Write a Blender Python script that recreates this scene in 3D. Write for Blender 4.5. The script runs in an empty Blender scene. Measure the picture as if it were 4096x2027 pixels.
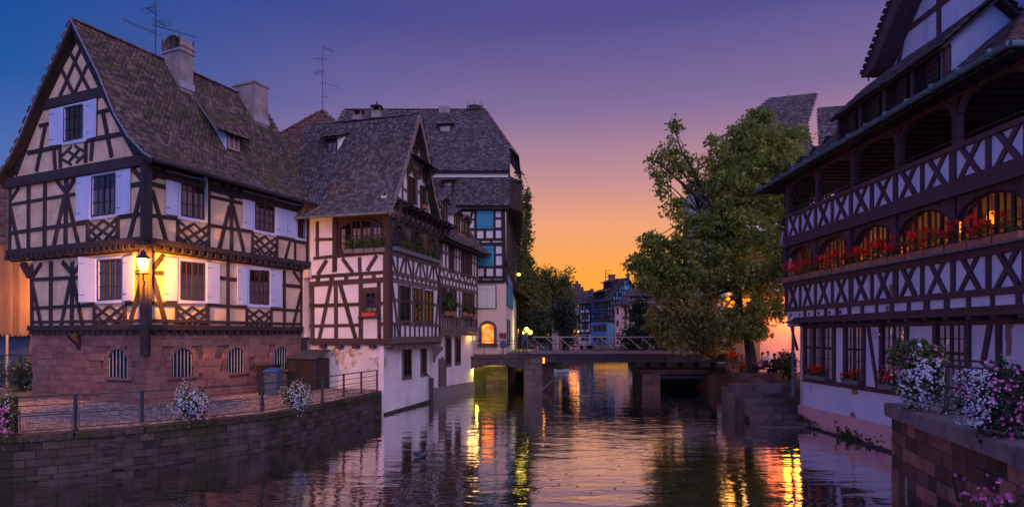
import bpy, bmesh, math, random
import numpy as np
from mathutils import Vector, Matrix
R = random.Random(11)
NR = np.random.RandomState(5)
scene = bpy.context.scene
COL = scene.collection
# ---------------------------------------------------------------- camera
EYE = 3.85
CX, HY, F = 2048.0, 1338.0, 2400.0          # principal column, horizon row and focal length of the 4096 px photograph
cam = bpy.data.cameras.new('camera')
cam.sensor_width = 36.0
cam.lens = 36.0 * F / 4096.0
cam.shift_y = (HY - 1013.5) / 4096.0
cam.clip_end = 2000
cam_o = bpy.data.objects.new('camera', cam)
cam_o.location = (0, 0, EYE)
cam_o.rotation_euler = (math.radians(90), 0, 0)
COL.objects.link(cam_o)
scene.camera = cam_o
# ---------------------------------------------------------------- sky
SKY_GAIN = 0.62
world = bpy.data.worlds.new('World')
scene.world = world
world.use_nodes = True
nt = world.node_tree
for n in list(nt.nodes): nt.nodes.remove(n)
def N(t, **k):
    n = nt.nodes.new(t)
    for a, b in k.items(): setattr(n, a, b)
    return n
def L(a, b): nt.links.new(a, b)
def mth(op, a, b=None, clamp=False):
    n = N('ShaderNodeMath', operation=op); n.use_clamp = clamp
    for i, v in enumerate((a, b)):
        if v is None: continue
        if isinstance(v, (int, float)): n.inputs[i].default_value = v
        else: L(v, n.inputs[i])
    return n.outputs[0]
def dotn(v, d):
    n = N('ShaderNodeVectorMath', operation='DOT_PRODUCT'); L(v, n.inputs[0]); n.inputs[1].default_value = d
    return n.outputs['Value']
def smooth(v, lo, hi):
    n = N('ShaderNodeMapRange'); n.interpolation_type = 'SMOOTHSTEP'
    L(v, n.inputs[0]); n.inputs[1].default_value = lo; n.inputs[2].default_value = hi
    return n.outputs[0]
def ramp(v, stops):
    n = N('ShaderNodeValToRGB'); cr = n.color_ramp
    while len(cr.elements) < len(stops): cr.elements.new(0.5)
    for e, (p, c) in zip(cr.elements, stops): e.position = p; e.color = (*c, 1)
    L(v, n.inputs[0]); return n.outputs[0]
def mixc(f, a, b):
    n = N('ShaderNodeMix', data_type='RGBA')
    L(f, n.inputs[0]); L(a, n.inputs[6]); L(b, n.inputs[7]); return n.outputs[2]
def azd(deg):
    a = math.radians(deg); return (math.sin(a), math.cos(a), 0.0)
tc = N('ShaderNodeTexCoord')
nrm = N('ShaderNodeVectorMath', operation='NORMALIZE'); L(tc.outputs['Generated'], nrm.inputs[0])
D = nrm.outputs[0]
sep = N('ShaderNodeSeparateXYZ'); L(D, sep.inputs[0])
Zs = mth('MAXIMUM', sep.outputs[2], 0.0)
flat = N('ShaderNodeVectorMath', operation='MULTIPLY'); L(D, flat.inputs[0]); flat.inputs[1].default_value = (1, 1, 0)
fn = N('ShaderNodeVectorMath', operation='NORMALIZE'); L(flat.outputs[0], fn.inputs[0])
H = fn.outputs[0]
sunset = ramp(Zs, [(0.0, (1.0, .36, .018)), (.10, (.98, .37, .055)), (.175, (.84, .36, .18)), (.25, (.53, .265, .29)),
                   (.345, (.23, .155, .33)), (.46, (.085, .075, .27)), (.7, (.05, .06, .27)), (1.0, (.04, .055, .25))])
lilac = ramp(Zs, [(0.0, (.62, .38, .62)), (.15, (.58, .36, .62)), (.35, (.40, .28, .54)), (.6, (.24, .20, .48)), (1.0, (.07, .08, .32))])
blue = ramp(Zs, [(0.0, (.10, .18, .50)), (.2, (.075, .155, .46)), (.32, (.006, .09, .35)), (.45, (.0, .062, .31)), (.7, (.02, .055, .27)), (1.0, (.04, .055, .25))])
side = smooth(dotn(H, azd(62)), -.30, .52)
warm = smooth(dotn(H, azd(8)), .25, .86)
east = ramp(Zs, [(0.0, (.17, .24, .76)), (.2, (.15, .23, .76)), (.4, (.10, .17, .60)), (.7, (.14, .18, .55)), (1.0, (.07, .08, .32))])
back = smooth(dotn(H, azd(205)), -.25, .80)
skyc = mixc(back, mixc(side, blue, mixc(warm, lilac, sunset)), east)
skyt = N('ShaderNodeTexSky', sky_type='NISHITA')
skyt.sun_disc = False
skyt.sun_elevation = math.radians(2.0); skyt.sun_rotation = math.radians(8)
nz = N('ShaderNodeTexNoise'); nz.inputs['Scale'].default_value = 2.2; nz.inputs['Detail'].default_value = 4
mpn = N('ShaderNodeMapping'); mpn.inputs['Scale'].default_value = (1, 1, 4); L(D, mpn.inputs[0]); L(mpn.outputs[0], nz.inputs['Vector'])
vari = N('ShaderNodeMapRange'); L(nz.outputs['Fac'], vari.inputs[0]); vari.inputs[3].default_value = .93; vari.inputs[4].default_value = 1.07
mul = N('ShaderNodeVectorMath', operation='SCALE'); L(skyc, mul.inputs[0]); L(vari.outputs[0], mul.inputs['Scale'])
bg = N('ShaderNodeBackground'); L(mul.outputs[0], bg.inputs[0]); bg.inputs[1].default_value = SKY_GAIN
bg2 = N('ShaderNodeBackground'); L(skyt.outputs[0], bg2.inputs[0]); bg2.inputs[1].default_value = 0.0012
add = N('ShaderNodeAddShader'); L(bg.outputs[0], add.inputs[0]); L(bg2.outputs[0], add.inputs[1])
out = N('ShaderNodeOutputWorld'); L(add.outputs[0], out.inputs[0])
# soft afterglow of the eastern sky: the one sun lamp, very broad
sl = bpy.data.lights.new('sun', 'SUN'); sl.energy = 0.88; sl.angle = math.radians(62); sl.color = (.96, .66, .92)
so = bpy.data.objects.new('sun', sl)
so.rotation_euler = Vector((-.40, .82, -.44)).to_track_quat('-Z', 'Y').to_euler()
COL.objects.link(so)
vs = scene.view_settings
vs.view_transform = 'Standard'; vs.look = 'None'; vs.exposure = 0.7; vs.gamma = 1.0; vs.use_curve_mapping = False
try: scene.cycles.max_bounces = 8; scene.cycles.transparent_max_bounces = 24; scene.cycles.sample_clamp_indirect = 4.0; scene.cycles.use_denoising = True
except Exception: pass
# ---------------------------------------------------------------- materials
def mat(name, c1, c2=None, scale=3.0, rough=.85, obj=0.0, attr=0.0, nw=1.0, bump=0.0, bscale=None, stretch=(1, 1, 1), stain=None, metal=0.0,
        spec=.3, transl=0.0, c3=None):
    m = bpy.data.materials.new(name); m.use_nodes = True
    t = m.node_tree; b = t.nodes['Principled BSDF']
    b.inputs['Roughness'].default_value = rough; b.inputs['Metallic'].default_value = metal
    b.inputs['Specular IOR Level'].default_value = spec
    c2 = c2 or c1
    g = t.nodes.new('ShaderNodeNewGeometry')
    mp = t.nodes.new('ShaderNodeMapping'); mp.inputs['Scale'].default_value = stretch
    t.links.new(g.outputs['Position'], mp.inputs[0])
    nz = t.nodes.new('ShaderNodeTexNoise'); nz.inputs['Scale'].default_value = scale; nz.inputs['Detail'].default_value = 6; nz.inputs['Roughness'].default_value = .62
    t.links.new(mp.outputs[0], nz.inputs['Vector'])
    def ma(op, a, bb):
        n = t.nodes.new('ShaderNodeMath'); n.operation = op
        for i, v in enumerate((a, bb)):
            if isinstance(v, (int, float)): n.inputs[i].default_value = v
            else: t.links.new(v, n.inputs[i])
        return n.outputs[0]
    mr = t.nodes.new('ShaderNodeMapRange'); mr.inputs[1].default_value = .3; mr.inputs[2].default_value = .7
    t.links.new(nz.outputs['Fac'], mr.inputs[0])
    v = ma('MULTIPLY', mr.outputs[0], nw)
    k = max(obj, attr)
    if k:
        oi = t.nodes.new('ShaderNodeObjectInfo'); a = oi.outputs['Random']
        if attr:
            at = t.nodes.new('ShaderNodeAttribute'); at.attribute_name = 'rnd'
            a = ma('FRACT', ma('ADD', at.outputs['Fac'], a), 0.0) if obj else at.outputs['Fac']
        v = ma('ADD', v, ma('MULTIPLY', a, k))
    v = ma('DIVIDE', v, nw + k)
    r = t.nodes.new('ShaderNodeValToRGB'); r.color_ramp.elements[0].color = (*c1, 1); r.color_ramp.elements[1].color = (*c2, 1)
    r.color_ramp.elements[0].position = .12; r.color_ramp.elements[1].position = .88
    if c3:
        e = r.color_ramp.elements.new(.5); e.color = (*c3, 1)
    t.links.new(v, r.inputs[0])
    colr = r.outputs[0]
    if stain:
        sc, lo, hi, ss, sst = stain
        n2 = t.nodes.new('ShaderNodeTexNoise'); n2.inputs['Scale'].default_value = ss; n2.inputs['Detail'].default_value = 7; n2.inputs['Roughness'].default_value = .7
        m2 = t.nodes.new('ShaderNodeMapping'); m2.inputs['Scale'].default_value = sst; m2.inputs['Location'].default_value = (3.1, 7.7, 1.3)
        t.links.new(g.outputs['Position'], m2.inputs[0]); t.links.new(m2.outputs[0], n2.inputs['Vector'])
        r2 = t.nodes.new('ShaderNodeMapRange'); r2.inputs[1].default_value = lo; r2.inputs[2].default_value = hi
        t.links.new(n2.outputs['Fac'], r2.inputs[0])
        mx = t.nodes.new('ShaderNodeMix'); mx.data_type = 'RGBA'; mx.inputs[7].default_value = (*sc, 1)
        t.links.new(r2.outputs[0], mx.inputs[0]); t.links.new(colr, mx.inputs[6]); colr = mx.outputs[2]
    t.links.new(colr, b.inputs['Base Color'])
    if bump:
        n3 = t.nodes.new('ShaderNodeTexNoise'); n3.inputs['Scale'].default_value = bscale or scale * 6; n3.inputs['Detail'].default_value = 5
        t.links.new(mp.outputs[0], n3.inputs['Vector'])
        bp = t.nodes.new('ShaderNodeBump'); bp.inputs['Strength'].default_value = bump; bp.inputs['Distance'].default_value = .03
        t.links.new(n3.outputs['Fac'], bp.inputs['Height']); t.links.new(bp.outputs[0], b.inputs['Normal'])
    if transl:
        tr = t.nodes.new('ShaderNodeBsdfTranslucent'); t.links.new(colr, tr.inputs[0])
        ms = t.nodes.new('ShaderNodeMixShader'); ms.inputs[0].default_value = transl
        o = t.nodes['Material Output']
        t.links.new(b.outputs[0], ms.inputs[1]); t.links.new(tr.outputs[0], ms.inputs[2]); t.links.new(ms.outputs[0], o.inputs[0])
    return m
def emit(name, c, s, c2=None, scale=2.0):
    m = bpy.data.materials.new(name); m.use_nodes = True
    t = m.node_tree; b = t.nodes['Principled BSDF']
    b.inputs['Base Color'].default_value = (*[x * .5 for x in c], 1)
    b.inputs['Emission Strength'].default_value = s; b.inputs['Emission Color'].default_value = (*c, 1)
    if c2:
        g = t.nodes.new('ShaderNodeNewGeometry'); n = t.nodes.new('ShaderNodeTexNoise'); n.inputs['Scale'].default_value = scale; n.inputs['Detail'].default_value = 4
        t.links.new(g.outputs['Position'], n.inputs['Vector'])
        r = t.nodes.new('ShaderNodeValToRGB'); r.color_ramp.elements[0].color = (*c2, 1); r.color_ramp.elements[1].color = (*c, 1)
        r.color_ramp.elements[0].position = .38; r.color_ramp.elements[1].position = .62
        t.links.new(n.outputs['Fac'], r.inputs[0]); t.links.new(r.outputs[0], b.inputs['Emission Color'])
    return m
def glass(name, tint, refl=1.0, rough=.03):
    m = bpy.data.materials.new(name); m.use_nodes = True
    t = m.node_tree; t.nodes.remove(t.nodes['Principled BSDF'])
    o = t.nodes['Material Output']
    tr = t.nodes.new('ShaderNodeBsdfTransparent'); tr.inputs[0].default_value = (*tint, 1)
    gl = t.nodes.new('ShaderNodeBsdfGlossy'); gl.inputs['Roughness'].default_value = rough
    g = t.nodes.new('ShaderNodeNewGeometry'); n = t.nodes.new('ShaderNodeTexNoise'); n.inputs['Scale'].default_value = 2.5
    t.links.new(g.outputs['Position'], n.inputs['Vector'])
    bp = t.nodes.new('ShaderNodeBump'); bp.inputs['Strength'].default_value = .12; bp.inputs['Distance'].default_value = .05
    t.links.new(n.outputs['Fac'], bp.inputs['Height']); t.links.new(bp.outputs[0], gl.inputs['Normal'])
    fr = t.nodes.new('ShaderNodeFresnel'); fr.inputs['IOR'].default_value = 1.5 + .35 * refl
    ms = t.nodes.new('ShaderNodeMixShader')
    t.links.new(fr.outputs[0], ms.inputs[0]); t.links.new(tr.outputs[0], ms.inputs[1]); t.links.new(gl.outputs[0], ms.inputs[2]); t.links.new(ms.outputs[0], o.inputs[0])
    return m
T = {}
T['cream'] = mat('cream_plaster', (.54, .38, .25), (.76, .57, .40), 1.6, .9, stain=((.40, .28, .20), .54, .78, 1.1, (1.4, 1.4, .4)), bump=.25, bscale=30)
T['white'] = mat('white_plaster', (.66, .65, .66), (.80, .78, .78), 1.4, .9, stain=((.42, .38, .37), .54, .82, .9, (1.3, 1.3, .3)), bump=.25, bscale=28)
T['whitewash'] = mat('flaking_whitewash', (.53, .61, .83), (.64, .71, .90), 1.2, .9, stain=((.38, .33, .32), .62, .70, .75, (1, 1, .8)), bump=.3, bscale=22)  # white base tinted blue to stand in for the dusk light
T['dusktint'] = mat('white_plaster_dusk_tint', (.52, .60, .84), (.63, .70, .92), 1.4, .9, stain=((.34, .34, .40), .54, .82, .9, (1.3, 1.3, .3)), bump=.25, bscale=28)  # white plaster, blue dusk light put into its base colour
T['stained'] = mat('damp_stained_plaster', (.66, .60, .58), (.78, .72, .70), 1.2, .9, stain=((.34, .27, .17), .50, .56, .55, (1, 1, .9)), bump=.3, bscale=22)
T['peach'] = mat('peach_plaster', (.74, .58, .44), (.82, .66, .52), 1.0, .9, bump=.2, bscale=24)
T['timber'] = mat('black_stained_timber', (.020, .015, .019), (.050, .036, .040), 7, .75, obj=.5, bump=.5, bscale=26, stretch=(1, 1, .5))
T['brown'] = mat('weathered_brown_timber', (.038, .023, .024), (.088, .056, .050), 6, .8, obj=.6, bump=.6, bscale=24, stretch=(1, 1, .6))
T['grey'] = mat('grey_weathered_timber', (.10, .07, .062), (.20, .145, .125), 6, .85, obj=.5, bump=.6, bscale=24)
T['plum'] = mat('dark_plum_timber', (.060, .032, .045), (.12, .070, .080), 6, .8, obj=.5, bump=.6, bscale=22)
T['tile'] = mat('old_brown_roof_tile', (.044, .034, .032), (.25, .188, .155), 5, .85, obj=1.0, attr=1.0, nw=1.0, stain=((.085, .085, .024), .52, .66, .55, (1, 1, 1.6)), bump=.3, bscale=40, c3=(.098, .076, .067))
T['tileg'] = mat('old_slate_grey_roof_tile', (.040, .038, .043), (.215, .195, .205), 5, .85, obj=1.0, attr=1.0, nw=1.0, stain=((.07, .065, .05), .6, .75, .5, (1, 1, 1)), bump=.3, bscale=40, c3=(.088, .081, .087))
T['tiler'] = mat('old_red_roof_tile', (.09, .05, .045), (.25, .145, .12), 5, .85, obj=1.2, attr=1.2, nw=.7, bump=.3, bscale=40, c3=(.15, .085, .072))
T['under'] = mat('dark_roof_boarding', (.03, .022, .02), (.05, .04, .035), 5, .9)
T['verge'] = mat('pale_verge_board', (.20, .15, .14), (.32, .25, .23), 6, .85, bump=.3)
T['stone'] = mat('red_sandstone', (.15, .075, .068), (.30, .165, .145), 4, .9, obj=.8, attr=.8, nw=1.0, stain=((.09, .055, .05), .60, .78, .8, (1, 1, .6)), bump=.5, bscale=20)
T['stonen'] = mat('dark_river_sandstone', (.045, .028, .028), (.30, .165, .135), 4, .9, obj=2.2, nw=.7, stain=((.05, .035, .032), .52, .74, .9, (1, 1, .5)), bump=.7, bscale=16, c3=(.15, .078, .066))
T['bstone'] = mat('dark_bridge_stone', (.055, .042, .044), (.12, .09, .09), 2.5, .9, stain=((.03, .026, .022), .5, .75, 1.2, (1.5, 1.5, .4)), bump=.5, bscale=16)
T['mortar'] = mat('sandy_mortar', (.20, .14, .12), (.30, .22, .19), 8, .95, bump=.4)
T['quay'] = mat('wet_dark_stone', (.018, .015, .016), (.105, .078, .076), 3.5, .85, obj=1.3, attr=1.3, nw=1.0, stain=((.035, .042, .014), .50, .68, .7, (1, 1, .5)), bump=.7, bscale=14)
T['quaym'] = mat('dark_joint_mortar', (.035, .030, .028), (.09, .075, .07), 8, .95, stain=((.03, .035, .015), .5, .65, .9, (1, 1, .5)), bump=.5)
T['pierst'] = mat('river_wall_stone', (.10, .075, .07), (.25, .19, .17), 3, .88, obj=1.2, nw=1.0, stain=((.07, .06, .05), .5, .72, .8, (1, 1, .4)), bump=.6, bscale=16)
T['coping'] = mat('grey_coping_stone', (.13, .115, .12), (.27, .24, .24), 3, .85, obj=1, nw=1.0, stain=((.06, .06, .04), .55, .72, 1.3, (1, 1, 1)), bump=.6, bscale=18)
T['cobble'] = mat('granite_cobble', (.15, .12, .115), (.42, .34, .32), 6, .85, attr=1.6, obj=1, nw=.5, bump=.3, bscale=40)
T['sand'] = mat('sandy_cobble_bed', (.12, .10, .09), (.20, .17, .15), 4, .95, bump=.4)
T['earth'] = mat('earth_ground', (.05, .05, .035), (.10, .09, .06), .8, .95, bump=.4)
T['bed'] = mat('river_bed', (.02, .022, .018), (.04, .04, .03), 1, .95)
T['shutter'] = mat('white_shutter_dusk_tint', (.40, .49, .74), (.50, .58, .82), 2.5, .55, bump=.1, bscale=40, stretch=(1, 1, .3), spec=.4)  # white shutters, the blue of the dusk light painted into the colour
T['turq'] = mat('turquoise_painted_shutter', (.012, .24, .36), (.02, .31, .44), 3, .5, bump=.1, bscale=40, spec=.4)
T['paleshut'] = mat('pale_green_painted_shutter', (.62, .68, .56), (.70, .76, .64), 3, .55)
T['frame'] = mat('dark_brown_window_frame', (.035, .018, .017), (.065, .035, .030), 9, .6)
T['framew'] = mat('pale_window_frame', (.42, .30, .27), (.55, .42, .38), 9, .6)
T['dark'] = mat('unlit_room_dark', (.010, .009, .012), (.018, .015, .018), 3, .9)
T['curtain'] = mat('grey_net_curtain', (.42, .37, .38), (.60, .54, .54), 9, .9, stretch=(1, 1, .1))
T['pink'] = mat('pink_curtain', (.48, .16, .24), (.66, .30, .40), 9, .9, stretch=(1, 1, .1), transl=.3)
T['metal'] = mat('dark_painted_iron', (.030, .034, .042), (.055, .060, .070), 9, .45, metal=.3, spec=.5, bump=.1)
T['bar'] = mat('pale_iron_bar', (.32, .36, .42), (.42, .46, .52), 9, .45, metal=.2)
T['steel'] = mat('pale_handrail_steel', (.42, .36, .36), (.55, .48, .47), 7, .45, metal=.2, spec=.5)
T['girder'] = mat('bridge_girder_paint', (.028, .026, .036), (.058, .054, .070), 2.5, .6, stain=((.10, .05, .035), .58, .75, 1.5, (1, 1, 1)))
T['deck'] = mat('bridge_deck_edge', (.22, .165, .165), (.32, .25, .245), 3, .8)
T['teal'] = mat('patinated_gutter', (.07, .13, .16), (.13, .21, .24), 4, .5, metal=.4, spec=.5)
T['zinc'] = mat('zinc_flashing', (.30, .33, .40), (.42, .45, .52), 4, .45, metal=.5)
T['concrete'] = mat('rendered_chimney', (.20, .18, .18), (.34, .30, .30), 2, .9, stain=((.14, .12, .12), .54, .72, 1.2, (2.2, 2.2, .35)), bump=.35, bscale=24)
T['terracotta'] = mat('terracotta', (.30, .12, .08), (.42, .19, .12), 6, .85, obj=.6)
T['slateplanter'] = mat('grey_planter_box', (.13, .12, .14), (.20, .19, .21), 6, .7, obj=.4)
T['redplastic'] = mat('red_planter_box', (.42, .05, .05), (.52, .08, .07), 5, .6)
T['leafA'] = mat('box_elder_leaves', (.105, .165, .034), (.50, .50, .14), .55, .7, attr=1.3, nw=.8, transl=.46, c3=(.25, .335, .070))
T['leafO'] = mat('olive_seed_leaves', (.15, .17, .042), (.54, .50, .17), .7, .7, attr=1.3, nw=.8, transl=.46, c3=(.30, .31, .085))
T['leafB'] = mat('poplar_leaves', (.060, .085, .026), (.26, .27, .085), .9, .7, attr=1.2, nw=.8, transl=.3, c3=(.13, .155, .048))
T['leafC'] = mat('dark_shrub_leaves', (.022, .040, .030), (.095, .125, .070), .9, .7, attr=1.2, nw=.8, transl=.25, c3=(.046, .072, .048))
T['leafD'] = mat('green_plant_leaves', (.035, .065, .016), (.15, .20, .05), 5, .7, attr=1.2, nw=.6, transl=.3, c3=(.075, .12, .03))
T['bark'] = mat('rough_bark', (.028, .020, .017), (.075, .055, .045), 5, .95, bump=.9, bscale=12, stretch=(1, 1, .3))
T['flwhite'] = mat('white_blue_petals', (.52, .60, .76), (.80, .84, .90), 20, .6, attr=1, nw=.3, transl=.25)
T['flpink'] = mat('pink_petals', (.55, .07, .34), (.78, .30, .58), 20, .6, attr=1, nw=.3, transl=.25)
T['flred'] = mat('red_geranium_petals', (.72, .012, .012), (.95, .045, .03), 20, .6, attr=1, nw=.3, transl=.25)
T['grass'] = mat('bank_grass', (.03, .05, .012), (.10, .13, .03), 5, .8, attr=1, nw=.5, transl=.25)
T['plank'] = mat('barn_planks', (.22, .10, .055), (.42, .22, .13), 5, .8, obj=1.2, nw=.8, bump=.5, bscale=18, stretch=(1, 1, .15))
T['bin'] = mat('blue_grey_bin_plastic', (.045, .075, .13), (.06, .095, .16), 4, .45)
T['binlid'] = mat('blue_bin_lid', (.02, .09, .36), (.03, .12, .42), 4, .45)
T['binb'] = mat('black_bin_plastic', (.018, .018, .02), (.03, .03, .034), 4, .5)
T['felt'] = mat('roofing_felt', (.05, .055, .07), (.08, .085, .10), 5, .9)
T['glass'] = glass('window_glass', (.70, .70, .74), .4)
T['glassw'] = glass('restaurant_glass', (.92, .88, .86), .2)
T['lampglass'] = emit('lit_lantern_glass', (1.0, .58, .12), 7.0)
def litglass(name, c, s):
    m = bpy.data.materials.new(name); m.use_nodes = True; t = m.node_tree; t.nodes.remove(t.nodes['Principled BSDF'])
    e = t.nodes.new('ShaderNodeEmission'); e.inputs[0].default_value = (*c, 1); e.inputs[1].default_value = s
    tr = t.nodes.new('ShaderNodeBsdfTransparent'); ms = t.nodes.new('ShaderNodeMixShader'); ms.inputs[0].default_value = .4
    t.links.new(tr.outputs[0], ms.inputs[1]); t.links.new(e.outputs[0], ms.inputs[2]); t.links.new(ms.outputs[0], t.nodes['Material Output'].inputs[0]); return m
T['lampglass'] = litglass('lit_lantern_glass', (1.0, .62, .16), 9.0)
T['glow'] = emit('warm_lit_room', (1.0, .30, .03), 1.3, (.35, .05, .005), 1.6)
T['glowdim'] = emit('dim_lit_room', (.95, .20, .02), .9, (.02, .008, .006), 3.0)
T['lamporange'] = emit('orange_lamp_shade', (1.0, .20, .012), 1.6)
T['bulb'] = emit('yellow_globe', (1.0, .66, .08), 3.0)
T['bulbg'] = emit('greenish_globe', (.70, .75, .06), 3.0)
T['amber'] = emit('amber_marker', (1.0, .34, .02), 2.2)
T['signlit'] = emit('lit_yellow_sign', (1.0, .66, .12), 1.4)
# far houses
T['bluew'] = mat('blue_painted_plaster', (.15, .36, .54), (.20, .43, .62), 1.2, .9)
T['pinkw'] = mat('pink_painted_plaster', (.62, .36, .40), (.70, .44, .47), 1.2, .9)
T['tanw'] = mat('tan_plaster', (.44, .30, .26), (.52, .37, .31), 1.2, .9)
T['redbrown'] = mat('red_brown_shutter', (.13, .05, .055), (.18, .08, .08), 4, .6)
T['bluegrey'] = mat('blue_grey_shutter', (.06, .10, .16), (.09, .14, .21), 4, .6)
T['parasol'] = mat('blue_parasol_cloth', (.20, .34, .55), (.28, .44, .65), 4, .8, transl=.3)
T['skin'] = mat('skin', (.48, .27, .20), (.58, .34, .26), 6, .6)
T['hair'] = mat('dark_hair', (.02, .014, .012), (.05, .035, .03), 12, .6)
T['clothw'] = mat('white_shirt', (.70, .66, .66), (.80, .76, .76), 8, .9)
T['clothb'] = mat('black_jacket', (.012, .012, .014), (.025, .024, .028), 8, .9)
T['clothp'] = mat('pink_top', (.55, .22, .24), (.65, .3, .3), 8, .9)
T['clothn'] = mat('navy_jumper', (.03, .04, .08), (.05, .06, .11), 8, .9)
# ---------------------------------------------------------------- helpers
def V3(p, z=None): return Vector((p[0], p[1], p[2] if z is None else z))
def ray(x, y): return Vector(((x - CX) / F, 1.0, (HY - y) / F))
def at(x, y, Y):                              # the point seen at (x, y) that lies Y metres in front of the eye
    return Vector((0, 0, EYE)) + ray(x, y) * Y
def atz(x, y, z):                             # the point seen at (x, y) that lies at height z
    r = ray(x, y); return Vector((0, 0, EYE)) + r * ((z - EYE) / r.z)
def hitplane(x, y, p, n):
    r = ray(x, y); o = Vector((0, 0, EYE)); return o + r * ((p - o).dot(n) / r.dot(n))
def Zm(x0, y0, s):                            # coordinates read off an enlarged view of the photograph
    def f(*a): return [(x0 + a[i] / s, y0 + a[i + 1] / s) for i in range(0, len(a), 2)]
    return f
def place(o, parent):
    COL.objects.link(o)
    if parent is not None:
        o.parent = parent
        if parent.parent is None and parent.type == 'EMPTY': o.matrix_parent_inverse = Matrix.Translation(-parent.location)
    return o
def root(name, label, cat, loc, group=None):
    o = bpy.data.objects.new(name, None); COL.objects.link(o); o.location = loc; o.empty_display_size = .2
    o['label'] = label; o['category'] = cat
    if group: o['group'] = group
    return o
def tag(o, label, cat, group=None, kind=None):
    if label: o['label'] = label
    if cat: o['category'] = cat
    if group: o['group'] = group
    if kind: o['kind'] = kind
    return o
def link(name, vs, fs, m, parent=None, kind=None, smooth=False):
    me = bpy.data.meshes.new(name); me.from_pydata([tuple(v) for v in vs], [], fs)
    if isinstance(m, (list, tuple)):
        for q in m: me.materials.append(q)
    else: me.materials.append(m)
    if smooth: me.polygons.foreach_set('use_smooth', [True] * len(me.polygons))
    me.update()
    o = bpy.data.objects.new(name, me); place(o, parent)
    if kind: o['kind'] = kind
    return o
class B:
    def __init__(s): s.v = []; s.f = []
    def add(s, vs, fs):
        k = len(s.v); s.v += [Vector(v) for v in vs]; s.f += [tuple(i + k for i in f) for f in fs]
    def box(s, c, x, y, z):                   # centre and three half axes
        c, x, y, z = Vector(c), Vector(x), Vector(y), Vector(z)
        s.add([c - x - y - z, c + x - y - z, c + x + y - z, c - x + y - z, c - x - y + z, c + x - y + z, c + x + y + z, c - x + y + z],
              [(0, 3, 2, 1), (4, 5, 6, 7), (0, 1, 5, 4), (1, 2, 6, 5), (2, 3, 7, 6), (3, 0, 4, 7)])
    def abox(s, x0, x1, y0, y1, z0, z1): s.box(((x0 + x1) / 2, (y0 + y1) / 2, (z0 + z1) / 2), ((x1 - x0) / 2, 0, 0), (0, (y1 - y0) / 2, 0), (0, 0, (z1 - z0) / 2))
    def bar(s, p, q, w, t, n):
        p, q, n = Vector(p), Vector(q), Vector(n); x = q - p; L = x.length
        if L < 1e-5: return
        x /= L; y = n.cross(x)
        if y.length < 1e-4: y = x.orthogonal()
        y.normalize(); z = x.cross(y); s.box((p + q) / 2, x * L / 2, y * w / 2, z * t / 2)
    def prism(s, pts, d):
        pts = [Vector(p) for p in pts]; d = Vector(d); n = len(pts)
        s.add(pts + [p + d for p in pts], [tuple(range(n)), tuple(range(2 * n - 1, n - 1, -1))] + [(i, i + n, (i + 1) % n + n, (i + 1) % n) for i in range(n)])
    def cyl(s, p, q, r0, r1=None, n=8, caps=True):
        p, q = Vector(p), Vector(q); r1 = r0 if r1 is None else r1; x = (q - p).normalized(); u = x.orthogonal().normalized(); w = x.cross(u)
        vs = [c + (u * math.cos(a) + w * math.sin(a)) * r for c, r in ((p, r0), (q, r1)) for a in [2 * math.pi * i / n for i in range(n)]]
        fs = [(i, (i + 1) % n, (i + 1) % n + n, i + n) for i in range(n)]
        if caps: fs += [tuple(range(n - 1, -1, -1)), tuple(range(n, 2 * n))]
        s.add(vs, fs)
    def tube(s, pts, r, n=6):
        for i in range(len(pts) - 1):
            ra = r[i] if isinstance(r, (list, tuple)) else r; rb = r[i + 1] if isinstance(r, (list, tuple)) else r
            s.cyl(pts[i], pts[i + 1], ra, rb, n)
    def lathe(s, c, prof, n=12):
        c = Vector(c); k = len(s.v); m = len(prof)
        for r, z in prof:
            for i in range(n):
                a = 2 * math.pi * i / n; s.v.append(c + Vector((r * math.cos(a), r * math.sin(a), z)))
        for j in range(m - 1):
            for i in range(n): s.f.append((k + j * n + i, k + j * n + (i + 1) % n, k + (j + 1) * n + (i + 1) % n, k + (j + 1) * n + i))
        s.f.append(tuple(k + i for i in range(n - 1, -1, -1))); s.f.append(tuple(k + (m - 1) * n + i for i in range(n)))
    def build(s, name, m, parent=None, kind=None, smooth=False): return link(name, s.v, s.f, m, parent, kind, smooth)
# pools of slightly uneven chamfered unit blocks, shared by alike pieces
POOL = {}
def unit_block(m, ch=.06, jit=.03, nvar=5):
    key = (m.name, ch, jit)
    if key not in POOL:
        out = []
        for k in range(nvar):
            h = .5; c = .5 - ch
            vs = []
            for z in (-h, h):
                for sx, sy in ((-1, -1), (1, -1), (1, 1), (-1, 1)):
                    q = c if z > 0 else h
                    vs.append([sx * q, sy * q, z])
                if z < 0:
                    for sx, sy in ((-1, -1), (1, -1), (1, 1), (-1, 1)): vs.append([sx * h, sy * h, c])
            vs = [[a + R.uniform(-jit, jit) * (1 if abs(a) > .4 else 0) for a in v] for v in vs]
            fs = [(3, 2, 1, 0), (8, 9, 10, 11)] + [(i, (i + 1) % 4, (i + 1) % 4 + 4, i + 4) for i in range(4)] + [(i + 4, (i + 1) % 4 + 4, (i + 1) % 4 + 8, i + 8) for i in range(4)]
            me = bpy.data.meshes.new('block'); me.from_pydata(vs, [], fs); me.materials.append(m); out.append(me)
        POOL[key] = out
    return POOL[key]
def piece(name, m, c, x, y, z, parent, ch=.06, jit=.03):       # one block: centre, full-length axes
    o = bpy.data.objects.new(name, R.choice(unit_block(m, ch, jit)))
    mw = Matrix(((x.x, y.x, z.x, c.x), (x.y, y.y, z.y, c.y), (x.z, y.z, z.z, c.z), (0, 0, 0, 1)))
    place(o, parent); o.matrix_basis = mw
    return o
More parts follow.
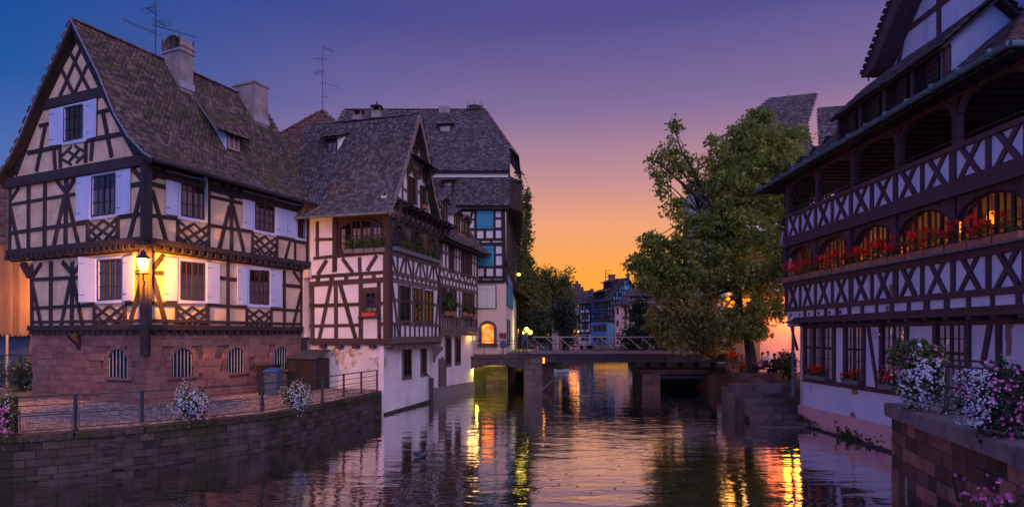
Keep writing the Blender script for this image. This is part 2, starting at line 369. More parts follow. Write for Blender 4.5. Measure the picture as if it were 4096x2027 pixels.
class Fac:                                                      # a vertical facade: origin, direction along it, outward normal
    def __init__(s, O, d, n=None):
        s.O = Vector((O[0], O[1], 0)); s.d = Vector((d[0], d[1], 0)).normalized()
        if n is None:
            n = Vector((s.d.y, -s.d.x, 0))
            if n.dot(-s.O) < 0: n = -n
        s.n = Vector((n[0], n[1], 0)).normalized()
    def px(s, x, y, off=0.0): return hitplane(x, y, s.O + s.n * off, s.n)
    def pt(s, u, z, off=0.0): return s.O + s.d * u + s.n * off + Vector((0, 0, z))
    def u(s, x, off=0.0): return (s.px(x, 1000, off) - s.O).dot(s.d)
    def z(s, x, y, off=0.0): return s.px(x, y, off).z
    def beam3(s, par, p, q, w, m, t=.055, name='timber'):
        x = q - p; Ln = x.length; xd = x / Ln; y = s.n.cross(xd).normalized()
        t = t * R.uniform(.85, 1.25)
        return piece(name, m, (p + q) / 2 + s.n * (t / 2 - .02), x, y * w * R.uniform(.93, 1.07), s.n * (t + .04), par, .05, .025)
    def beams(s, par, zm, rows, m, w=.15, off=0.0, t=.055, name='timber'):
        for r in rows:
            ww = r[4] if len(r) > 4 else w
            (a, b), (c, d) = zm(*r[:4])
            s.beam3(par, s.px(a, b, off), s.px(c, d, off), ww, m, t, name)
    def poly(s, par, name, pts, m, thick=.05, off=0.0, offs=None, kind=None):
        ps = [s.px(x, y, offs[i] if offs else off) for i, (x, y) in enumerate(pts)]
        b = B(); b.prism(ps, -s.n * thick); return b.build(name, m, par, kind)
    def upoly(s, par, name, uz, m, thick=.25, off=0.0):
        b = B(); b.prism([s.pt(u, z, off) for u, z in uz], -s.n * thick); return b.build(name, m, par)
def lerp(a, b, t): return a + (b - a) * t
def bil(q, u, v): return lerp(lerp(q[0], q[1], u), lerp(q[3], q[2], u), v)   # q = TL TR BR BL
def window3(par, q, n, cols, rows, mullions=(.5,), fm=None, gm=None, curtain=None, back=None, fw=.05, gb=.022, sill=None, split=None, arch=0.0):
    fm = fm or T['frame']; gm = gm or T['glass']; n = Vector(n)
    b = B()
    if arch:                                                    # arched head: the top edge rises in the middle by arch
        up = Vector((0, 0, 1)); K = 10
        top = [lerp(q[0], q[1], i / K) + up * arch * math.sin(math.pi * i / K) ** .7 for i in range(K + 1)]
        for i in range(K): b.bar(top[i] + n * .02, top[i + 1] + n * .02, fw, .06, n)
    else: b.bar(q[0], q[1], fw, .06, n)
    for i, j in ((1, 2), (2, 3), (3, 0)): b.bar(q[i], q[j], fw, .062 + .003 * i, n)
    ex = lambda u: Vector((0, 0, arch * math.sin(math.pi * u) ** .7)) if arch else Vector()
    for mu in mullions: b.bar(bil(q, mu, 0) + ex(mu), bil(q, mu, 1), fw * 1.1, .072, n)
    edges = [0.0, *mullions, 1.0]
    for k in range(len(edges) - 1):
        u0, u1 = edges[k], edges[k + 1]
        for c in range(1, cols): uu = lerp(u0, u1, c / cols); b.bar(bil(q, uu, 0) + ex(uu), bil(q, uu, 1), gb, .050, n)
        for r in range(1, rows): b.bar(bil(q, u0, r / rows), bil(q, u1, r / rows), gb if r != split else fw, .046, n)
    w = b.build('window', fm, par)
    if back is not None:
        bb = B(); poly = [q[0], q[1], q[2], q[3]]
        if arch: poly = top + [q[2], q[3]]
        bb.prism([p - n * .028 for p in poly], -n * .004); bb.build('room_behind', back, w)
    if curtain is not None:
        cb = B()
        for u0, u1 in curtain[1]:
            K = 12; vs = []
            for i in range(K + 1):
                uu = lerp(u0, u1, i / K); d = n * (-.021 + .006 * math.sin(i * 2.4))
                vs += [bil(q, uu, curtain[2]) + d, bil(q, uu, .98) + d]
            cb.add(vs, [(2 * i, 2 * i + 1, 2 * i + 3, 2 * i + 2) for i in range(K)])
        cb.build('curtain', curtain[0], w)
    for k in range(len(edges) - 1):
        for c in range(cols):
            for r in range(rows):
                u0 = lerp(edges[k], edges[k + 1], c / cols); u1 = lerp(edges[k], edges[k + 1], (c + 1) / cols); v0, v1 = r / rows, (r + 1) / rows
                tl = n * R.uniform(-.004, .004)
                g = [bil(q, u0, v0) - n * .006 + tl, bil(q, u1, v0) - n * .006 - tl, bil(q, u1, v1) - n * .006, bil(q, u0, v1) - n * .006]
                if arch and r == 0: g[0] = g[0] + ex(u0); g[1] = g[1] + ex(u1)
                link('pane', g, [(0, 1, 2, 3) if (g[1] - g[0]).cross(g[3] - g[0]).dot(n) > 0 else (3, 2, 1, 0)], gm, w)
    if sill:
        sb = B(); sb.bar(q[3] + n * .06 - Vector((0, 0, .05)), q[2] + n * .06 - Vector((0, 0, .05)), .06, sill[1], n); sb.build('sill', sill[0], w)
    return w
def window(par, fac, pts, cols=2, rows=3, off=0.03, **k):
    q = [fac.px(x, y, off) for x, y in pts]
    return window3(par, q, fac.n, cols, rows, **k)
def casing(par, fac, outer, inner, m, off=0.05, t=.05):         # painted surround: a ring between two quads
    o = [fac.px(x, y, off) for x, y in outer]; i = [fac.px(x, y, off) for x, y in inner]
    b = B(); n = fac.n
    for k in range(4):
        a = [o[k], o[(k + 1) % 4], i[(k + 1) % 4], i[k]]
        b.prism(a, -n * t)
    return b.build('window_casing', m, par)
def shutter(par, fac, pts, m, off=.075, offs=None, t=.035, battens=False, label=None):
    o = fac.poly(par, 'shutter', pts, m, t, off, offs)
    if label: o['label'] = label
    q = [fac.px(x, y, (offs[i] if offs else off)) for i, (x, y) in enumerate(pts)]
    b = B(); n = (q[1] - q[0]).cross(q[3] - q[0]).normalized()
    if n.dot(fac.n) < 0: n = -n
    if battens:
        for v in (.14, .86): b.bar(bil(q, .03, v) + n * .012, bil(q, .97, v) + n * .012, .07, .03, n)
        b.build('batten', m, o)
    else:
        for v in (.14, .84): b.bar(bil(q, .0, v) + n * .004, bil(q, .35, v) + n * .004, .018, .014, n)
        b.build('hinge', T['metal'], o)
    return o
def stones(par, fac, u0, u1, z0, z1, sw, sh, m, off=0.0, holes=(), name='stone', t=.10, cap=300, zt=None, skip=0.0):
    n = 0; rest = B(); rows = max(1, round((z1 - z0) / sh)); cand = []
    for r in range(rows):
        za, zb = z0 + (z1 - z0) * r / rows, z0 + (z1 - z0) * (r + 1) / rows
        u = u0 + (0 if r % 2 else -R.uniform(.2, .6) * sw)
        while u < u1 - .02:
            w = sw * R.uniform(.7, 1.35); a, b = max(u, u0), min(u + w, u1); u += w
            if b - a < .06: continue
            top = zb
            if zt is not None and zt((a + b) / 2) < zb: continue
            cu, cz = (a + b) / 2, (za + zb) / 2
            if any(h(cu, cz) for h in holes): continue
            cand.append((a, b, za, top))
    for a, b, za, zb in cand:
        g = .012; pr = R.uniform(.0, .022)
        c = fac.pt((a + b) / 2, (za + zb) / 2, off + pr - t / 2)
        x, y, z = fac.d * (b - a - g), Vector((0, 0, zb - za - g)), fac.n * t
        if n < cap: piece(name, m, c, x, y, z, par, .035, .02)
        else: rest.box(c, x / 2, y / 2, z / 2)
        n += 1
    if rest.v: rest.build(name + '_courses', m, par, 'stuff')
def joists(par, fac, ua, ub, z, m, step=.42, w=.17, h=.2, d=.34, off=0.0, name='joist_end'):
    n = max(1, int(abs(ub - ua) / step))
    for i in range(n):
        u = ua + (ub - ua) * (i + .5) / n
        piece(name, m, fac.pt(u, z + R.uniform(-.012, .012), off), fac.d * w * R.uniform(.9, 1.1), Vector((0, 0, h)), fac.n * d, par, .07, .03)
# ---------------------------------------------------------------- roofs of separate tiles
def tile_mesh(m, key='tile'):
    k = (m.name, 'tile')
    if k not in POOL:
        w, l, t = .5, .5, 1.0
        pts = [(-w, .5), (w, .5), (w, -.34), (w * .62, -.47), (0, -.5), (-w * .62, -.47), (-w, -.34)]
        vs = [(x, y, 0.) for x, y in pts] + [(x, y, t) for x, y in pts]; n = len(pts)
        fs = [tuple(range(n, 2 * n))] + [(i, (i + 1) % n, (i + 1) % n + n, i + n) for i in (2, 3, 4, 5)] + [(1, 2, 2 + n, 1 + n), (6, 0, n, 6 + n)]
        me = bpy.data.meshes.new('tile'); me.from_pydata(vs, [], fs); me.materials.append(m); POOL[k] = (me, np.array(vs), fs)
    return POOL[k]
def polyat(P, L, v):
    s = v * L[-1]
    for i in range(len(P) - 1):
        if s <= L[i + 1] or i == len(P) - 2:
            t = (s - L[i]) / max(1e-9, L[i + 1] - L[i]); return P[i] + (P[i + 1] - P[i]) * t
def arclen(P):
    L = [0.0]
    for i in range(len(P) - 1): L.append(L[-1] + (P[i + 1] - P[i]).length)
    return L
def inframe(p):
    if p.y < 1: return False
    x = CX + p.x / p.y * F; y = HY - (p.z - EYE) / p.y * F
    return -20 < x < 4116 and -20 < y < 2047
def roof(par, PL, PR, m, tw=.17, th=.155, cap=300, under=None, name='roof', thick=.10, tilt=.10, keep=None, sub=True):
    LL, LR = arclen(PL), arclen(PR)
    up = None
    b = B(); K = 8
    cuts = sorted({0.0, 1.0, *[x / LL[-1] for x in LL], *[x / LR[-1] for x in LR]})
    A = [polyat(PL, LL, v) for v in cuts]; C = [polyat(PR, LR, v) for v in cuts]
    nn = (C[0] - A[0]).cross(A[1] - A[0]).normalized()
    if nn.z < 0: nn = -nn
    for i in range(len(cuts) - 1):
        q = [A[i], C[i], C[i + 1], A[i + 1]]
        if (q[2] - q[3]).length < .02: q = q[:3]
        b.prism([p - nn * .012 for p in q], -nn * thick)
    ro = b.build(name, under or T['under'], par)
    me, tv, tf = tile_mesh(m)
    rows = max(2, int(max(LL[-1], LR[-1]) / th)); mats = []
    for r in range(rows):
        v0 = (r + .15) / rows
        if v0 > 1: break
        a, c = polyat(PL, LL, v0), polyat(PR, LR, v0)
        a2, c2 = polyat(PL, LL, min(1, v0 + .5 / rows)), polyat(PR, LR, min(1, v0 + .5 / rows))
        row = c - a; Ln = row.length
        if Ln < tw * .6: continue
        ncol = max(1, int(round(Ln / tw))); xd = row / Ln; sag = 0
        for k in range(-(r % 2), ncol):
            f = (k + (.5 if r % 2 == 0 else 1.0)) / ncol
            if f > 1: continue
            p = a + row * f; p2 = a2 + (c2 - a2) * f; yd = p2 - p
            if yd.length < 1e-4: continue
            yd = (yd - xd * yd.dot(xd)).normalized()
            if keep and not keep(p): continue
            nz = xd.cross(yd)
            if nz.z < 0: nz = -nz
            yy = (yd - nz * (tilt + R.uniform(-.02, .02)) + xd * R.uniform(-.03, .03)).normalized(); zz = xd.cross(yy)
            if zz.dot(nz) < 0: zz = -zz
            o = p + nz * (.018 + R.uniform(0, .016) + .03 * (math.sin(p.x * 1.1 + p.z * .9) + math.sin(p.y * 1.7 - p.z * .7) - 1) * .5 + .02) + xd * R.uniform(-.01, .01)
            wv = xd * (Ln / ncol * .96); lv = yy * th * 1.55; tz = zz * .022
            mats.append((o, wv, lv, tz))
    seen = [i for i, q in enumerate(mats) if inframe(q[0])]
    seen.sort(key=lambda i: mats[i][0].y)
    ind = set(seen[:cap])
    for i in ind:
        o, x, y, z = mats[i]
        ob = bpy.data.objects.new('tile', me); place(ob, ro)
        ob.matrix_basis = Matrix(((x.x, y.x, z.x, o.x), (x.y, y.y, z.y, o.y), (x.z, y.z, z.z, o.z), (0, 0, 0, 1)))
    rest = [q for i, q in enumerate(mats) if i not in ind]
    if rest:
        Mx = np.array([[list(q[1]), list(q[2]), list(q[3])] for q in rest]); Oo = np.array([list(q[0]) for q in rest])
        Vv = np.einsum('vk,nkc->nvc', tv, Mx) + Oo[:, None, :]
        npmesh('tiles', Vv, tf, m, ro, 'stuff')
    return ro
def npmesh(name, Vv, fs, m, parent, kind=None, rnd=None):        # n copies of one small shape in a single mesh, with a random value per copy
    n, k, _ = Vv.shape
    me = bpy.data.meshes.new(name); me.vertices.add(n * k); me.vertices.foreach_set('co', Vv.reshape(-1).astype(np.float32))
    cnt = np.array([len(f) for f in fs]); flat_ = np.concatenate([np.array(f) for f in fs])
    loops = (np.arange(n)[:, None] * k + flat_[None, :]).reshape(-1)
    tot = np.tile(cnt, n); start = np.concatenate([[0], np.cumsum(tot)[:-1]])
    me.loops.add(len(loops)); me.loops.foreach_set('vertex_index', loops.astype(np.int32))
    me.polygons.add(len(tot)); me.polygons.foreach_set('loop_start', start.astype(np.int32))
    try: me.polygons.foreach_set('loop_total', tot.astype(np.int32))
    except Exception: pass
    me.update(calc_edges=True)
    a = me.attributes.new('rnd', 'FLOAT', 'POINT')
    rnd = NR.rand(n) if rnd is None else rnd
    a.data.foreach_set('value', np.repeat(rnd, k).astype(np.float32))
    me.materials.append(m)
    o = bpy.data.objects.new(name, me); place(o, parent)
    if kind: o['kind'] = kind
    return o
def ridge(par, p, q, m, step=.36, r=.11, name='ridge_tile'):
    k = (m.name, 'ridge')
    if k not in POOL:
        vs = []; nseg = 6
        for yy, rr in ((-.5, 1.12), (.5, .92)):
            for i in range(nseg + 1):
                a = math.pi * i / nseg; vs.append((rr * math.cos(a), yy, rr * math.sin(a) * .8))
        fs = [(i, i + 1, i + nseg + 2, i + nseg + 1) for i in range(nseg)] + [tuple(range(nseg, -1, -1))]
        me = bpy.data.meshes.new('ridge_tile'); me.from_pydata(vs, [], fs); me.materials.append(m); POOL[k] = me
    p, q = Vector(p), Vector(q); d = q - p; n = max(1, int(d.length / step)); x = d.normalized().cross(Vector((0, 0, 1))).normalized()
    up = x.cross(d.normalized())
    for i in range(n):
        c = p + d * (i + .5) / n; y = d / n * 1.12; xx = x * r; zz = up * r
        o = bpy.data.objects.new(name, POOL[k]); place(o, par)
        o.matrix_basis = Matrix(((xx.x, y.x, zz.x, c.x), (xx.y, y.y, zz.y, c.y), (xx.z, y.z, zz.z, c.z), (0, 0, 0, 1)))
# ---------------------------------------------------------------- leaves, trees, flowers
LEAF = np.array([(-.5, 0, 0), (-.2, .5, .10), (.5, 0, -.05), (-.2, -.5, .10)])
LF = [(0, 1, 2, 3)]
def leaf_quads(C, size, droop=.25, jit=.5):
    n = len(C); s = size * (1 + jit * (NR.rand(n) - .5) * 2)
    d = NR.normal(size=(n, 3)); d[:, 2] = d[:, 2] * .7 - droop; d /= np.linalg.norm(d, axis=1)[:, None]
    w = NR.normal(size=(n, 3)); w -= d * (w * d).sum(1)[:, None]; w /= np.linalg.norm(w, axis=1)[:, None]
    z = np.cross(d, w)
    A = np.stack([d * s[:, None], w * s[:, None] * .62, z * s[:, None]], 1)
    return np.einsum('vk,nkc->nvc', LEAF, A) + C[:, None, :]
def blob_points(blobs, per_clump=26, clump=.5):
    out = []; tint = []
    for (c, rx, ry, rz, n) in blobs:
        nc = max(1, int(n / per_clump)); d = NR.normal(size=(nc, 3)); d /= np.linalg.norm(d, axis=1)[:, None]
        rad = NR.rand(nc) ** .45
        cc = np.array(c)[None, :] + d * rad[:, None] * np.array([rx, ry, rz])[None, :]
        pts = cc[:, None, :] + NR.normal(size=(nc, per_clump, 3)) * np.array([clump, clump, clump * .8]) * .55
        out.append(pts.reshape(-1, 3)); tint.append(np.repeat(NR.rand(nc), per_clump))
    P = np.concatenate(out); t = np.concatenate(tint)
    return P, np.clip(t * .65 + NR.rand(len(P)) * .35, 0, 1)
def crown(par, blobs, size, m, per=26, clump=.5, name='crown', droop=.25):
    P, t = blob_points(blobs, per, clump)
    return npmesh(name, leaf_quads(P, size, droop), LF, m, par, None, t)
def limb(b, p, q, r0, r1, bend=.12, n=4):
    p, q = Vector(p), Vector(q); L_ = (q - p).length; off = Vector((R.uniform(-1, 1), R.uniform(-1, 1), R.uniform(-.4, .8))) * bend * L_
    pts = [lerp(p, q, i / n) + off * math.sin(math.pi * i / n) + Vector((R.uniform(-1, 1), R.uniform(-1, 1), 0)) * .02 * L_ * (0 < i < n) for i in range(n + 1)]
    b.tube(pts, [r0 + (r1 - r0) * i / n for i in range(n + 1)], 7); return pts
def flower_ball(par, c, rx, ry, rz, nleaf, nfl, fm, fsize=.05, trail=0.0, leafm=None, lsize=.07, bias=None, name='blossoms', fol='foliage'):
    d = NR.normal(size=(nleaf, 3)); d /= np.linalg.norm(d, axis=1)[:, None]
    P = np.array(c) + d * (NR.rand(nleaf) ** .35)[:, None] * np.array([rx, ry, rz])
    ph = NR.rand(4) * 6
    def lump(dd): return 1 + .13 * np.sin(4.1 * dd[:, 0] + 3 * dd[:, 2] + ph[0]) + .10 * np.sin(7.3 * dd[:, 2] - 5 * dd[:, 0] + ph[1]) + .07 * np.sin(11 * dd[:, 0] + 9 * dd[:, 1] + ph[2])
    P = np.array(c) + (P - np.array(c)) * lump(d)[:, None]
    if trail: P[:, 2] -= trail * (NR.rand(nleaf) ** 3) * (1.3 - np.abs(d[:, 0]))
    npmesh(fol, leaf_quads(P, lsize), LF, leafm or T['leafD'], par)
    fms = fm if isinstance(fm, list) else [(fm, 1.0, 0.0)]
    for m_, share, shift in fms:
        k = int(nfl * share * 1.25)
        if k < 1: continue
        d = NR.normal(size=(k, 3)); d /= np.linalg.norm(d, axis=1)[:, None]
        if shift: d[:, 0] = np.abs(d[:, 0]) * np.sign(shift) * .9 + d[:, 0] * .1
        d[:, 1] = np.where(NR.rand(k) < .7, -np.abs(d[:, 1]), d[:, 1])
        keep_ = np.sin(8.7 * d[:, 0] + 5 * d[:, 2] + ph[2]) + np.sin(9.1 * d[:, 2] - 4 * d[:, 0] + ph[3]) + 1.3 * NR.rand(k) > -.75
        d = d[keep_]; k = len(d)
        P = np.array(c) + d * np.array([rx, ry, rz]) * (1.0 + .08 * NR.normal(size=(k, 1))) * lump(d)[:, None]
        if trail: P[:, 2] -= trail * (NR.rand(k) ** 3) * (1.3 - np.abs(d[:, 0]))
        petals(par, P, d, fsize, m_, name)
def petals(par, P, d, fsize, m, name='blossoms'):
    k = len(P); s = fsize * (.7 + .6 * NR.rand(k))
    nn = d + NR.normal(size=(k, 3)) * .35; nn /= np.linalg.norm(nn, axis=1)[:, None]
    w = NR.normal(size=(k, 3)); w -= nn * (w * nn).sum(1)[:, None]; w /= np.linalg.norm(w, axis=1)[:, None]; z = np.cross(nn, w)
    sh = [(0, 0, -.12)] + [(math.cos(a) * r, math.sin(a) * r, .1) for i in range(10) for a, r in [(2 * math.pi * i / 10, .5 if i % 2 == 0 else .36)]]
    A = np.stack([w * s[:, None], z * s[:, None], nn * s[:, None]], 1)
    Vv = np.einsum('vk,nkc->nvc', np.array(sh), A) + P[:, None, :]
    fs = [(0, 1 + i, 1 + (i + 1) % 10) for i in range(10)]
    o = npmesh(name, Vv, fs, m, par, 'stuff'); return o
def point(name, loc, power, col, r=.08):
    l = bpy.data.lights.new(name, 'POINT'); l.energy = power; l.color = col; l.shadow_soft_size = r
    o = bpy.data.objects.new(name, l); o.location = loc; COL.objects.link(o); return o
# ---------------------------------------------------------------- water, banks
QZ = 1.17
wm = bpy.data.materials.new('river_water'); wm.use_nodes = True
t = wm.node_tree; wb = t.nodes['Principled BSDF']
wb.inputs['Base Color'].default_value = (.006, .009, .012, 1); wb.inputs['Roughness'].default_value = .02; wb.inputs['IOR'].default_value = 1.75
wb.inputs['Specular IOR Level'].default_value = .0
wgl = t.nodes.new('ShaderNodeBsdfGlossy'); wgl.inputs['Roughness'].default_value = .03; wgl.inputs['Color'].default_value = (.93, .92, .92, 1)
wfr = t.nodes.new('ShaderNodeFresnel'); wfr.inputs['IOR'].default_value = 1.45
wmr = t.nodes.new('ShaderNodeMapRange'); wmr.inputs[1].default_value = .04; wmr.inputs[2].default_value = .36; wmr.inputs[3].default_value = .10; wmr.inputs[4].default_value = .92
wms = t.nodes.new('ShaderNodeMixShader'); t.links.new(wfr.outputs[0], wmr.inputs[0]); t.links.new(wmr.outputs[0], wms.inputs[0]); t.links.new(wb.outputs[0], wms.inputs[1]); t.links.new(wgl.outputs[0], wms.inputs[2]); t.links.new(wms.outputs[0], t.nodes['Material Output'].inputs[0])
g = t.nodes.new('ShaderNodeNewGeometry')
def wnoise(sx, sy, sc, det, dist=0.0, rot=0.0):
    mp = t.nodes.new('ShaderNodeMapping'); mp.inputs['Scale'].default_value = (sx, sy, 1); mp.inputs['Rotation'].default_value = (0, 0, rot)
    t.links.new(g.outputs['Position'], mp.inputs[0])
    n = t.nodes.new('ShaderNodeTexNoise'); n.inputs['Scale'].default_value = sc; n.inputs['Detail'].default_value = det; n.inputs['Distortion'].default_value = dist
    t.links.new(mp.outputs[0], n.inputs['Vector']); return n.outputs['Fac']
def wm2(op, a, b):
    n = t.nodes.new('ShaderNodeMath'); n.operation = op
    for i, v in enumerate((a, b)):
        if isinstance(v, (int, float)): n.inputs[i].default_value = v
        else: t.links.new(v, n.inputs[i])
    return n.outputs[0]
h = wm2('ADD', wm2('MULTIPLY', wnoise(.55, 1.5, .9, 2, .5, .10), 1.25), wm2('MULTIPLY', wnoise(.8, 1.7, 3.2, 3, .6, -.14), .30))
patch = t.nodes.new('ShaderNodeMapRange'); t.links.new(wnoise(.5, .8, .16, 2), patch.inputs[0]); patch.inputs[1].default_value = .35; patch.inputs[2].default_value = .65; patch.inputs[3].default_value = .55; patch.inputs[4].default_value = 1.25
h = wm2('MULTIPLY', h, patch.outputs[0])
bp = t.nodes.new('ShaderNodeBump'); bp.inputs['Strength'].default_value = .27; bp.inputs['Distance'].default_value = .085
t.links.new(h, bp.inputs['Height']); [t.links.new(bp.outputs[0], q_.inputs['Normal']) for q_ in (wb, wgl, wfr)]
b = B(); b.add([(-70, -30, 0), (70, -30, 0), (70, 130, 0), (-70, 130, 0)], [(0, 1, 2, 3)])
b.build('water', wm, None, 'structure')
LQ = [(-60, 14.6), (-22, 14.9), (-13.2, 16.0), (-12.1, 16.6), (-10.8, 17.6), (-8.4, 20.2), (-7.2, 24.0), (-6.3, 28.2)]
left = LQ + [(-6.3, 28.6), (-3.1, 43.4), (-1.0, 44.6), (.45, 66), (3.4, 61.5), (4.9, 62.5), (6.2, 72), (8.2, 84), (11, 93), (20, 96), (60, 98), (900, 300), (900, 1200), (-900, 1200), (-900, 14.6)]
b = B(); b.prism([(x, y, QZ) for x, y in left], (0, 0, -2.6)); b.build('ground', T['earth'], None, 'structure')
TZ = 1.55
right = [(9.2, 13.9), (12.9, 14.8), (12.75, 19), (12.62, 26.0), (12.4, 28.6), (12.05, 29.3), (14.35, 39.7), (15.0, 41), (15.6, 60), (17, 88), (24, 95), (60, 97), (900, 299), (900, -60), (5, -60), (6.4, 2), (7.5, 8.6)]
b = B(); b.prism([(x, y, TZ - .06) for x, y in right], (0, 0, -2.6)); b.build('ground', T['earth'], None, 'structure')
# cobbled quay: sandy bed sheet and separate cobbles
qp = [(-22, 15.1), (-13.2, 16.15), (-12.1, 16.75), (-10.8, 17.75), (-8.4, 20.4), (-7.25, 24.1), (-6.4, 28.1), (-7, 30), (-10.2, 31), (-14, 27), (-24, 29), (-30, 29), (-30, 15.1)]
b = B(); b.prism([(x, y, QZ + .03) for x, y in qp], (0, 0, -.02)); b.build('pavement', T['sand'], None, 'structure')
def inpoly(x, y, P):
    c = False; j = len(P) - 1
    for i in range(len(P)):
        if (P[i][1] > y) != (P[j][1] > y) and x < (P[j][0] - P[i][0]) * (y - P[i][1]) / (P[j][1] - P[i][1]) + P[i][0]: c = not c
        j = i
    return c
cs = []
y = 15.2; k = 0
while y < 30:
    x = -19 + (k % 2) * .08
    while x < -6:
        if inpoly(x, y, qp): cs.append((x + R.uniform(-.02, .02), y + R.uniform(-.02, .02)))
        x += .16
    y += .135; k += 1
cb = np.array([[-.5, -.5, 0], [.5, -.5, 0], [.5, .5, 0], [-.5, .5, 0], [-.34, -.34, 1], [.34, -.34, 1], [.34, .34, 1], [-.34, .34, 1]])
cf = [(4, 5, 6, 7), (0, 1, 5, 4), (1, 2, 6, 5), (2, 3, 7, 6), (3, 0, 4, 7)]
S = np.stack([np.array([.145, .12, .035]) * np.array([R.uniform(.85, 1.1), R.uniform(.85, 1.1), R.uniform(.6, 1.5)]) for _ in cs])
Vv = cb[None] * S[:, None, :] + np.array([[x, y, QZ + .03] for x, y in cs])[:, None, :]
tag(npmesh('cobbles', Vv, cf, T['cobble'], None, 'stuff'), 'grey granite cobbles paving the quay before the cream house', 'cobbles')

# ================================================================= cream house with white shutters
C0 = (-13.6, 22.3); ua = Vector((-2.228, 1, 0)).normalized(); ub = Vector((.4475, 1, 0)).normalized()
G = Fac(C0, ua); RF = Fac(C0, ub)
H1 = root('timber_framed_house', 'cream timber framed house with white shutters and a mossy tiled roof on the quay', 'house', (-13.6, 22.3, QZ))
A_ = Zm(0, 80, 1.992); B_ = Zm(0, 640, 1.992); Cc = Zm(0, 950, 1.1838); Rr = Zm(560, 640, 1.723)
ZJ = 4.08; ZU = 7.15; ZE = 10.05
UP = .14                                      # the upper floor stands proud of the lower
LG, LR_ = 7.25, 7.9
UGL = 8.75; UR = 8.25
# walls
G.upoly(H1, 'wall', [(.0, QZ), (LG, QZ), (LG, ZJ), (.0, ZJ)], T['stone'], .3, -.10)
RF.upoly(H1, 'wall', [(.2, QZ), (LR_, QZ), (LR_, ZJ), (.2, ZJ)], T['stone'], .3, -.10)
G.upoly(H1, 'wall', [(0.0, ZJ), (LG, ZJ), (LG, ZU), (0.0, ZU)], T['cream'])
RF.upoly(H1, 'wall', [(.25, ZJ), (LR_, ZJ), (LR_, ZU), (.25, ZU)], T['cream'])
prof_r = [(292, 85), (400, 300), (465, 460), (520, 550), (580, 612), (612, 634)]
prof_l = [(292, 85), (225, 230), (150, 390), (80, 560), (40, 640), (0, 700), (-14, 728)]
VO = .42
pr = [G.px(x, y, VO) for x, y in prof_r]; pl = [G.px(x, y, VO) for x, y in prof_l]
def uz(p): return ((p - G.O).dot(G.d), p.z)
gable = [(-.12, ZU), (UGL, ZU), (UGL, ZE - .05)] + [(u, z - .25) for u, z in [uz(p) for p in pl[::-1]][2:-1]] + [(uz(pr[0])[0], uz(pr[0])[1] - .45)] + [(u, z - .25) for u, z in [uz(p) for p in pr[1:]] if u > .0] + [(-.12, ZE - .2)]
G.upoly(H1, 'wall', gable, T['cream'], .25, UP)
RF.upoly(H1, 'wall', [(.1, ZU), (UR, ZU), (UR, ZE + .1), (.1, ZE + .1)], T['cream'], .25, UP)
# return wall at the far side of the gable overhang and the back
b = B(); p0 = G.pt(UGL - .02, 0, .1); b.prism([p0 + Vector((0, 0, ZU)), p0 + ub * 8 + Vector((0, 0, ZU)), p0 + ub * 8 + Vector((0, 0, ZE)), p0 + Vector((0, 0, ZE))], ua * -.2)
p0 = G.pt(LG - .02, 0, -.02); b.prism([p0 + Vector((0, 0, QZ)), p0 + ub * 8 + Vector((0, 0, QZ)), p0 + ub * 8 + Vector((0, 0, ZU)), p0 + Vector((0, 0, ZU))], ua * -.2)
b.build('wall', T['cream'], H1)
# sandstone plinth, block by block
def arch_hole(fac, zm, x0, x1, yt, yb, off=0.0):
    (xa, ya), (xb, yb_) = zm(x0, yt, x1, yb)
    u0, u1 = fac.u(xa, off), fac.u(xb, off); u0, u1 = min(u0, u1), max(u0, u1)
    zt, zb = fac.z((xa + xb) / 2, ya, off), fac.z((xa + xb) / 2, yb_, off)
    return u0, u1, zb, zt
gh = [arch_hole(G, Cc, 508, 606, 530, 660)]
rh = [arch_hole(RF, Cc, 815, 917, 527, 655), arch_hole(RF, Cc, 1076, 1161, 522, 637), arch_hole(RF, Cc, 1296, 1366, 519, 624)]
def mk(hs): return [lambda u, z, h=h: h[0] - .22 < u < h[1] + .22 and h[2] - .12 < z < h[3] + .12 for h in hs]
stones(H1, G, 0.0, LG + .02, QZ, ZJ - .12, .62, .27, T['stone'], 0.0, mk(gh), cap=150)
stones(H1, RF, .06, LR_, QZ, ZJ - .12, .62, .27, T['stone'], 0.0, mk(rh), cap=150)
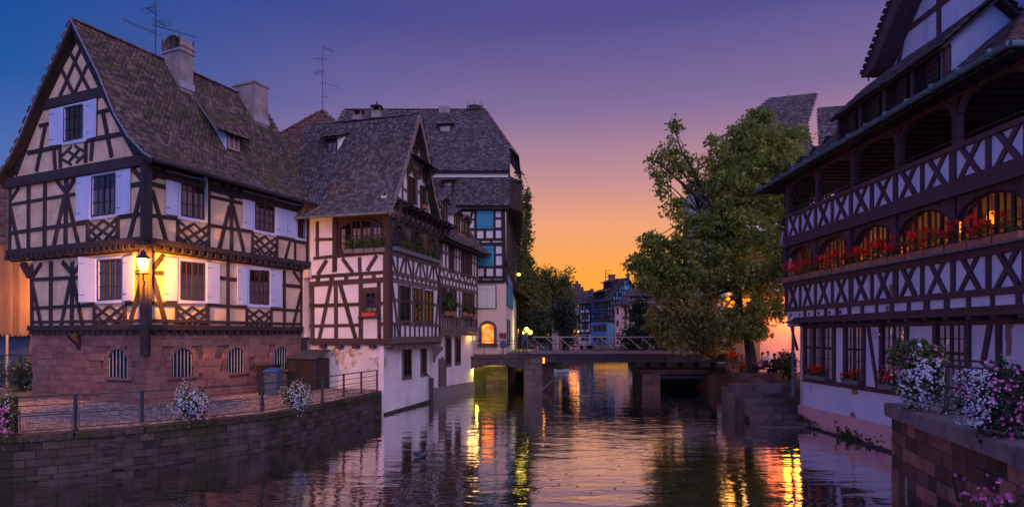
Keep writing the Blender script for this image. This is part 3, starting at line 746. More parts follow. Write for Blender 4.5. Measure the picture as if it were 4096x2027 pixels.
def arch_window(par, fac, h):
    u0, u1, z0, z1 = h; r = (u1 - u0) / 2; uc = (u0 + u1) / 2; zc = z1 - r
    prof = [(u0, z0), (u1, z0)] + [(uc + r * math.cos(a), zc + r * math.sin(a)) for a in [math.pi * i / 10 for i in range(11)]]
    w = fac.upoly(par, 'arched_window', prof, T['dark'], .03, -.055)
    # jamb stones and voussoirs
    seg = [((u0 - .11, z0 - .1), (u0 - .11, zc)), ((u1 + .11, z0 - .1), (u1 + .11, zc))]
    for a, bb in seg:
        for k in range(3):
            za, zb = lerp(a[1], bb[1], k / 3), lerp(a[1], bb[1], (k + 1) / 3)
            piece('stone', T['stone'], fac.pt(a[0], (za + zb) / 2, -.035), fac.d * .2, Vector((0, 0, zb - za - .012)), fac.n * .10, par, .03, .02)
    for k in range(7):
        a = math.pi * (k + .5) / 7; rad = fac.d * math.cos(a) + Vector((0, 0, math.sin(a))); tan = fac.d * -math.sin(a) + Vector((0, 0, math.cos(a)))
        piece('stone', T['stone'], fac.pt(uc, zc, -.035) + rad * (r + .11), tan * (r + .11) * .43, rad * .2, fac.n * .10, par, .03, .02)
    piece('sill', T['stone'], fac.pt(uc, z0 - .06, -.02), fac.d * (u1 - u0 + .05), Vector((0, 0, .10)), fac.n * .14, par, .03, .02)
    for k in range(6):
        uu = lerp(u0 + .08, u1 - .08, k / 5); zt = zc + math.sqrt(max(0, r * r - (uu - uc) ** 2)) - .01
        bb = B(); bb.cyl(fac.pt(uu, z0, -.03), fac.pt(uu, zt, -.03), .018, .018, 6); bb.build('bar', T['bar'], w)
for h in gh: arch_window(H1, G, h)
for h in rh: arch_window(H1, RF, h)
# jetty beams and joist ends
for fac, l, off in ((G, LG, 0.0), (RF, LR_, 0.0)):
    fac.beam3(H1, fac.pt(-.1 if fac is G else .05, ZJ + .05, off), fac.pt(l + .05, ZJ + .05, off), .2, T['timber'], .20)
    joists(H1, fac, .1, l, ZJ - .13, T['timber'], .36, .22, .18, .34, off)
for fac, l in ((G, UGL), (RF, UR)):
    fac.beam3(H1, fac.pt(-.2 if fac is G else .0, ZU + .17, UP), fac.pt(l + .05, ZU + .17, UP), .24, T['timber'], .16)
    fac.beam3(H1, fac.pt(.0, ZU - .12, .0), fac.pt(l, ZU - .12, .0), .18, T['timber'], .10)
    joists(H1, fac, .05, l, ZU - .05, T['timber'], .36, .22, .20, .40, UP - .02)
# ---- gable timbers
tb = T['timber']
G.beams(H1, A_, [(548, 230, 715, 560), (487, 378, 592, 592), (655, 215, 478, 622), (714, 335, 597, 590)], tb, .14, UP)
G.beams(H1, A_, [(362, 680, 828, 575, .40)], tb, .4, UP, .09)
G.beams(H1, A_, [(578, 110, 330, 690, .30), (330, 690, 118, 1235, .34), (600, 100, 815, 545, .22), (815, 545, 990, 880, .30), (985, 870, 1105, 1085, .30)], tb, .3, UP, .07)
G.beams(H1, A_, [(225, 1062, 490, 1008, .15), (680, 965, 985, 908, .15), (320, 846, 392, 828, .13), (770, 742, 885, 716, .13),
                 (368, 850, 295, 1212, .17), (436, 1030, 445, 1190, .16), (484, 1010, 487, 1180, .15), (690, 960, 688, 1140, .15), (741, 960, 730, 1125, .18), (772, 625, 763, 960, .15), (826, 745, 895, 1092, .19)], tb, .15, UP)
for k in range(3):                              # little lattice under the attic window
    a = k / 3
    G.beams(H1, A_, [(492, 1050 + 60 * a * 2 - 20, 600 + 80 * a - 20, 1160 - 10 * k, .10)], tb, .1, UP, .045) if k < 0 else None
G.beams(H1, A_, [(495, 1108, 575, 1155, .10), (540, 1040, 640, 1110, .10), (600, 1005, 680, 1050, .10), (495, 1085, 575, 1010, .10), (545, 1140, 640, 1030, .10), (610, 1140, 685, 1070, .10)], tb, .1, UP, .045)
G.beam3(H1, G.px(30, 738, UP), G.px(592, 642, UP), .42, tb, .15)
# ---- upper floor on the gable
G.beams(H1, B_, [(1172, 20, 1172, 650, .46)], tb, .4, UP, .10)
G.beams(H1, B_, [(85, 225, 82, 750, .18), (235, 200, 231, 728, .19), (366, 180, 361, 712, .19), (533, 150, 526, 692, .22)], tb, .18, UP)
G.beams(H1, B_, [(90, 356, 605, 272, .13), (1035, 207, 1150, 186, .16), (88, 582, 710, 496, .15), (955, 456, 1150, 430, .15)], tb, .14, UP)
G.beams(H1, B_, [(455, 162, 532, 265, .18), (607, 145, 540, 250, .18), (522, 285, 430, 705, .18), (540, 290, 632, 682, .18), (155, 222, 92, 315, .16), (92, 390, 166, 738, .18),
                 (1052, 58, 1145, 165, .18), (1142, 200, 1032, 645, .19), (708, 480, 705, 672, .17), (945, 452, 942, 650, .17)], tb, .17, UP)
def lattice(par, fac, zm, x0, y0, x1, y0b, y1, y1b, off, w=.095, m=tb):   # crossed laths inside a panel: corners (x0,y0) (x1,y0b) (x1,y1b) (x0,y1)
    q = [fac.px(*zm(x0, y0)[0], off), fac.px(*zm(x1, y0b)[0], off), fac.px(*zm(x1, y1b)[0], off), fac.px(*zm(x0, y1)[0], off)]
    for a, c in (((0, .33), (.5, 1)), ((0, .0), (1, 1)), ((.5, 0), (1, .5)), ((0, .72), (.33, 1.0))):
        fac.beam3(par, bil(q, *a), bil(q, *c), w, m, .045, 'lath')
        fac.beam3(par, bil(q, 1 - a[0], a[1]), bil(q, 1 - c[0], c[1]), w, m, .055, 'lath')
lattice(H1, G, B_, 715, 500, 940, 465, 668, 645, UP)
# ---- lower floor on the gable
G.beams(H1, B_, [(258, 825, 261, 1350, .18), (413, 812, 410, 1345, .18), (580, 808, 577, 1345, .22)], tb, .18)
G.beams(H1, B_, [(268, 952, 622, 935, .14), (1072, 896, 1150, 896, .14), (264, 1180, 757, 1154, .14), (1005, 1146, 1150, 1134, .14)], tb, .14)
G.beams(H1, B_, [(502, 812, 582, 905, .18), (660, 815, 585, 905, .18), (566, 955, 485, 1345, .18), (590, 955, 672, 1345, .18), (335, 825, 268, 925, .16), (264, 985, 340, 1345, .18),
                 (1142, 925, 1030, 1345, .19), (758, 1155, 756, 1345, .17), (1000, 1155, 1002, 1345, .17)], tb, .17)
G.beams(H1, B_, [(1172, 700, 1172, 1350, .42)], tb, .4, 0, .10)
G.beams(H1, B_, [(198, 825, 258, 935, .16)], tb, .16, .0, .2)
lattice(H1, G, B_, 765, 1165, 998, 1155, 1345, 1342, 0.0)
G.beam3(H1, G.pt(-.05, ZJ + .30, 0), G.pt(LG, ZJ + .30, 0), .12, tb, .07)
# console under the corner post and on the gable
def console(par, fac, u, ztop, h, out, m, w=.2):
    b = B(); p = fac.pt(u - w / 2, 0); e = fac.n
    b.prism([p + e * .0 + Vector((0, 0, ztop)), p + e * out + Vector((0, 0, ztop)), p + e * out + Vector((0, 0, ztop - .12)), p + e * .10 + Vector((0, 0, ztop - h * .7)), p + e * .06 + Vector((0, 0, ztop - h)), p + Vector((0, 0, ztop - h))], fac.d * w)
    return b.build('bracket', m, par)
console(H1, G, G.u(Cc(378, 500)[0][0]), ZJ - .2, .62, .42, tb)
b = B(); cd = (G.n + RF.n).normalized(); sd = Vector((cd.y, -cd.x, 0)); p = Vector((C0[0], C0[1], 0)) + cd * -.05
b.prism([p - sd * .14 + Vector((0, 0, ZJ + .05)), p - sd * .14 + cd * .5 + Vector((0, 0, ZJ + .05)), p - sd * .14 + cd * .42 + Vector((0, 0, ZJ - .35)), p - sd * .14 + cd * .26 + Vector((0, 0, ZJ - 1.0)), p - sd * .14 + Vector((0, 0, ZJ - 1.0))], sd * .28)
b.build('bracket', tb, H1)
b = B(); b.box(p + cd * .16 + Vector((0, 0, (ZU + ZJ) / 2)), sd * .17, cd * .12, (0, 0, (ZU - ZJ) / 2)); b.build('corner_post', T['timber'], H1)
# ---- gable windows
def win1(fac, zm, outer, dark, off, cur=None, rows=3, sh=(), cm=T['shutter']):
    o, d = zm(*outer), zm(*dark)
    casing(H1, fac, o, d, cm, off + .075, .07)
    window(H1, fac, d, 2, rows, off + .045, back=T['dark'], curtain=cur, fw=.06)
    for s in sh:
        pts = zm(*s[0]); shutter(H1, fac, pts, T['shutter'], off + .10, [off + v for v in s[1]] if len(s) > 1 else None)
cur = (T['curtain'], ((.04, .28), (.30, .48), (.54, .74), (.78, .96)), .34)
win1(G, A_, (497, 690, 690, 645, 685, 965, 492, 1000), (515, 705, 663, 672, 660, 940, 512, 970), UP, None, 3, (((392, 715, 494, 692, 490, 990, 390, 1002),), ((692, 645, 762, 625, 757, 930, 687, 950),)))
win1(G, B_, (718, 110, 925, 75, 925, 450, 712, 480), (738, 138, 922, 108, 918, 425, 735, 450), UP, cur, 3, (((605, 140, 715, 122, 710, 470, 602, 485),), ((927, 82, 1033, 65, 1028, 425, 927, 440),)))
win1(G, B_, (765, 780, 975, 760, 990, 1135, 762, 1145), (785, 800, 970, 790, 970, 1105, 785, 1115), 0.0, (T['curtain'], ((.04, .3), (.32, .48), (.54, .74), (.78, .96)), .05), 3,
     (((622, 770, 760, 785, 758, 1130, 625, 1130), (.30, .10, .10, .30)), ((977, 775, 1070, 755, 1060, 1115, 978, 1120), (.12, .2, .2, .12))))
# ---- right facade timbers
RF.beams(H1, Rr, [(80, 165, 180, 190, .16), (478, 250, 712, 302, .13), (80, 382, 262, 405, .13), (470, 448, 782, 497, .13), (940, 530, 1148, 576, .13)], tb, .14, UP)
RF.beams(H1, Rr, [(82, 128, 168, 62, .16), (82, 212, 177, 560, .16), (562, 162, 624, 255, .15), (694, 198, 630, 268, .15), (616, 315, 543, 610, .15), (636, 315, 712, 630, .15),
                  (627, 180, 627, 622, .16), (475, 145, 470, 598, .13), (258, 408, 254, 575, .13), (772, 498, 770, 642, .13), (943, 535, 940, 668, .13), (1066, 558, 1066, 694, .12), (1031, 558, 999, 680, .12), (1150, 300, 1150, 700, .14)], tb, .15, UP)
RF.beams(H1, Rr, [(40, 40, 40, 560, .34)], tb, .3, UP, .10)
lattice(H1, RF, Rr, 266, 420, 464, 455, 575, 595, UP)
lattice(H1, RF, Rr, 780, 512, 934, 538, 638, 664, UP)
RF.beam3(H1, RF.pt(.0, ZE - .16, UP), RF.pt(UR, ZE - .16, UP), .3, tb, .12)
RF.beams(H1, Rr, [(85, 775, 168, 778, .15), (548, 812, 670, 826, .15), (983, 860, 1108, 872, .15), (80, 985, 252, 992, .13), (462, 998, 737, 1014, .13), (900, 1026, 1108, 1038, .13)], tb, .14)
RF.beams(H1, Rr, [(603, 705, 603, 1158, .16), (992, 762, 992, 1162, .14), (1110, 768, 1110, 1165, .14), (247, 995, 247, 1152, .13), (462, 995, 462, 1155, .14), (733, 1012, 733, 1158, .13), (903, 1022, 902, 1160, .13),
                  (157, 655, 84, 748, .16), (84, 798, 177, 1150, .17), (1054, 768, 1108, 848, .14), (1107, 905, 1048, 1162, .14)], tb, .15)
RF.beams(H1, Rr, [(45, 700, 45, 1150, .3)], tb, .3, 0, .10)
lattice(H1, RF, Rr, 258, 1005, 456, 1015, 1148, 1152, 0.0)
lattice(H1, RF, Rr, 740, 1028, 897, 1036, 1154, 1158, 0.0)
RF.beam3(H1, RF.pt(.1, ZJ + .30, 0), RF.pt(LR_, ZJ + .30, 0), .12, tb, .07)
win1(RF, Rr, (268, 92, 465, 135, 462, 435, 262, 405), (285, 118, 445, 150, 445, 410, 283, 382), UP, cur, 3, (((183, 72, 266, 95, 260, 385, 180, 372),), ((446, 112, 468, 122, 467, 432, 450, 430), (.10, .42, .42, .10))))
win1(RF, Rr, (785, 228, 938, 262, 938, 525, 780, 495), (793, 245, 922, 275, 920, 500, 793, 475), UP, cur, 4, (((712, 208, 784, 228, 779, 485, 712, 470),), ((942, 268, 1015, 285, 1015, 528, 940, 518),)))
win1(RF, Rr, (1080, 300, 1147, 312, 1147, 560, 1075, 548), (1085, 318, 1132, 328, 1132, 540, 1087, 530), UP, None, 4, (((1019, 287, 1079, 300, 1074, 540, 1019, 530),),))
win1(RF, Rr, (265, 672, 460, 690, 460, 990, 262, 985), (278, 695, 440, 710, 438, 965, 278, 958), 0.0, cur, 3, (((172, 668, 262, 675, 258, 970, 170, 968),), ((463, 702, 550, 712, 550, 990, 462, 985),)))
win1(RF, Rr, (742, 730, 900, 745, 898, 1018, 740, 1010), (755, 755, 885, 765, 882, 995, 755, 985), 0.0, cur, 3, (((672, 728, 741, 732, 739, 998, 675, 995),), ((903, 758, 980, 762, 980, 1012, 902, 1008),)))
# corbelled party wall at the far end
b = B()
for z0, z1, o, u0, u1 in ((ZJ - .35, ZJ - .05, .28, 7.95, 8.6), (ZJ - .05, ZU - .5, .10, 7.95, 8.35), (ZU - .5, ZU - .1, .38, 7.95, 8.75), (ZU - .1, ZE + .25, .26, 8.3, 8.75)):
    p = RF.pt(u0, z0); b.prism([p - RF.n * .5, p + RF.n * o, p + RF.n * o + ub * (u1 - u0), p - RF.n * .5 + ub * (u1 - u0)], (0, 0, z1 - z0))
b.build('party_wall', T['peach'], H1)
# ---- roof
RL = 9.0
back = ub * (RL + VO)
rend = [p + back for p in pr]
roof(H1, pr[::-1], rend[::-1], T['tile'], .175, .150, 300)
lend = [p + back for p in pl]
roof(H1, pl[::-1], lend[::-1], T['tile'], .24, .24, 40)
ridge(H1, pr[0] + Vector((0, 0, .03)), rend[0] + Vector((0, 0, .03)), T['tiler'], .34, .12)
b = B()
for P in (pr, pl):
    for i in range(len(P) - 1):
        q0, q1 = P[i], P[i + 1]; b.bar(q0 - Vector((0, 0, .10)) + G.n * .03, q1 - Vector((0, 0, .10)) + G.n * .03, .17, .05, G.n)
b.build('bargeboard', T['timber'], H1)
b = B()
for P in (pr, pl):
    for i in range(len(P) - 1): b.bar(P[i] + G.n * .06 + Vector((0, 0, .015)), P[i + 1] + G.n * .06 + Vector((0, 0, .015)), .05, .06, G.n)
b.build('verge_board', T['zinc'], H1)
b = B(); e0, e1 = pr[-1] - Vector((0, 0, .05)), rend[-1] - Vector((0, 0, .05)); b.cyl(e0 + RF.n * .08, e1 + RF.n * .08, .07, .07, 8); b.build('gutter', T['metal'], H1)
# far gable wall
b = B(); b.prism([p + back - ub * .4 - Vector((0, 0, .2)) for p in pr] + [p + back - ub * .4 - Vector((0, 0, .2)) for p in pl[::-1][:-1]], ub * .2); b.build('wall', T['cream'], H1)
# ---- dormer
pn = (rend[1] - pr[1]).cross(pr[2] - pr[1]).normalized()
def onroof(x, y): return hitplane(x, y, pr[1], pn)
Zd = Zm(0, 0, 1.2746)
dl, dr = onroof(*Zd(1150, 768)[0]), onroof(*Zd(1226, 800)[0])
DF = Fac((dl.x, dl.y), ub, RF.n)
dq = [DF.px(*p) for p in Zd(1150, 655, 1226, 685, 1226, 805, 1150, 775)]
b = B(); b.prism([p - RF.n * .05 for p in dq], -RF.n * .10); dm = b.build('dormer', T['frame'], H1)
window3(dm, [DF.px(*p, .02) for p in Zd(1166, 678, 1216, 698, 1216, 772, 1166, 755)], RF.n, 1, 2, (.5,), T['framew'], back=T['curtain'], gm=T['glass'])
rt0, rt1 = onroof(*Zd(1000, 500)[0]), onroof(*Zd(1085, 520)[0])
e0, e1 = DF.px(*Zd(1105, 650)[0], .35), DF.px(*Zd(1275, 676)[0], .35)
e1 = e0 + ub * ((e1 - e0).dot(ub)); top0 = rt0; top1 = rt0 + ub * ((e1 - e0).dot(ub))
roof(H1, [e0, top0 - Vector((0, 0, -.03))], [e1, top1 + Vector((0, 0, .03))], T['tile'], .175, .15, 40, name='dormer_roof')
b = B(); b.prism([dq[0] + Vector((0, 0, .05)), dq[3], top0 + Vector((0, 0, -.05))], ub * .06); b.build('dormer_cheek', T['shutter'], H1)
b = B(); b.bar(e0 + Vector((0, 0, -.06)), top0 + Vector((0, 0, -.05)), .05, .16, ub); b.build('verge_board', T['zinc'], H1)
b = B(); b.prism([dq[3] - Vector((0, 0, .0)), dq[2], dq[2] + (pr[-2] - pr[1]).normalized() * .45, dq[3] + (pr[-2] - pr[1]).normalized() * .45], pn * .06 * (1 if pn.z > 0 else -1)); b.build('dormer_apron', T['zinc'], H1)
# ---- chimneys
def chimney(par, base, xr, xl, ytop, mcap=True):
    FR = Fac((base.x, base.y), ub, RF.n); FG = Fac((base.x, base.y), ua, G.n)
    wr = FR.u(xr); wg = FG.u(xl); zt = FR.z((base.x / base.y) * F + CX, ytop)
    b = B(); p = Vector((base.x, base.y, base.z - .6)); b.prism([p, p + ub * wr, p + ub * wr + ua * wg, p + ua * wg], (0, 0, zt - p.z))
    ch = b.build('chimney', T['concrete'], par)
    c = Vector((base.x, base.y, zt)); o = .06
    b = B(); b.prism([c - ub * o - ua * o, c + ub * (wr + o) - ua * o, c + ub * (wr + o) + ua * (wg + o), c - ub * o + ua * (wg + o)], (0, 0, .10)); b.build('chimney_cap', T['concrete'], ch)
    b = B(); q = Vector((base.x, base.y, base.z + .02)); s_ = .05; b.prism([q - ub * s_ - ua * s_, q + ub * (wr + s_) - ua * s_, q + ub * (wr + s_) + ua * .1, q - ub * s_ + ua * .1], (0, 0, .3)); b.build('flashing', T['zinc'], ch)
    return ch, c, wr, wg, zt
b1 = onroof(718, 348); ch, c, wr, wg, zt = chimney(H1, b1, 773, 651, 200)
for k in range(4):                                # open arched cowl on the first chimney
    for s in (0, 1):
        p = c + ua * (wg * (k / 3)) + ub * (wr * s) + Vector((0, 0, .1)); b = B(); b.cyl(p, p + Vector((0, 0, .55)), .035, .035, 6); b.build('cowl_bar', T['metal'], ch)
b = B(); K = 8; arc = [(c + ua * (wg * .5 - math.cos(math.pi * i / K) * (wg * .5 + .04)) + Vector((0, 0, .25 + .5 * math.sin(math.pi * i / K)))) for i in range(K + 1)]
for i in range(K): b.prism([arc[i], arc[i + 1], arc[i + 1] + ub * wr, arc[i] + ub * wr], (0, 0, .06))
b.build('cowl', T['concrete'], ch)
b = B(); b.prism([c + ub * (wr + .0) + Vector((0, 0, .1)), c + ub * wr + ua * wg + Vector((0, 0, .1)), c + ub * wr + ua * wg + Vector((0, 0, .5)), c + ub * wr + ua * wg * .5 + Vector((0, 0, .72)), c + ub * wr + Vector((0, 0, .5))], -ub * .05)
b.prism([c + Vector((0, 0, .1)), c + ub * wr + Vector((0, 0, .1)), c + ub * wr + Vector((0, 0, .48)), c + Vector((0, 0, .48))], ua * .06); b.build('cowl_side', T['concrete'], ch)
b2 = onroof(1018, 486); chimney(H1, b2, 1073, 932, 330)
# vent pipe flashing on the roof
# ---- antenna on the cream house
def antenna(name, label, foot, h, arms, loc_group='television antennas on the roofs', k_=1.0):
    r = root(name, label, 'antenna', foot, loc_group)
    b = B(); b.cyl(foot - Vector((0, 0, .25)), foot + Vector((0, 0, h)), .028 * k_, .02 * k_, 6); b.build('mast', T['metal'], r)
    for (z, d, Ln, n, el, elv) in arms:
        d = Vector(d).normalized(); p = foot + Vector((0, 0, z)); s = Vector((-d.y, d.x, 0)).normalized()
        if elv: s = Vector((0, 0, 1))
        b = B(); b.cyl(p - d * .15, p + d * Ln, .014 * k_, .014 * k_, 5)
        bo = b.build('boom', T['metal'], r)
        b = B()
        for k in range(n):
            q = p + d * Ln * (k + .6) / n; l = el * (1 - .35 * k / max(1, n)); b.cyl(q - s * l, q + s * l, .008 * k_, .008 * k_, 4)
        b.build('element', T['metal'], bo)
    return r
ap = onroof(622, 335)
antenna('roof_antenna', 'tall antenna mast with long toothed booms beside the cowled chimney', ap, (at(622, -5, ap.y).z - ap.z),
        [(at(625, 135, ap.y).z - ap.z, (-1, -.35, .35), 1.25, 13, .11, True), (at(625, 105, ap.y).z - ap.z, (1, .3, -.17), 1.6, 12, .10, False), (at(625, 80, ap.y).z - ap.z, (.3, 1, 0), .6, 4, .5, False), (at(625, 20, ap.y).z - ap.z, (-.5, -.3, -.5), .4, 4, .28, False), (at(625, 55, ap.y).z - ap.z, (-.3, -1, 0), .5, 3, .45, False)])
# ---- corner lantern
lp = at(573, 1052, 21.32)
LN = root('wall_lantern', 'glowing street lantern hung on the corner post of the cream house', 'lantern', (lp.x, lp.y, lp.z - .45))
def lantern(r, c, s=1.0, glassm=None):
    pan = B(); pan.lathe(c + Vector((0, 0, -.34 * s)), [(.10 * s, 0), (.24 * s, .03), (.22 * s, .05)], 12); pan.build('light_shield', T['metal'], r)  # wide pan added under the glass to block downward lamp light
    b = B(); b.lathe(c, [(.10 * s, -.24 * s), (.17 * s, .12 * s)], 8); b.f = b.f[:-2]; b.build('lantern_glass', glassm or T['lampglass'], r)
    b = B(); b.lathe(c + Vector((0, 0, .125 * s)), [(.22 * s, 0), (.16 * s, .08 * s), (.07 * s, .16 * s), (.09 * s, .2 * s), (.03 * s, .28 * s)], 10); b.build('lantern_cap', T['metal'], r)
    b = B(); b.lathe(c + Vector((0, 0, -.31 * s)), [(.05 * s, 0), (.12 * s, .065 * s)], 8)
    for k in range(4):
        a = math.pi / 4 + k * math.pi / 2; d = Vector((math.cos(a), math.sin(a), 0)); b.cyl(c + d * .105 * s + Vector((0, 0, -.24 * s)), c + d * .178 * s + Vector((0, 0, .12 * s)), .010 * s, .010 * s, 4)
    b.build('lantern_cage', T['metal'], r)
lantern(LN, lp, 1.15)
b = B(); q = Vector((C0[0], C0[1], lp.z - .55)) + cd * .2
b.tube([q, q + cd * .2 + Vector((0, 0, -.05)), lp + Vector((0, 0, -.6)), lp + Vector((0, 0, -.36))], .026, 6)
b.tube([q + Vector((0, 0, -.9)), q + cd * .05 + Vector((0, 0, -.4)), q], .018, 6); b.build('lantern_bracket', T['metal'], LN)
point('lantern_light', lp, 2000, (1.0, .31, .005), .08)
# ================================================================= white house with brown timbers at the water
C2 = (-5.87, 28.6); va = Vector((-1, .2746, 0)).normalized(); vb = Vector((.2746, 1, 0)).normalized()
F2 = Fac(C2, va); R2 = Fac(C2, vb)
H2 = root('timber_framed_house', 'white house with brown timbers and a tall narrow gable rising from the water', 'house', (-8, 31, QZ))
D_ = Zm(1240, 780, 1.821); E_ = Zm(1200, 950, 1.594); G_ = Zm(1500, 420, 1.992); P_ = Zm(1560, 440, 2.55)
br = T['brown']; gy = T['grey']
S1, S2 = R2.u(1758), R2.u(1912)               # end of the gabled bay and of the long wing
LF2 = 4.3; Z2J = F2.z(1400, 1372); Z2E = 9.75
ZSL = F2.z(1400, 1022); ZG2 = Z2J - .1
# ground floor, plaster down to the water
b = B(); gi = -.33
p = R2.pt(-.0, 0, gi)
GFc = F2.pt(.34, 0, -.12)
F2.upoly(H2, 'wall', [(.32, -.6), (LF2, -.6), (LF2, ZG2 + .1), (.32, ZG2 + .1)], T['stained'], .2, -.12)
R2.upoly(H2, 'wall', [(.1, -.6), (S2, -.6), (S2, ZG2 + .55), (.1, ZG2 + .55)], T['white'], .25, gi)
R2.upoly(H2, 'plinth', [(S1 - .6, -.5), (S2 + .02, -.5), (S2 + .02, .62), (S1 - .6, .80)], T['coping'], .1, gi + .07)
R2.upoly(H2, 'plinth', [(.1, -.5), (S1 - .6, -.5), (S1 - .6, .16), (.1, .10)], T['quaym'], .1, gi + .10)
# upper floors front: two wall strips so that the arched loggia window has its own dark reveal
F2.upoly(H2, 'wall', [(-.0, ZG2), (LF2, ZG2), (LF2, ZSL), (.0, ZSL)], T['white'])
F2.upoly(H2, 'wall', [(2.9, ZSL), (LF2, ZSL), (LF2, Z2E), (2.9, Z2E)], T['white'])
F2.upoly(H2, 'wall', [(.0, ZSL), (2.9, ZSL), (2.9, Z2E), (.0, Z2E)], br, .2, -.05)
R2.upoly(H2, 'wall', [(.25, ZG2), (S1, ZG2), (S1, 10.2), (.25, 10.2)], T['white'])
R2.upoly(H2, 'wall', [(S1, ZG2 + .45), (S2, ZG2 + .45), (S2, 9.3), (S1, 9.3)], T['white'], .25, -.10)
b = B(); pp = R2.pt(S2 - .02, 0, -.1); b.prism([pp + Vector((0, 0, ZG2)), pp - R2.n * 6 + Vector((0, 0, ZG2)), pp - R2.n * 6 + Vector((0, 0, 12)), pp - R2.n * 3 + Vector((0, 0, 14)), pp + Vector((0, 0, 9.2))], vb * -.2); b.build('wall', T['white'], H2)
# front timbers
F2.beams(H2, D_, [(558, 140, 560, 1075, .30)], br, .3, 0, .10)
F2.beams(H2, D_, [(40, 325, 168, 322, .14), (55, 195, 55, 445, .16), (182, 170, 182, 565, .24), (30, 462, 180, 446, .16), (180, 446, 562, 412, .18), (125, 474, 58, 580, .18), (238, 462, 312, 563, .18), (488, 440, 418, 552, .18), (362, 452, 366, 560, .18),
                  (0, 598, 570, 560, .18), (0, 650, 572, 615, .26), (60, 596, 60, 640, .2), (160, 590, 160, 632, .2), (265, 582, 266, 625, .2), (373, 575, 373, 618, .2), (467, 568, 467, 612, .18),
                  (18, 660, 22, 1068, .2), (190, 650, 193, 1062, .2), (372, 640, 372, 1058, .2), (503, 635, 507, 1056, .18),
                  (152, 655, 66, 1062, .2), (222, 650, 338, 1058, .2), (0, 806, 360, 795, .16), (515, 789, 545, 787, .16), (0, 953, 360, 945, .16), (515, 940, 545, 938, .16), (362, 694, 505, 684, .22)], br)
F2.beam3(H2, F2.pt(-.1, Z2J + .08), F2.pt(LF2, Z2J + .08), .30, br, .14)
joists(H2, F2, .4, LF2 - .3, Z2J - .16, br, .8, .3, .16, .3)
F2.poly(H2, 'plaster_panel', D_(68, 215, 110, 215, 150, 240, 163, 300, 163, 440, 68, 440), T['white'], .03, .012)
# front windows
window(H2, F2, D_(212, 250, 528, 235, 528, 400, 212, 405), 2, 3, .02, mullions=(.30, .52, .76), fm=br, back=T['dark'], curtain=(T['curtain'], ((.05, .16), (.33, .48), (.56, .72), (.80, .95)), .0), fw=.10, gb=.03, arch=.42)
F2.poly(H2, 'window_casing', D_(378, 690, 500, 685, 500, 888, 376, 890), br, .05, .04)
window(H2, F2, D_(408, 712, 490, 708, 488, 850, 408, 852), 2, 3, .07, mullions=(), fm=T['frame'], back=T['dark'], curtain=(T['curtain'], ((.02, .98),), .78), fw=.06)
F2.beams(H2, D_, [(368, 890, 512, 888, .08)], br, .08, .02, .3, 'sill')
# river side of the gabled bay
R2.beams(H2, D_, [(576, 140, 580, 1080, .34)], br, .3, 0, .08)
zs = [R2.z(1560, 1010), R2.z(1558, 1090), R2.z(1558, 1122), R2.z(1560, 1282), R2.z(1560, 1362)]
def hb(z, w, u0=0.0, u1=None, m=br, off=0.0, t=.055): R2.beam3(H2, R2.pt(u0, z, off), R2.pt(S1 if u1 is None else u1, z, off), w, m, t)
zSill = R2.z(1655, 1036); zA = R2.z(1655, 1108); zB = R2.z(1655, 1135); zR = R2.z(1655, 1297); zJ2 = R2.z(1655, 1358)
hb(zSill, .2, m=gy); hb(zA, .2, m=gy); hb(zB, .24, m=gy); hb(zR, .15, m=gy); hb(R2.z(1655, 1208), .14, m=gy)
hb(zJ2, .34, m=gy, t=.20)
def vpost(u, z0, z1, w, m=br, off=0.0): R2.beam3(H2, R2.pt(u, z0, off), R2.pt(u, z1, off), w, m)
def vdiag(u0, z0, u1, z1, w, m=br, off=0.0): R2.beam3(H2, R2.pt(u0, z0, off), R2.pt(u1, z1, off), w, m)
nb = 7
for k in range(nb):                            # alternating braces under the arched windows
    ua_, ub_ = S1 * k / nb, S1 * (k + 1) / nb
    vpost(ub_ - .03, zA, zSill, .13)
    if k % 2 == 0: vdiag(ua_ + .15, zSill, ub_ - .2, zA, .13)
    else: vdiag(ub_ - .15, zSill, ua_ + .2, zA, .13)
for k in range(11): vpost(S1 * (k + .5) / 11, zB, zA, .14)
wpx = [(650, 718, 665, 915), (752, 808, 685, 915), (835, 886, 702, 920)]
cw = []
for (a, c, y0, y1) in wpx:
    (x0, Y0), (x1, Y1) = D_(a, y0, c, y1); u0, u1 = R2.u(x0), R2.u(x1); z1 = R2.z((x0 + x1) / 2, Y0); z0 = R2.z((x0 + x1) / 2, Y1); cw.append((u0, u1))
    q = [R2.pt(u0, z1, .05), R2.pt(u1, z1, .05), R2.pt(u1, z0, .05), R2.pt(u0, z0, .05)]
    window3(H2, q, R2.n, 1, 5, (.5,), T['frame'], back=T['dark'], fw=.10, split=2, sill=(gy, .16))
    vpost(u0 - .12, zR, zB, .12, gy); vpost(u1 + .12, zR, zB, .12, gy)
vdiag(.25, zB, 1.05, zJ2, .14); vdiag(S1 - .2, zB, S1 - .75, zJ2, .14); vpost(S1 - .06, zJ2, 9.2, .2)
for k in range(10): vpost(S1 * (k + 1) / 11, zJ2, zR, .11)
R2.upoly(H2, 'jetty_board', [(-.05, zJ2 - .32), (S1, zJ2 - .30), (S1, zJ2 - .08), (-.05, zJ2 - .08)], gy, .35, .10)
joists(H2, R2, .2, S1 - .1, zJ2 - .40, gy, .55, .2, .16, .42)
console(H2, R2, S1 - .9, zJ2 - .4, .9, .55, gy)
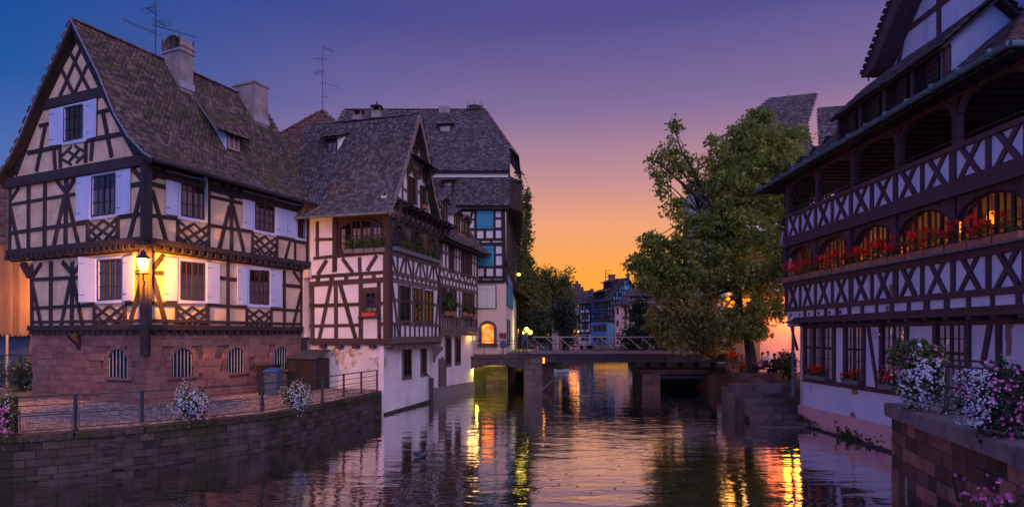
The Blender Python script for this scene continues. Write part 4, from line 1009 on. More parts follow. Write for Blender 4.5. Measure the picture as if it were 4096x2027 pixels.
# arched windows of the bay
zat, zab = R2.z(1655, 905), R2.z(1655, 1020)
apx = [(582, 692), (716, 812), (836, 924)]
F2top = 9.35
R2.upoly(H2, 'wall', [(.1, zSill), (S1, zSill), (S1, F2top + .3), (.1, F2top + .3)], gy, .06, .012)
for i, (a, c) in enumerate(apx):
    u0, u1 = R2.u(D_(a, 0)[0][0]), R2.u(D_(c, 0)[0][0])
    q = [R2.pt(u0 + .05, F2top - .75, .04), R2.pt(u1 - .05, F2top - .75, .04), R2.pt(u1 - .05, zSill + .25, .04), R2.pt(u0 + .05, zSill + .25, .04)]
    window3(H2, q, R2.n, 2, 4, (.36, .70), br, back=T['dark'], curtain=(T['curtain'], ((.02, .34), (.40, .60), (.72, .97)), .0), fw=.09, gb=.03, arch=.62)
    if i < 2:
        un = R2.u(D_(apx[i + 1][0], 0)[0][0]); piece('post', gy, R2.pt((u1 + un) / 2, (zSill + F2top) / 2, .06), R2.d * (un - u1), Vector((0, 0, F2top - zSill - .1)), R2.n * .14, H2)
hb(F2top + .22, .26, m=gy, t=.12)
# pent shelf over the arches, with struts
so0, so1 = R2.u(D_(625, 20)[0][0], .6), R2.u(D_(1005, 238)[0][0], .6)
zsh = R2.z(1600, 806, .75)
b = B(); b.prism([R2.pt(.15, zsh + .38, .0), R2.pt(.15, zsh - .02, .95), R2.pt(S1 + .5, zsh - .02, .95), R2.pt(S1 + .5, zsh + .38, .0)], (0, 0, .07)); b.build('pent_roof', T['under'], H2)
for k in range(11):
    u = .3 + (S1 - .1) * k / 10; R2.beam3(H2, R2.pt(u, zsh - .62, .0), R2.pt(u, zsh + .0, .82), .11, br, .10, 'strut')
    piece('joist_end', br, R2.pt(u, zsh - .06, .45), R2.d * .13, Vector((0, 0, .12)), R2.n * .95, H2)
# gable above
GO = .45
gl = [R2.px(x, y, GO) for x, y in ((1676, 458), (1641, 590), (1612, 690), (1580, 785), (1553, 848))]
gr = [R2.px(x, y, GO) for x, y in ((1676, 458), (1703, 575), (1722, 680), (1742, 790), (1766, 884))]
def u2(p): return ((p - R2.O).dot(R2.d), p.z - .3)
R2.upoly(H2, 'wall', [(u2(gl[-1])[0] + .5, zsh + .3)] + [(u2(gr[-1])[0] - .5, zsh + .3)] + [u2(p) for p in gr[:0:-1][1:]] + [(u2(gl[0])[0], u2(gl[0])[1] - .2)] + [u2(p) for p in gl[1:-1]], T['white'], .25, .05)
R2.beams(H2, P_, [(124, 670, 122, 905, .14), (178, 590, 180, 930, .12), (262, 640, 270, 970, .16), (378, 760, 380, 1040, .12), (120, 800, 190, 832, .12), (268, 820, 315, 850, .12), (150, 570, 372, 690, .2), (60, 890, 430, 1090, .16)], gy, .15, .05)
for pts in ((192, 680, 250, 705, 258, 960, 192, 930), (318, 770, 362, 795, 368, 1010, 322, 990)):
    R2.poly(H2, 'window_casing', P_(*[v + (-8 if i % 8 in (0, 6) else 8 if i % 2 == 0 else 0) for i, v in enumerate(pts)]), br, .04, .10)
    window(H2, R2, P_(*pts), 2, 4, .14, mullions=(.5,), fm=T['frame'], back=T['dark'], curtain=(T['curtain'], ((.05, .5),), .0), fw=.07)
window(H2, R2, P_(228, 300, 282, 330, 285, 445, 228, 410), 1, 2, .12, mullions=(.5,), fm=br, back=T['dark'], fw=.07, arch=.4)
zh = R2.z(*P_(300, 560)[0], .3)
b = B(); uh0, uh1 = R2.u(P_(185, 0)[0][0], .4), R2.u(P_(425, 0)[0][0], .4)
b.prism([R2.pt(uh0, zh + .28, .05), R2.pt(uh0, zh, .85), R2.pt(uh1, zh, .85), R2.pt(uh1, zh + .28, .05)], (0, 0, .06)); b.build('pent_roof', T['under'], H2)
for k in range(3):
    u = lerp(uh0 + .3, uh1 - .3, k / 2); R2.beam3(H2, R2.pt(u, zh - .65, .05), R2.pt(u, zh, .75), .12, br, .1, 'strut'); R2.beam3(H2, R2.pt(u - .4, zh - .1, .08), R2.pt(u, zh - .65, .1), .08, br, .06, 'strut')
# roofs
RL2 = 6.4
gl2 = [p + va * RL2 + R2.n * 0 for p in gl]
roof(H2, gl2[::-1], gl[::-1], T['tileg'], .175, .155, 300)
gr2 = [p + va * RL2 for p in gr]
roof(H2, gr[::-1], gr2[::-1], T['tileg'], .3, .3, 5)
ridge(H2, gl[0], gl2[0], T['tileg'], .34, .12)
b = B()
for P in (gl, gr):
    for i in range(len(P) - 1): b.bar(P[i] + R2.n * .04 - Vector((0, 0, .08)), P[i + 1] + R2.n * .04 - Vector((0, 0, .08)), .20, .05, R2.n)
b.build('bargeboard', T['verge'], H2)
b = B()
for i in range(len(gr) - 1): b.prism([gr[i] - Vector((0, 0, .12)), gr[i + 1] - Vector((0, 0, .12)), gr[i + 1] - R2.n * .9 - Vector((0, 0, .12)), gr[i] - R2.n * .9 - Vector((0, 0, .12))], (0, 0, -.05))
b.build('soffit', T['under'], H2)
b = B(); b.cyl(gl[-1] + F2.n * .08 - Vector((0, 0, .03)), gl2[-1] + F2.n * .08 - Vector((0, 0, .03)), .075, .075, 8); b.build('gutter', T['teal'], H2)
# dormer on the front slope
gn = (gl2[1] - gl[1]).cross(gl[2] - gl[1]).normalized()
def onr2(x, y): return hitplane(x, y, gl[1], gn)
X3 = Zm(1050, 350, 1.962)
dl, dr = onr2(*X3(482, 530)[0]), onr2(*X3(592, 512)[0])
DF2 = Fac((dr.x, dr.y), va, F2.n)
dq = [DF2.px(*p) for p in X3(482, 405, 592, 385, 592, 515, 482, 530)]
b = B(); b.prism([p - F2.n * .04 for p in dq], -F2.n * .1); dm = b.build('dormer', br, H2)
window3(dm, [DF2.px(*p, .03) for p in X3(512, 435, 585, 425, 582, 508, 512, 515)], F2.n, 1, 1, (.5,), T['frame'], back=T['curtain'])
tp = onr2(*X3(690, 350)[0]); e1 = DF2.px(*X3(590, 378)[0], .3); e0 = DF2.px(*X3(452, 402)[0], .3); e0 = e1 + va * (e0 - e1).dot(va); t0 = tp + va * (e0 - e1).dot(va)
roof(H2, [e0, t0], [e1, tp], T['tileg'], .18, .16, 40, name='dormer_roof')
b = B(); b.prism([dq[1], dq[2], tp - Vector((0, 0, .12))], va * .06); b.build('dormer_cheek', T['white'], H2)
# long wing: roof sloping to the river, dormers
WO = .55
we0, we1 = R2.pt(S1 - .1, R2.z(1800, 958, WO), WO), R2.pt(S2 + .5, R2.z(1933, 1012, WO), WO)
we0.z = we1.z = (we0.z + we1.z) / 2 + .05
wt1 = R2.pt(S2 + .5, 0, -2.6); wt1.z = we1.z + 4.6; wt0 = R2.pt(S1 - 1.5, 0, -2.6); wt0.z = wt1.z
wm0, wm1 = lerp(we0, wt0, .25), lerp(we1, wt1, .25); wm0.z -= .35; wm1.z -= .35
roof(H2, [we0, wm0, wt0], [we1, wm1, wt1], T['tileg'], .19, .17, 150)
b = B(); b.bar(we1 + vb * .02 - Vector((0, 0, .1)), wm1 + vb * .02 - Vector((0, 0, .1)), .16, .05, vb); b.bar(wm1 + vb * .02 - Vector((0, 0, .1)), wt1 + vb * .02 - Vector((0, 0, .1)), .16, .05, vb); b.build('bargeboard', T['verge'], H2)
b = B(); b.prism([we0 - Vector((0, 0, .14)), we1 - Vector((0, 0, .14)), we1 - R2.n * .6 - Vector((0, 0, .14)), we0 - R2.n * .6 - Vector((0, 0, .14))], (0, 0, -.06)); b.build('soffit', T['under'], H2)
WR = Fac((R2.pt(0, 0, -.35).x, R2.pt(0, 0, -.35).y), vb, R2.n)
for (x0, x1, y0, y1) in ((1764, 1785, 800, 898), (1816, 1836, 850, 938), (1846, 1868, 872, 958)):
    u0, u1 = WR.u(x0), WR.u(x1); z1, z0 = WR.z((x0 + x1) / 2, y0 + 10), WR.z((x0 + x1) / 2, y1)
    b = B(); b.prism([WR.pt(u0 - .1, z0), WR.pt(u1 + .1, z0), WR.pt(u1 + .1, z1), WR.pt(u0 - .1, z1)], -R2.n * 1.4); dm = b.build('dormer', T['white'], H2)
    window3(dm, [WR.pt(u0, z1 - .05, .04), WR.pt(u1, z1 - .05, .04), WR.pt(u1, z0 + .1, .04), WR.pt(u0, z0 + .1, .04)], R2.n, 1, 3, (.5,), br, back=T['dark'], fw=.12)
    mid = (u0 + u1) / 2
    for s in (0, 1):
        a = (u0 - .3) if s == 0 else (u1 + .3); b = B()
        b.prism([WR.pt(a, z1 - .05, .25), WR.pt(mid, z1 + .35, .25), WR.pt(mid, z1 + .35, -1.5), WR.pt(a, z1 - .05, -1.5)], (0, 0, .08)); b.build('dormer_roof', T['tileg'], dm)
# wing wall timbers and windows
def hbw(z, w, m=br, off=-.10, t=.055): R2.beam3(H2, R2.pt(S1, z, off), R2.pt(S2, z, off), w, m, t)
zw = [R2.z(1830, y) for y in (1088, 1122, 1152, 1270, 1316, 1026)]
hbw(zw[0], .16, gy); hbw(zw[1], .16, gy); hbw(zw[2], .22, gy); hbw(zw[3], .12, gy); hbw(zw[4], .34, gy, -.1, .2); hbw(zw[5], .12, gy); hbw(R2.z(1830, 1220), .12, gy)
LW = S2 - S1
for k in range(13):
    ua_, ub_ = S1 + LW * k / 12, S1 + LW * (k + 1) / 12
    R2.beam3(H2, R2.pt(ua_, zw[4], -.1), R2.pt(ua_, zw[3], -.1), .1, br)
    if k < 12:
        R2.beam3(H2, R2.pt(lerp(ua_, ub_, .5), zw[4], -.1), R2.pt(lerp(ua_, ub_, .5), zw[3], -.1), .1, br)
        R2.beam3(H2, R2.pt(ua_, zw[1], -.1), R2.pt(ua_, zw[2], -.1), .1, br)
        if k % 2: R2.beam3(H2, R2.pt(ua_ + .08, zw[0], -.1), R2.pt(ub_ - .1, zw[1], -.1), .1, br)
        else: R2.beam3(H2, R2.pt(ub_ - .08, zw[0], -.1), R2.pt(ua_ + .1, zw[1], -.1), .1, br)
    R2.beam3(H2, R2.pt(ua_, zw[2], -.1), R2.pt(ua_, zw[3], -.1), .09, br)
    R2.beam3(H2, R2.pt(ua_, zw[0], -.1), R2.pt(ua_, 9.2, -.1), .10, br)
joists(H2, R2, S1 + .1, S2, zw[4] - .30, gy, .45, .2, .16, .5, -.05)
for (a, c, y0, y1) in ((1015, 1045, 365, 545), (940, 956, 330, 420), (1105, 1135, 415, 578), (1146, 1175, 435, 588), (960, 995, 675, 862), (1020, 1055, 690, 868), (1115, 1145, 710, 868), (1160, 1190, 720, 880)):
    (x0, Y0), (x1, Y1) = D_(a, y0, c, y1); u0, u1 = R2.u(x0, -.05), R2.u(x1, -.05); xm = (x0 + x1) / 2; z1, z0 = R2.z(xm, Y0, -.05), R2.z(xm, Y1, -.05)
    window3(H2, [R2.pt(u0, z1, -.03), R2.pt(u1, z1, -.03), R2.pt(u1, z0, -.03), R2.pt(u0, z0, -.03)], R2.n, 1, 3, (.5,), br, back=T['dark'], fw=.14, sill=(gy, .2))
# ground floor openings on the water
for (a, c, y0, y1, st) in ((660, 700, 712, 878, 1), (776, 797, 702, 860, 1), (930, 956, 642, 800, 1), (993, 1016, 640, 792, 1)):
    (x0, Y0), (x1, Y1) = E_(a, y0, c, y1); u0, u1 = R2.u(x0, gi), R2.u(x1, gi); xm = (x0 + x1) / 2; z1, z0 = R2.z(xm, Y0, gi), R2.z(xm, Y1, gi)
    b = B(); w_ = .2
    for (ua_, ub_, za, zb) in ((u0 - w_, u1 + w_, z1, z1 + .22), (u0 - w_, u1 + w_, z0 - .22, z0), (u0 - w_, u0, z0, z1), (u1, u1 + w_, z0, z1)):
        b.prism([R2.pt(ua_, za, gi + .04), R2.pt(ub_, za, gi + .04), R2.pt(ub_, zb, gi + .04), R2.pt(ua_, zb, gi + .04)], -R2.n * .06)
    b.build('window_casing', T['pierst'], H2)
    window3(H2, [R2.pt(u0, z1, gi + .035), R2.pt(u1, z1, gi + .035), R2.pt(u1, z0, gi + .035), R2.pt(u0, z0, gi + .035)], R2.n, 1, 3, (.5,), T['frame'], back=T['dark'], fw=.08)
(x0, Y0), (x1, Y1) = E_(890, 755, 920, 990); u0, u1 = R2.u(x0, gi), R2.u(x1, gi); xm = (x0 + x1) / 2; z1, z0 = R2.z(xm, Y0, gi), R2.z(xm, Y1, gi)
pf = [(u0, z0), (u1, z0)] + [(lerp(u1, u0, i / 6), z1 - .4 + .4 * math.sin(math.pi * i / 6)) for i in range(7)]
dr_ = R2.upoly(H2, 'door', pf, T['grey'], .03, gi + .03)
for k in range(5):
    uu = lerp(u0, u1, (k + .5) / 5); R2.beam3(dr_, R2.pt(uu, z0, gi + .035), R2.pt(uu, z1 - .2, gi + .035), (u1 - u0) / 5.6, T['grey'], .02, 'plank')
b = B()
for s in (-1, 1): b.prism([R2.pt((u0 if s < 0 else u1), z0, gi + .05), R2.pt((u0 if s < 0 else u1) + s * .22, z0, gi + .05), R2.pt((u0 if s < 0 else u1) + s * .22, z1 - .1, gi + .05), R2.pt((u0 if s < 0 else u1), z1 - .2, gi + .05)], -R2.n * .08)
b.build('door_surround', T['pierst'], H2)
# overflow pipe
(px0, py0), (px1, py1) = E_(800, 862, 838, 1060)
a0 = R2.px(px0, py0, gi + .08); c0 = R2.px(*E_(822, 880)[0], gi + .15); c1 = R2.px(*E_(838, 905)[0], gi + .2); c2 = R2.px(*E_(838, 1060)[0], gi + .2)
b = B(); b.tube([a0, c0, c1], .04, 6); b.cyl(c1 + Vector((0, 0, .1)), c2, .13, .10, 8); b.build('overflow_pipe', T['metal'], H2)
# corner roof ornaments on the ridge: two capped chimneys behind
# ================================================================= hipped roof house behind
H4 = root('hip_roofed_house', 'house with a reddish hipped roof peeping out between the cream house and the white gable', 'house', (-13, 42, QZ))
ap4 = at(1290, 445, 42); el = Vector((-27, 38.5, 10.0)); er = Vector((-2.5, 38.5, 10.0)); er.z = 9.5
roof(H4, [el, ap4], [er, ap4 + Vector((.02, 0, 0))], T['tiler'], .26, .22, 200)
bk = Vector((-20, 52, 10)); bkr = Vector((0, 52, 10))
b = B(); b.add([ap4, el, bk, er, bkr], [(0, 1, 2), (0, 2, 4), (0, 4, 3)]); b.build('roof', T['tiler'], H4)
b = B(); b.abox(-24, -5, 39.5, 51, QZ, 10); b.build('wall', T['cream'], H4)
ridge(H4, ap4, el, T['tiler'], .45, .16); ridge(H4, ap4, er, T['tiler'], .45, .16)
a4 = at(1291, 440, 42)
antenna('roof_antenna', 'thin antenna mast with short sparse booms on the peak of the reddish hipped roof', a4, at(1300, 190, 42).z - a4.z,
        [(at(0, 190, 42).z - a4.z, (1, .2, -.3), .8, 4, .35, False), (at(0, 236, 42).z - a4.z, (-1, -.3, -.1), .6, 4, .3, False), (at(0, 284, 42).z - a4.z, (-1, .2, -.25), .7, 5, .4, False), (at(0, 332, 42).z - a4.z, (1, .1, -.2), 1.2, 4, .45, True), (at(0, 388, 42).z - a4.z, (.6, .2, 0), .35, 2, .5, False)])
# ================================================================= tall house with turquoise shutters
H3 = root('timber_framed_house', 'tall house with turquoise shutters, a two tier grey tiled roof and a peach ground floor', 'house', (-3, 46, QZ))
F3 = Fac((-.44, 44.2), (-1, 0)); R3 = Fac((-.44, 44.2), (.044, 1), (1, -.044))
W_ = Zm(1840, 800, 2.55); W2 = Zm(1840, 1280, 2.55)
W3 = 13.2; ztim = F3.z(1930, 1128); zr0 = F3.z(1900, 838)
F3.upoly(H3, 'wall', [(-.0, 1.4), (W3, 1.4), (W3, ztim), (0, ztim)], T['peach'], .3, -.02)
F3.upoly(H3, 'wall', [(.0, ztim), (W3, ztim), (W3, zr0 + .4), (.0, zr0 + .4)], T['white'])
F3.upoly(H3, 'stone_base', [(-.15, -.6), (4.5, -.6), (4.5, 1.5), (-.15, 1.5)], T['mortar'], .3, .02)
stones(H3, F3, -.15, 4.5, -.1, 1.5, .6, .3, T['pierst'], .10, cap=120)
R3.upoly(H3, 'wall', [(.05, -.6), (24, -.6), (24, zr0 + 1), (.05, zr0 + 1)], T['white'])
R3.upoly(H3, 'plinth', [(.05, -.5), (24, -.5), (24, 1.6), (.05, 1.6)], T['pierst'], .1, .06)
tk = T['timber']
F3.beams(H3, W_, [(440, 90, 455, 830, .30)], tk, .3, 0, .09)
F3.beams(H3, W_, [(0, 100, 440, 92, .3), (160, 100, 160, 440, .22), (350, 95, 352, 400, .2), (130, 105, 78, 300, .2), (60, 200, 165, 198, .16), (350, 188, 430, 186, .16), (90, 300, 430, 294, .2), (255, 296, 255, 400, .2), (130, 404, 440, 402, .2), (130, 452, 445, 450, .28),
                  (208, 404, 208, 450, .2), (320, 404, 320, 450, .2), (352, 450, 354, 790, .22), (168, 460, 168, 830, .2), (356, 558, 445, 556, .16), (170, 680, 448, 680, .22), (258, 682, 258, 790, .2), (165, 790, 450, 788, .2), (165, 832, 452, 830, .26), (210, 790, 212, 835, .2), (328, 790, 330, 835, .2)], tk)
for k in range(9):
    u = 4.2 + k * 1.0; F3.beam3(H3, F3.pt(u, ztim), F3.pt(u, zr0 + .2), .2, tk)
def shut2(pts, m):
    x0, y0, x1, y1 = pts
    (a, b_), (c, d_) = W_(x0, y0, x1, y1); xm = (a + c) / 2
    shutter(H3, F3, [(a, b_), (xm - .6, b_), (xm - .6, d_), (a, d_)], m, .07, battens=True); shutter(H3, F3, [(xm + .6, b_), (c, b_), (c, d_), (xm + .6, d_)], m, .07, battens=True)
shut2((173, 104, 340, 290), T['turq']); shut2((175, 468, 346, 672), T['turq']); shut2((184, 868, 360, 1098), T['paleshut'])
casing(H3, F3, W_(172, 858, 372, 858, 376, 1108, 172, 1110), W_(184, 868, 360, 868, 362, 1098, 184, 1098), T['pierst'], .06)
# lit arched window
(x0, Y0), (x1, Y1) = W2(208, 25, 360, 240)
q = [F3.px(x0, Y0 + 18, .03), F3.px(x1, Y0 + 18, .03), F3.px(x1, Y1, .03), F3.px(x0, Y1, .03)]
window3(H3, q, F3.n, 1, 1, (), T['frame'], back=T['glow'], gm=T['glassw'], fw=.08, arch=.28)
b = B(); a, c, d_, e = q
for s, t_ in ((e, a), (c, d_)): b.bar(s, t_, .22, .12, F3.n)
K = 8; tp_ = [lerp(a, c, i / K) + Vector((0, 0, .08 + .30 * math.sin(math.pi * i / K) ** .7)) for i in range(K + 1)]
for i in range(K): b.bar(tp_[i], tp_[i + 1], .2, .115, F3.n)
b.bar(e + Vector((-.2, -.04, -.12)), d_ + Vector((.2, -.04, -.12)), .16, .2, F3.n); b.build('window_casing', T['pierst'], H3)
# side wall windows, receding
for (u0, w_, z0, z1, lit) in ((1.2, .9, 6.1, 8.3, 'turq'), (3.2, .9, 6.1, 8.3, 'turq'), (5.5, .9, 6.1, 8.3, 'turq'), (1.2, .9, 10.0, 12.3, None), (3.0, .9, 10.0, 12.3, None), (5.0, .9, 10, 12.3, None), (7, .9, 10, 12.3, None), (8.5, .9, 6.1, 8.3, 'turq'), (1.6, .9, 3.0, 5.0, None), (4.6, .9, 3.0, 5.0, None)):
    window3(H3, [R3.pt(u0, z1, .03), R3.pt(u0 + w_, z1, .03), R3.pt(u0 + w_, z0, .03), R3.pt(u0, z0, .03)], R3.n, 1, 3, (.5,), T['frame'], back=T['dark'], fw=.09)
    if lit:
        for s in (-.62, w_ + .02): b = B(); b.prism([R3.pt(u0 + s, z1, .12), R3.pt(u0 + s + .6, z1, .12), R3.pt(u0 + s + .6, z0, .12), R3.pt(u0 + s, z0, .12)], -R3.n * .05); b.build('shutter', T['turq'], H3)
for z in (ztim, 9.2, zr0): R3.beam3(H3, R3.pt(0, z), R3.pt(24, z), .25, tk, .10)
for k in range(16): R3.beam3(H3, R3.pt(.4 + k * 1.45, ztim), R3.pt(.4 + k * 1.45, zr0 + .6), .2, tk)
# roofs
ez = zr0 + .25
roof(H3, [Vector((-14, 43.75, ez)), Vector((-14, 45.3, F3.z(1900, 690) + .05))], [Vector((-.22, 43.75, ez)), Vector((-.22, 45.3, F3.z(1900, 690) + .05))], T['tileg'], .2, .17, 150)
b = B(); b.abox(-14, -.25, 43.8, 45, ez - .30, ez - .06); b.build('eaves_board', T['timber'], H3)
z2 = F3.z(1900, 692); Y2 = 44.75
p3r = [Vector((-.26, Y2, z2 + .35)), at(2043, 577, 46.9), at(1940, 440, 50)]; p3l = [Vector((-14.5, p.y, p.z)) for p in p3r]; p3r[1].x = -.26
p3l = [Vector((-14.6, Y2, z2 + .35)), Vector((-14.6, 46.9, p3r[1].z)), Vector((-14.0, 50, p3r[2].z))]
roof(H3, p3l, p3r, T['tileg'], .2, .17, 250)
b = B(); b.abox(-14.4, -.3, 44.95, 45.3, z2 - .12, z2 + .25); b.build('fascia', T['white'], H3)
b = B(); b.abox(-14.4, -.28, 44.72, 44.95, z2 + .16, z2 + .30); b.build('eaves_board', T['timber'], H3)
hipb = at(1940, 440, 50) + Vector((0, 4.5, 0)); hq = Vector((.55, p3r[1].y + .2, p3r[1].z - .8)); hq2 = hq + Vector((.3, 7, 0))
b = B(); b.prism([p3r[1], p3r[2], hipb, hq2, hq], (0, 0, -.12)); b.build('half_hip_roof', T['tileg'], H3)
ridge(H3, p3r[1], p3r[2], T['tiler'], .4, .14); ridge(H3, p3r[2], p3l[2], T['tiler'], .45, .14)
b = B(); b.prism([Vector((-.3, Y2 + .4, z2 - 2.6)), Vector((-.3, Y2 + .4, z2 + .3)), p3r[1] + Vector((-.05, 0, -.15)), hq + Vector((-.9, 6, 0)), Vector((-.3, 54, z2 + .3)), Vector((-.3, 54, z2 - 2.6))], (.15, 0, 0)); b.build('wall', T['under'], H3)
b = B(); b.prism([Vector((-.2, 44.6, ez + .0)), Vector((-.2, 45.6, z2 + .2)), Vector((.75, 45.6, z2 - .4)), Vector((.75, 45.0, ez - .3))], (0, .2, 0))
b.abox(-.25, .85, 45.2, 64, ez + .0, ez + .15); b.abox(-.25, .75, 45.4, 64, ez + 2.1, ez + 2.25); b.build('side_eaves', T['under'], H3)
b = B(); b.prism([R3.pt(9, 8.3, .0), R3.pt(9, 7.6, 1.35), R3.pt(22, 7.6, 1.35), R3.pt(22, 8.3, 0)], (0, 0, .12)); b.build('pent_roof', T['under'], H3)
# skylights on the tall roof
for pts, nm in (((1760, 505, 1803, 503, 1803, 545, 1758, 545), 'roof_hatch'), ((1778, 730, 1808, 728, 1806, 782, 1774, 782), 'dormer')):
    Yd = 48.0 if nm == 'roof_hatch' else 44.1
    q = [at(pts[i], pts[i + 1], Yd) for i in (0, 2, 4, 6)]; b = B(); b.prism([q[0] + Vector((-.12, 0, .12)), q[1] + Vector((.12, 0, .12)), q[2] + Vector((.12, 0, -.12)), q[3] + Vector((-.12, 0, -.12))], (0, 1.6, 0)); h_ = b.build(nm, T['under'], H3)
    window3(h_, [p + Vector((0, -.04, 0)) for p in q], Vector((0, -1, 0)), 1 if nm == 'roof_hatch' else 2, 1 if nm == 'roof_hatch' else 3, () if nm == 'roof_hatch' else (), T['frame'], back=T['curtain'], fw=.1)
    b = B(); b.prism([q[0] + Vector((-.3, -.3, .1)), q[1] + Vector((.3, -.3, .1)), q[1] + Vector((.3, 1.6, .55)), q[0] + Vector((-.3, 1.6, .55))], (0, 0, .07)); b.build('dormer_roof', T['tileg'], h_)
# ridge furniture
def capped_chimney(x0, x1, yb, yt, Y, label=None):
    c = at((x0 + x1) / 2, yb, Y); w = (x1 - x0) / F * Y / 2; zt = at(0, yt, Y).z
    b = B(); b.abox(c.x - w, c.x + w, Y - w, Y + w, c.z - 1.5, lerp(c.z, zt, .45)); ch = b.build('chimney', T['concrete'], H3)
    b = B(); zz = lerp(c.z, zt, .45)
    for sx in (-1, 1):
        for sy in (-1, 1): b.abox(c.x + sx * w * .8 - .06, c.x + sx * w * .8 + .06, Y + sy * w * .8 - .06, Y + sy * w * .8 + .06, zz, zz + .35)
    b.build('cowl_legs', T['tiler'], ch)
    b = B(); r_ = w * 1.35; ap_ = Vector((c.x, Y, zt - .1)); cs_ = [Vector((c.x + sx * r_, Y + sy * r_, zz + .35)) for sx, sy in ((-1, -1), (1, -1), (1, 1), (-1, 1))]
    b.add(cs_ + [ap_], [(0, 1, 4), (1, 2, 4), (2, 3, 4), (3, 0, 4), (3, 2, 1, 0)]); b.cyl(ap_ - Vector((0, 0, .1)), ap_ + Vector((0, 0, .2)), .09, .05, 6); b.build('cowl', T['tileg'], ch)
capped_chimney(1415, 1450, 488, 438, 46); capped_chimney(1490, 1525, 480, 410, 46.5)
b = B(); c = at(1779, 445, 50); b.abox(c.x - .45, c.x + .45, 49.6, 50.4, c.z - 1, at(0, 432, 50).z); b.build('chimney', T['concrete'], H3)
nc = at(1900, 432, 49.9); nb_ = B()
for k in range(20):
    a0, a1 = 2 * math.pi * k / 20, 2 * math.pi * (k + 1) / 20
    for r_, z_ in ((.62, 0), (.40, .0)): nb_.cyl(nc + Vector((r_ * math.cos(a0), r_ * math.sin(a0), z_)), nc + Vector((r_ * math.cos(a1), r_ * math.sin(a1), z_)), .05, .05, 5)
for k in range(8):
    a0 = 2 * math.pi * k / 8; d_ = Vector((math.cos(a0), math.sin(a0), 0)); nb_.cyl(nc, nc + d_ * .62, .03, .03, 5); nb_.cyl(nc + d_ * .62, nc + d_ * .68 + Vector((0, 0, .45)), .03, .02, 5)
nb_.cyl(nc - Vector((0, 0, .6)), nc, .05, .05, 6); SN = nb_.build('stork_nest_basket', T['metal'], None); tag(SN, 'round iron stork nest basket on the ridge of the tall grey roof', 'nest basket')
# wall lamp on the side, plaque
lc = at(2075, 1098, 62); WL = root('wall_lamp', 'small yellow lamp under the side eaves of the tall house', 'lamp', lc)
b = B(); b.lathe(lc, [(.16, -.10), (.2, .05), (.1, .16)], 8); b.build('lamp_globe', T['bulb'], WL); b = B(); b.tube([lc + Vector((0, 0, .16)), lc + Vector((-.2, 0, .35)), lc + Vector((-.8, 0, .35))], .04, 5); b.build('lamp_arm', T['metal'], WL)
point('side_lamp_light', lc + Vector((.1, -.4, -.15)), 25, (1.0, .75, .10), .6)
q = [at(x, y, 44.1) for x, y in W2(402, 130, 475, 128, 475, 190, 402, 175)]; b = B(); b.prism(q, (0, .05, 0)); tag(b.build('wall_plaque', T['redbrown'], None), 'red brown plaque on the peach wall by the bridge', 'plaque')
# ================================================================= restaurant house across the water
I_ = Zm(3060, 640, 1.992); J_ = Zm(3456, 640, 1.992); K_ = Zm(3400, 0, 1.832); L_ = Zm(3100, 1260, 2.55); M_ = Zm(3496, 1260, 2.125)
wd = Vector((-.0217, 1, 0)).normalized(); wn = Vector((-1, -.0217, 0)).normalized()
FU = Fac((12.28, 14.2), wd, wn)              # jettied upper floors
FL = Fac((12.80, 14.2), wd, wn)              # ground floor
H5 = root('timber_framed_house', 'restaurant house with plum timbers, red geranium boxes and an open gallery', 'house', (14, 20, TZ))
pm = T['plum']
UL = FU.u(3148); PER = UL / 10
zRT, zRB = 8.93, 8.05; zBB = 7.62; zWS = 6.05; zXB = 5.02; zB2 = 4.47; zB3 = 4.26; zSL = 1.96; zPK = .80
def fb(fac, z0_, u0, u1, w, t=.055, m=pm, off=0.0, name='timber'): return fac.beam3(H5, fac.pt(u0, z0_, off), fac.pt(u1, z0_, off), w, m, t, name)
def fp(fac, u, z0_, z1_, w, t=.055, m=pm, off=0.0): return fac.beam3(H5, fac.pt(u, z0_, off), fac.pt(u, z1_, off), w, m, t)
# walls
FU.upoly(H5, 'wall', [(-.6, zRB - .1), (UL, zRB - .1), (UL, zRT), (-.6, zRT)], T['dusktint'], .16)
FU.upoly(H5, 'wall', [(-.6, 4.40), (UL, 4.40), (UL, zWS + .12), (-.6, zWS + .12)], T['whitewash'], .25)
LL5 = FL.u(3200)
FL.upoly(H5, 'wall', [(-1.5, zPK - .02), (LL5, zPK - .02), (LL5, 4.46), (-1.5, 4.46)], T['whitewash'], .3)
FL.upoly(H5, 'plinth', [(-1.5, -.6), (LL5 + .05, -.6), (LL5 + .05, zPK), (-1.5, zPK)], T['pinkw'], .3, .07)
b = B()
pf = FU.pt(UL - .01, 0); b.prism([pf + Vector((0, 0, 4.2)), pf + Vector((9, 0, 4.2)), pf + Vector((9, 0, 7.9)), pf + Vector((0, 0, 7.9))], -wd * .2)
pf = FL.pt(LL5 - .01, 0); b.prism([pf + Vector((0, 0, -.3)), pf + Vector((9, 0, -.3)), pf + Vector((9, 0, 4.3)), pf + Vector((0, 0, 4.3))], -wd * .25)
b.build('wall', T['white'], H5)
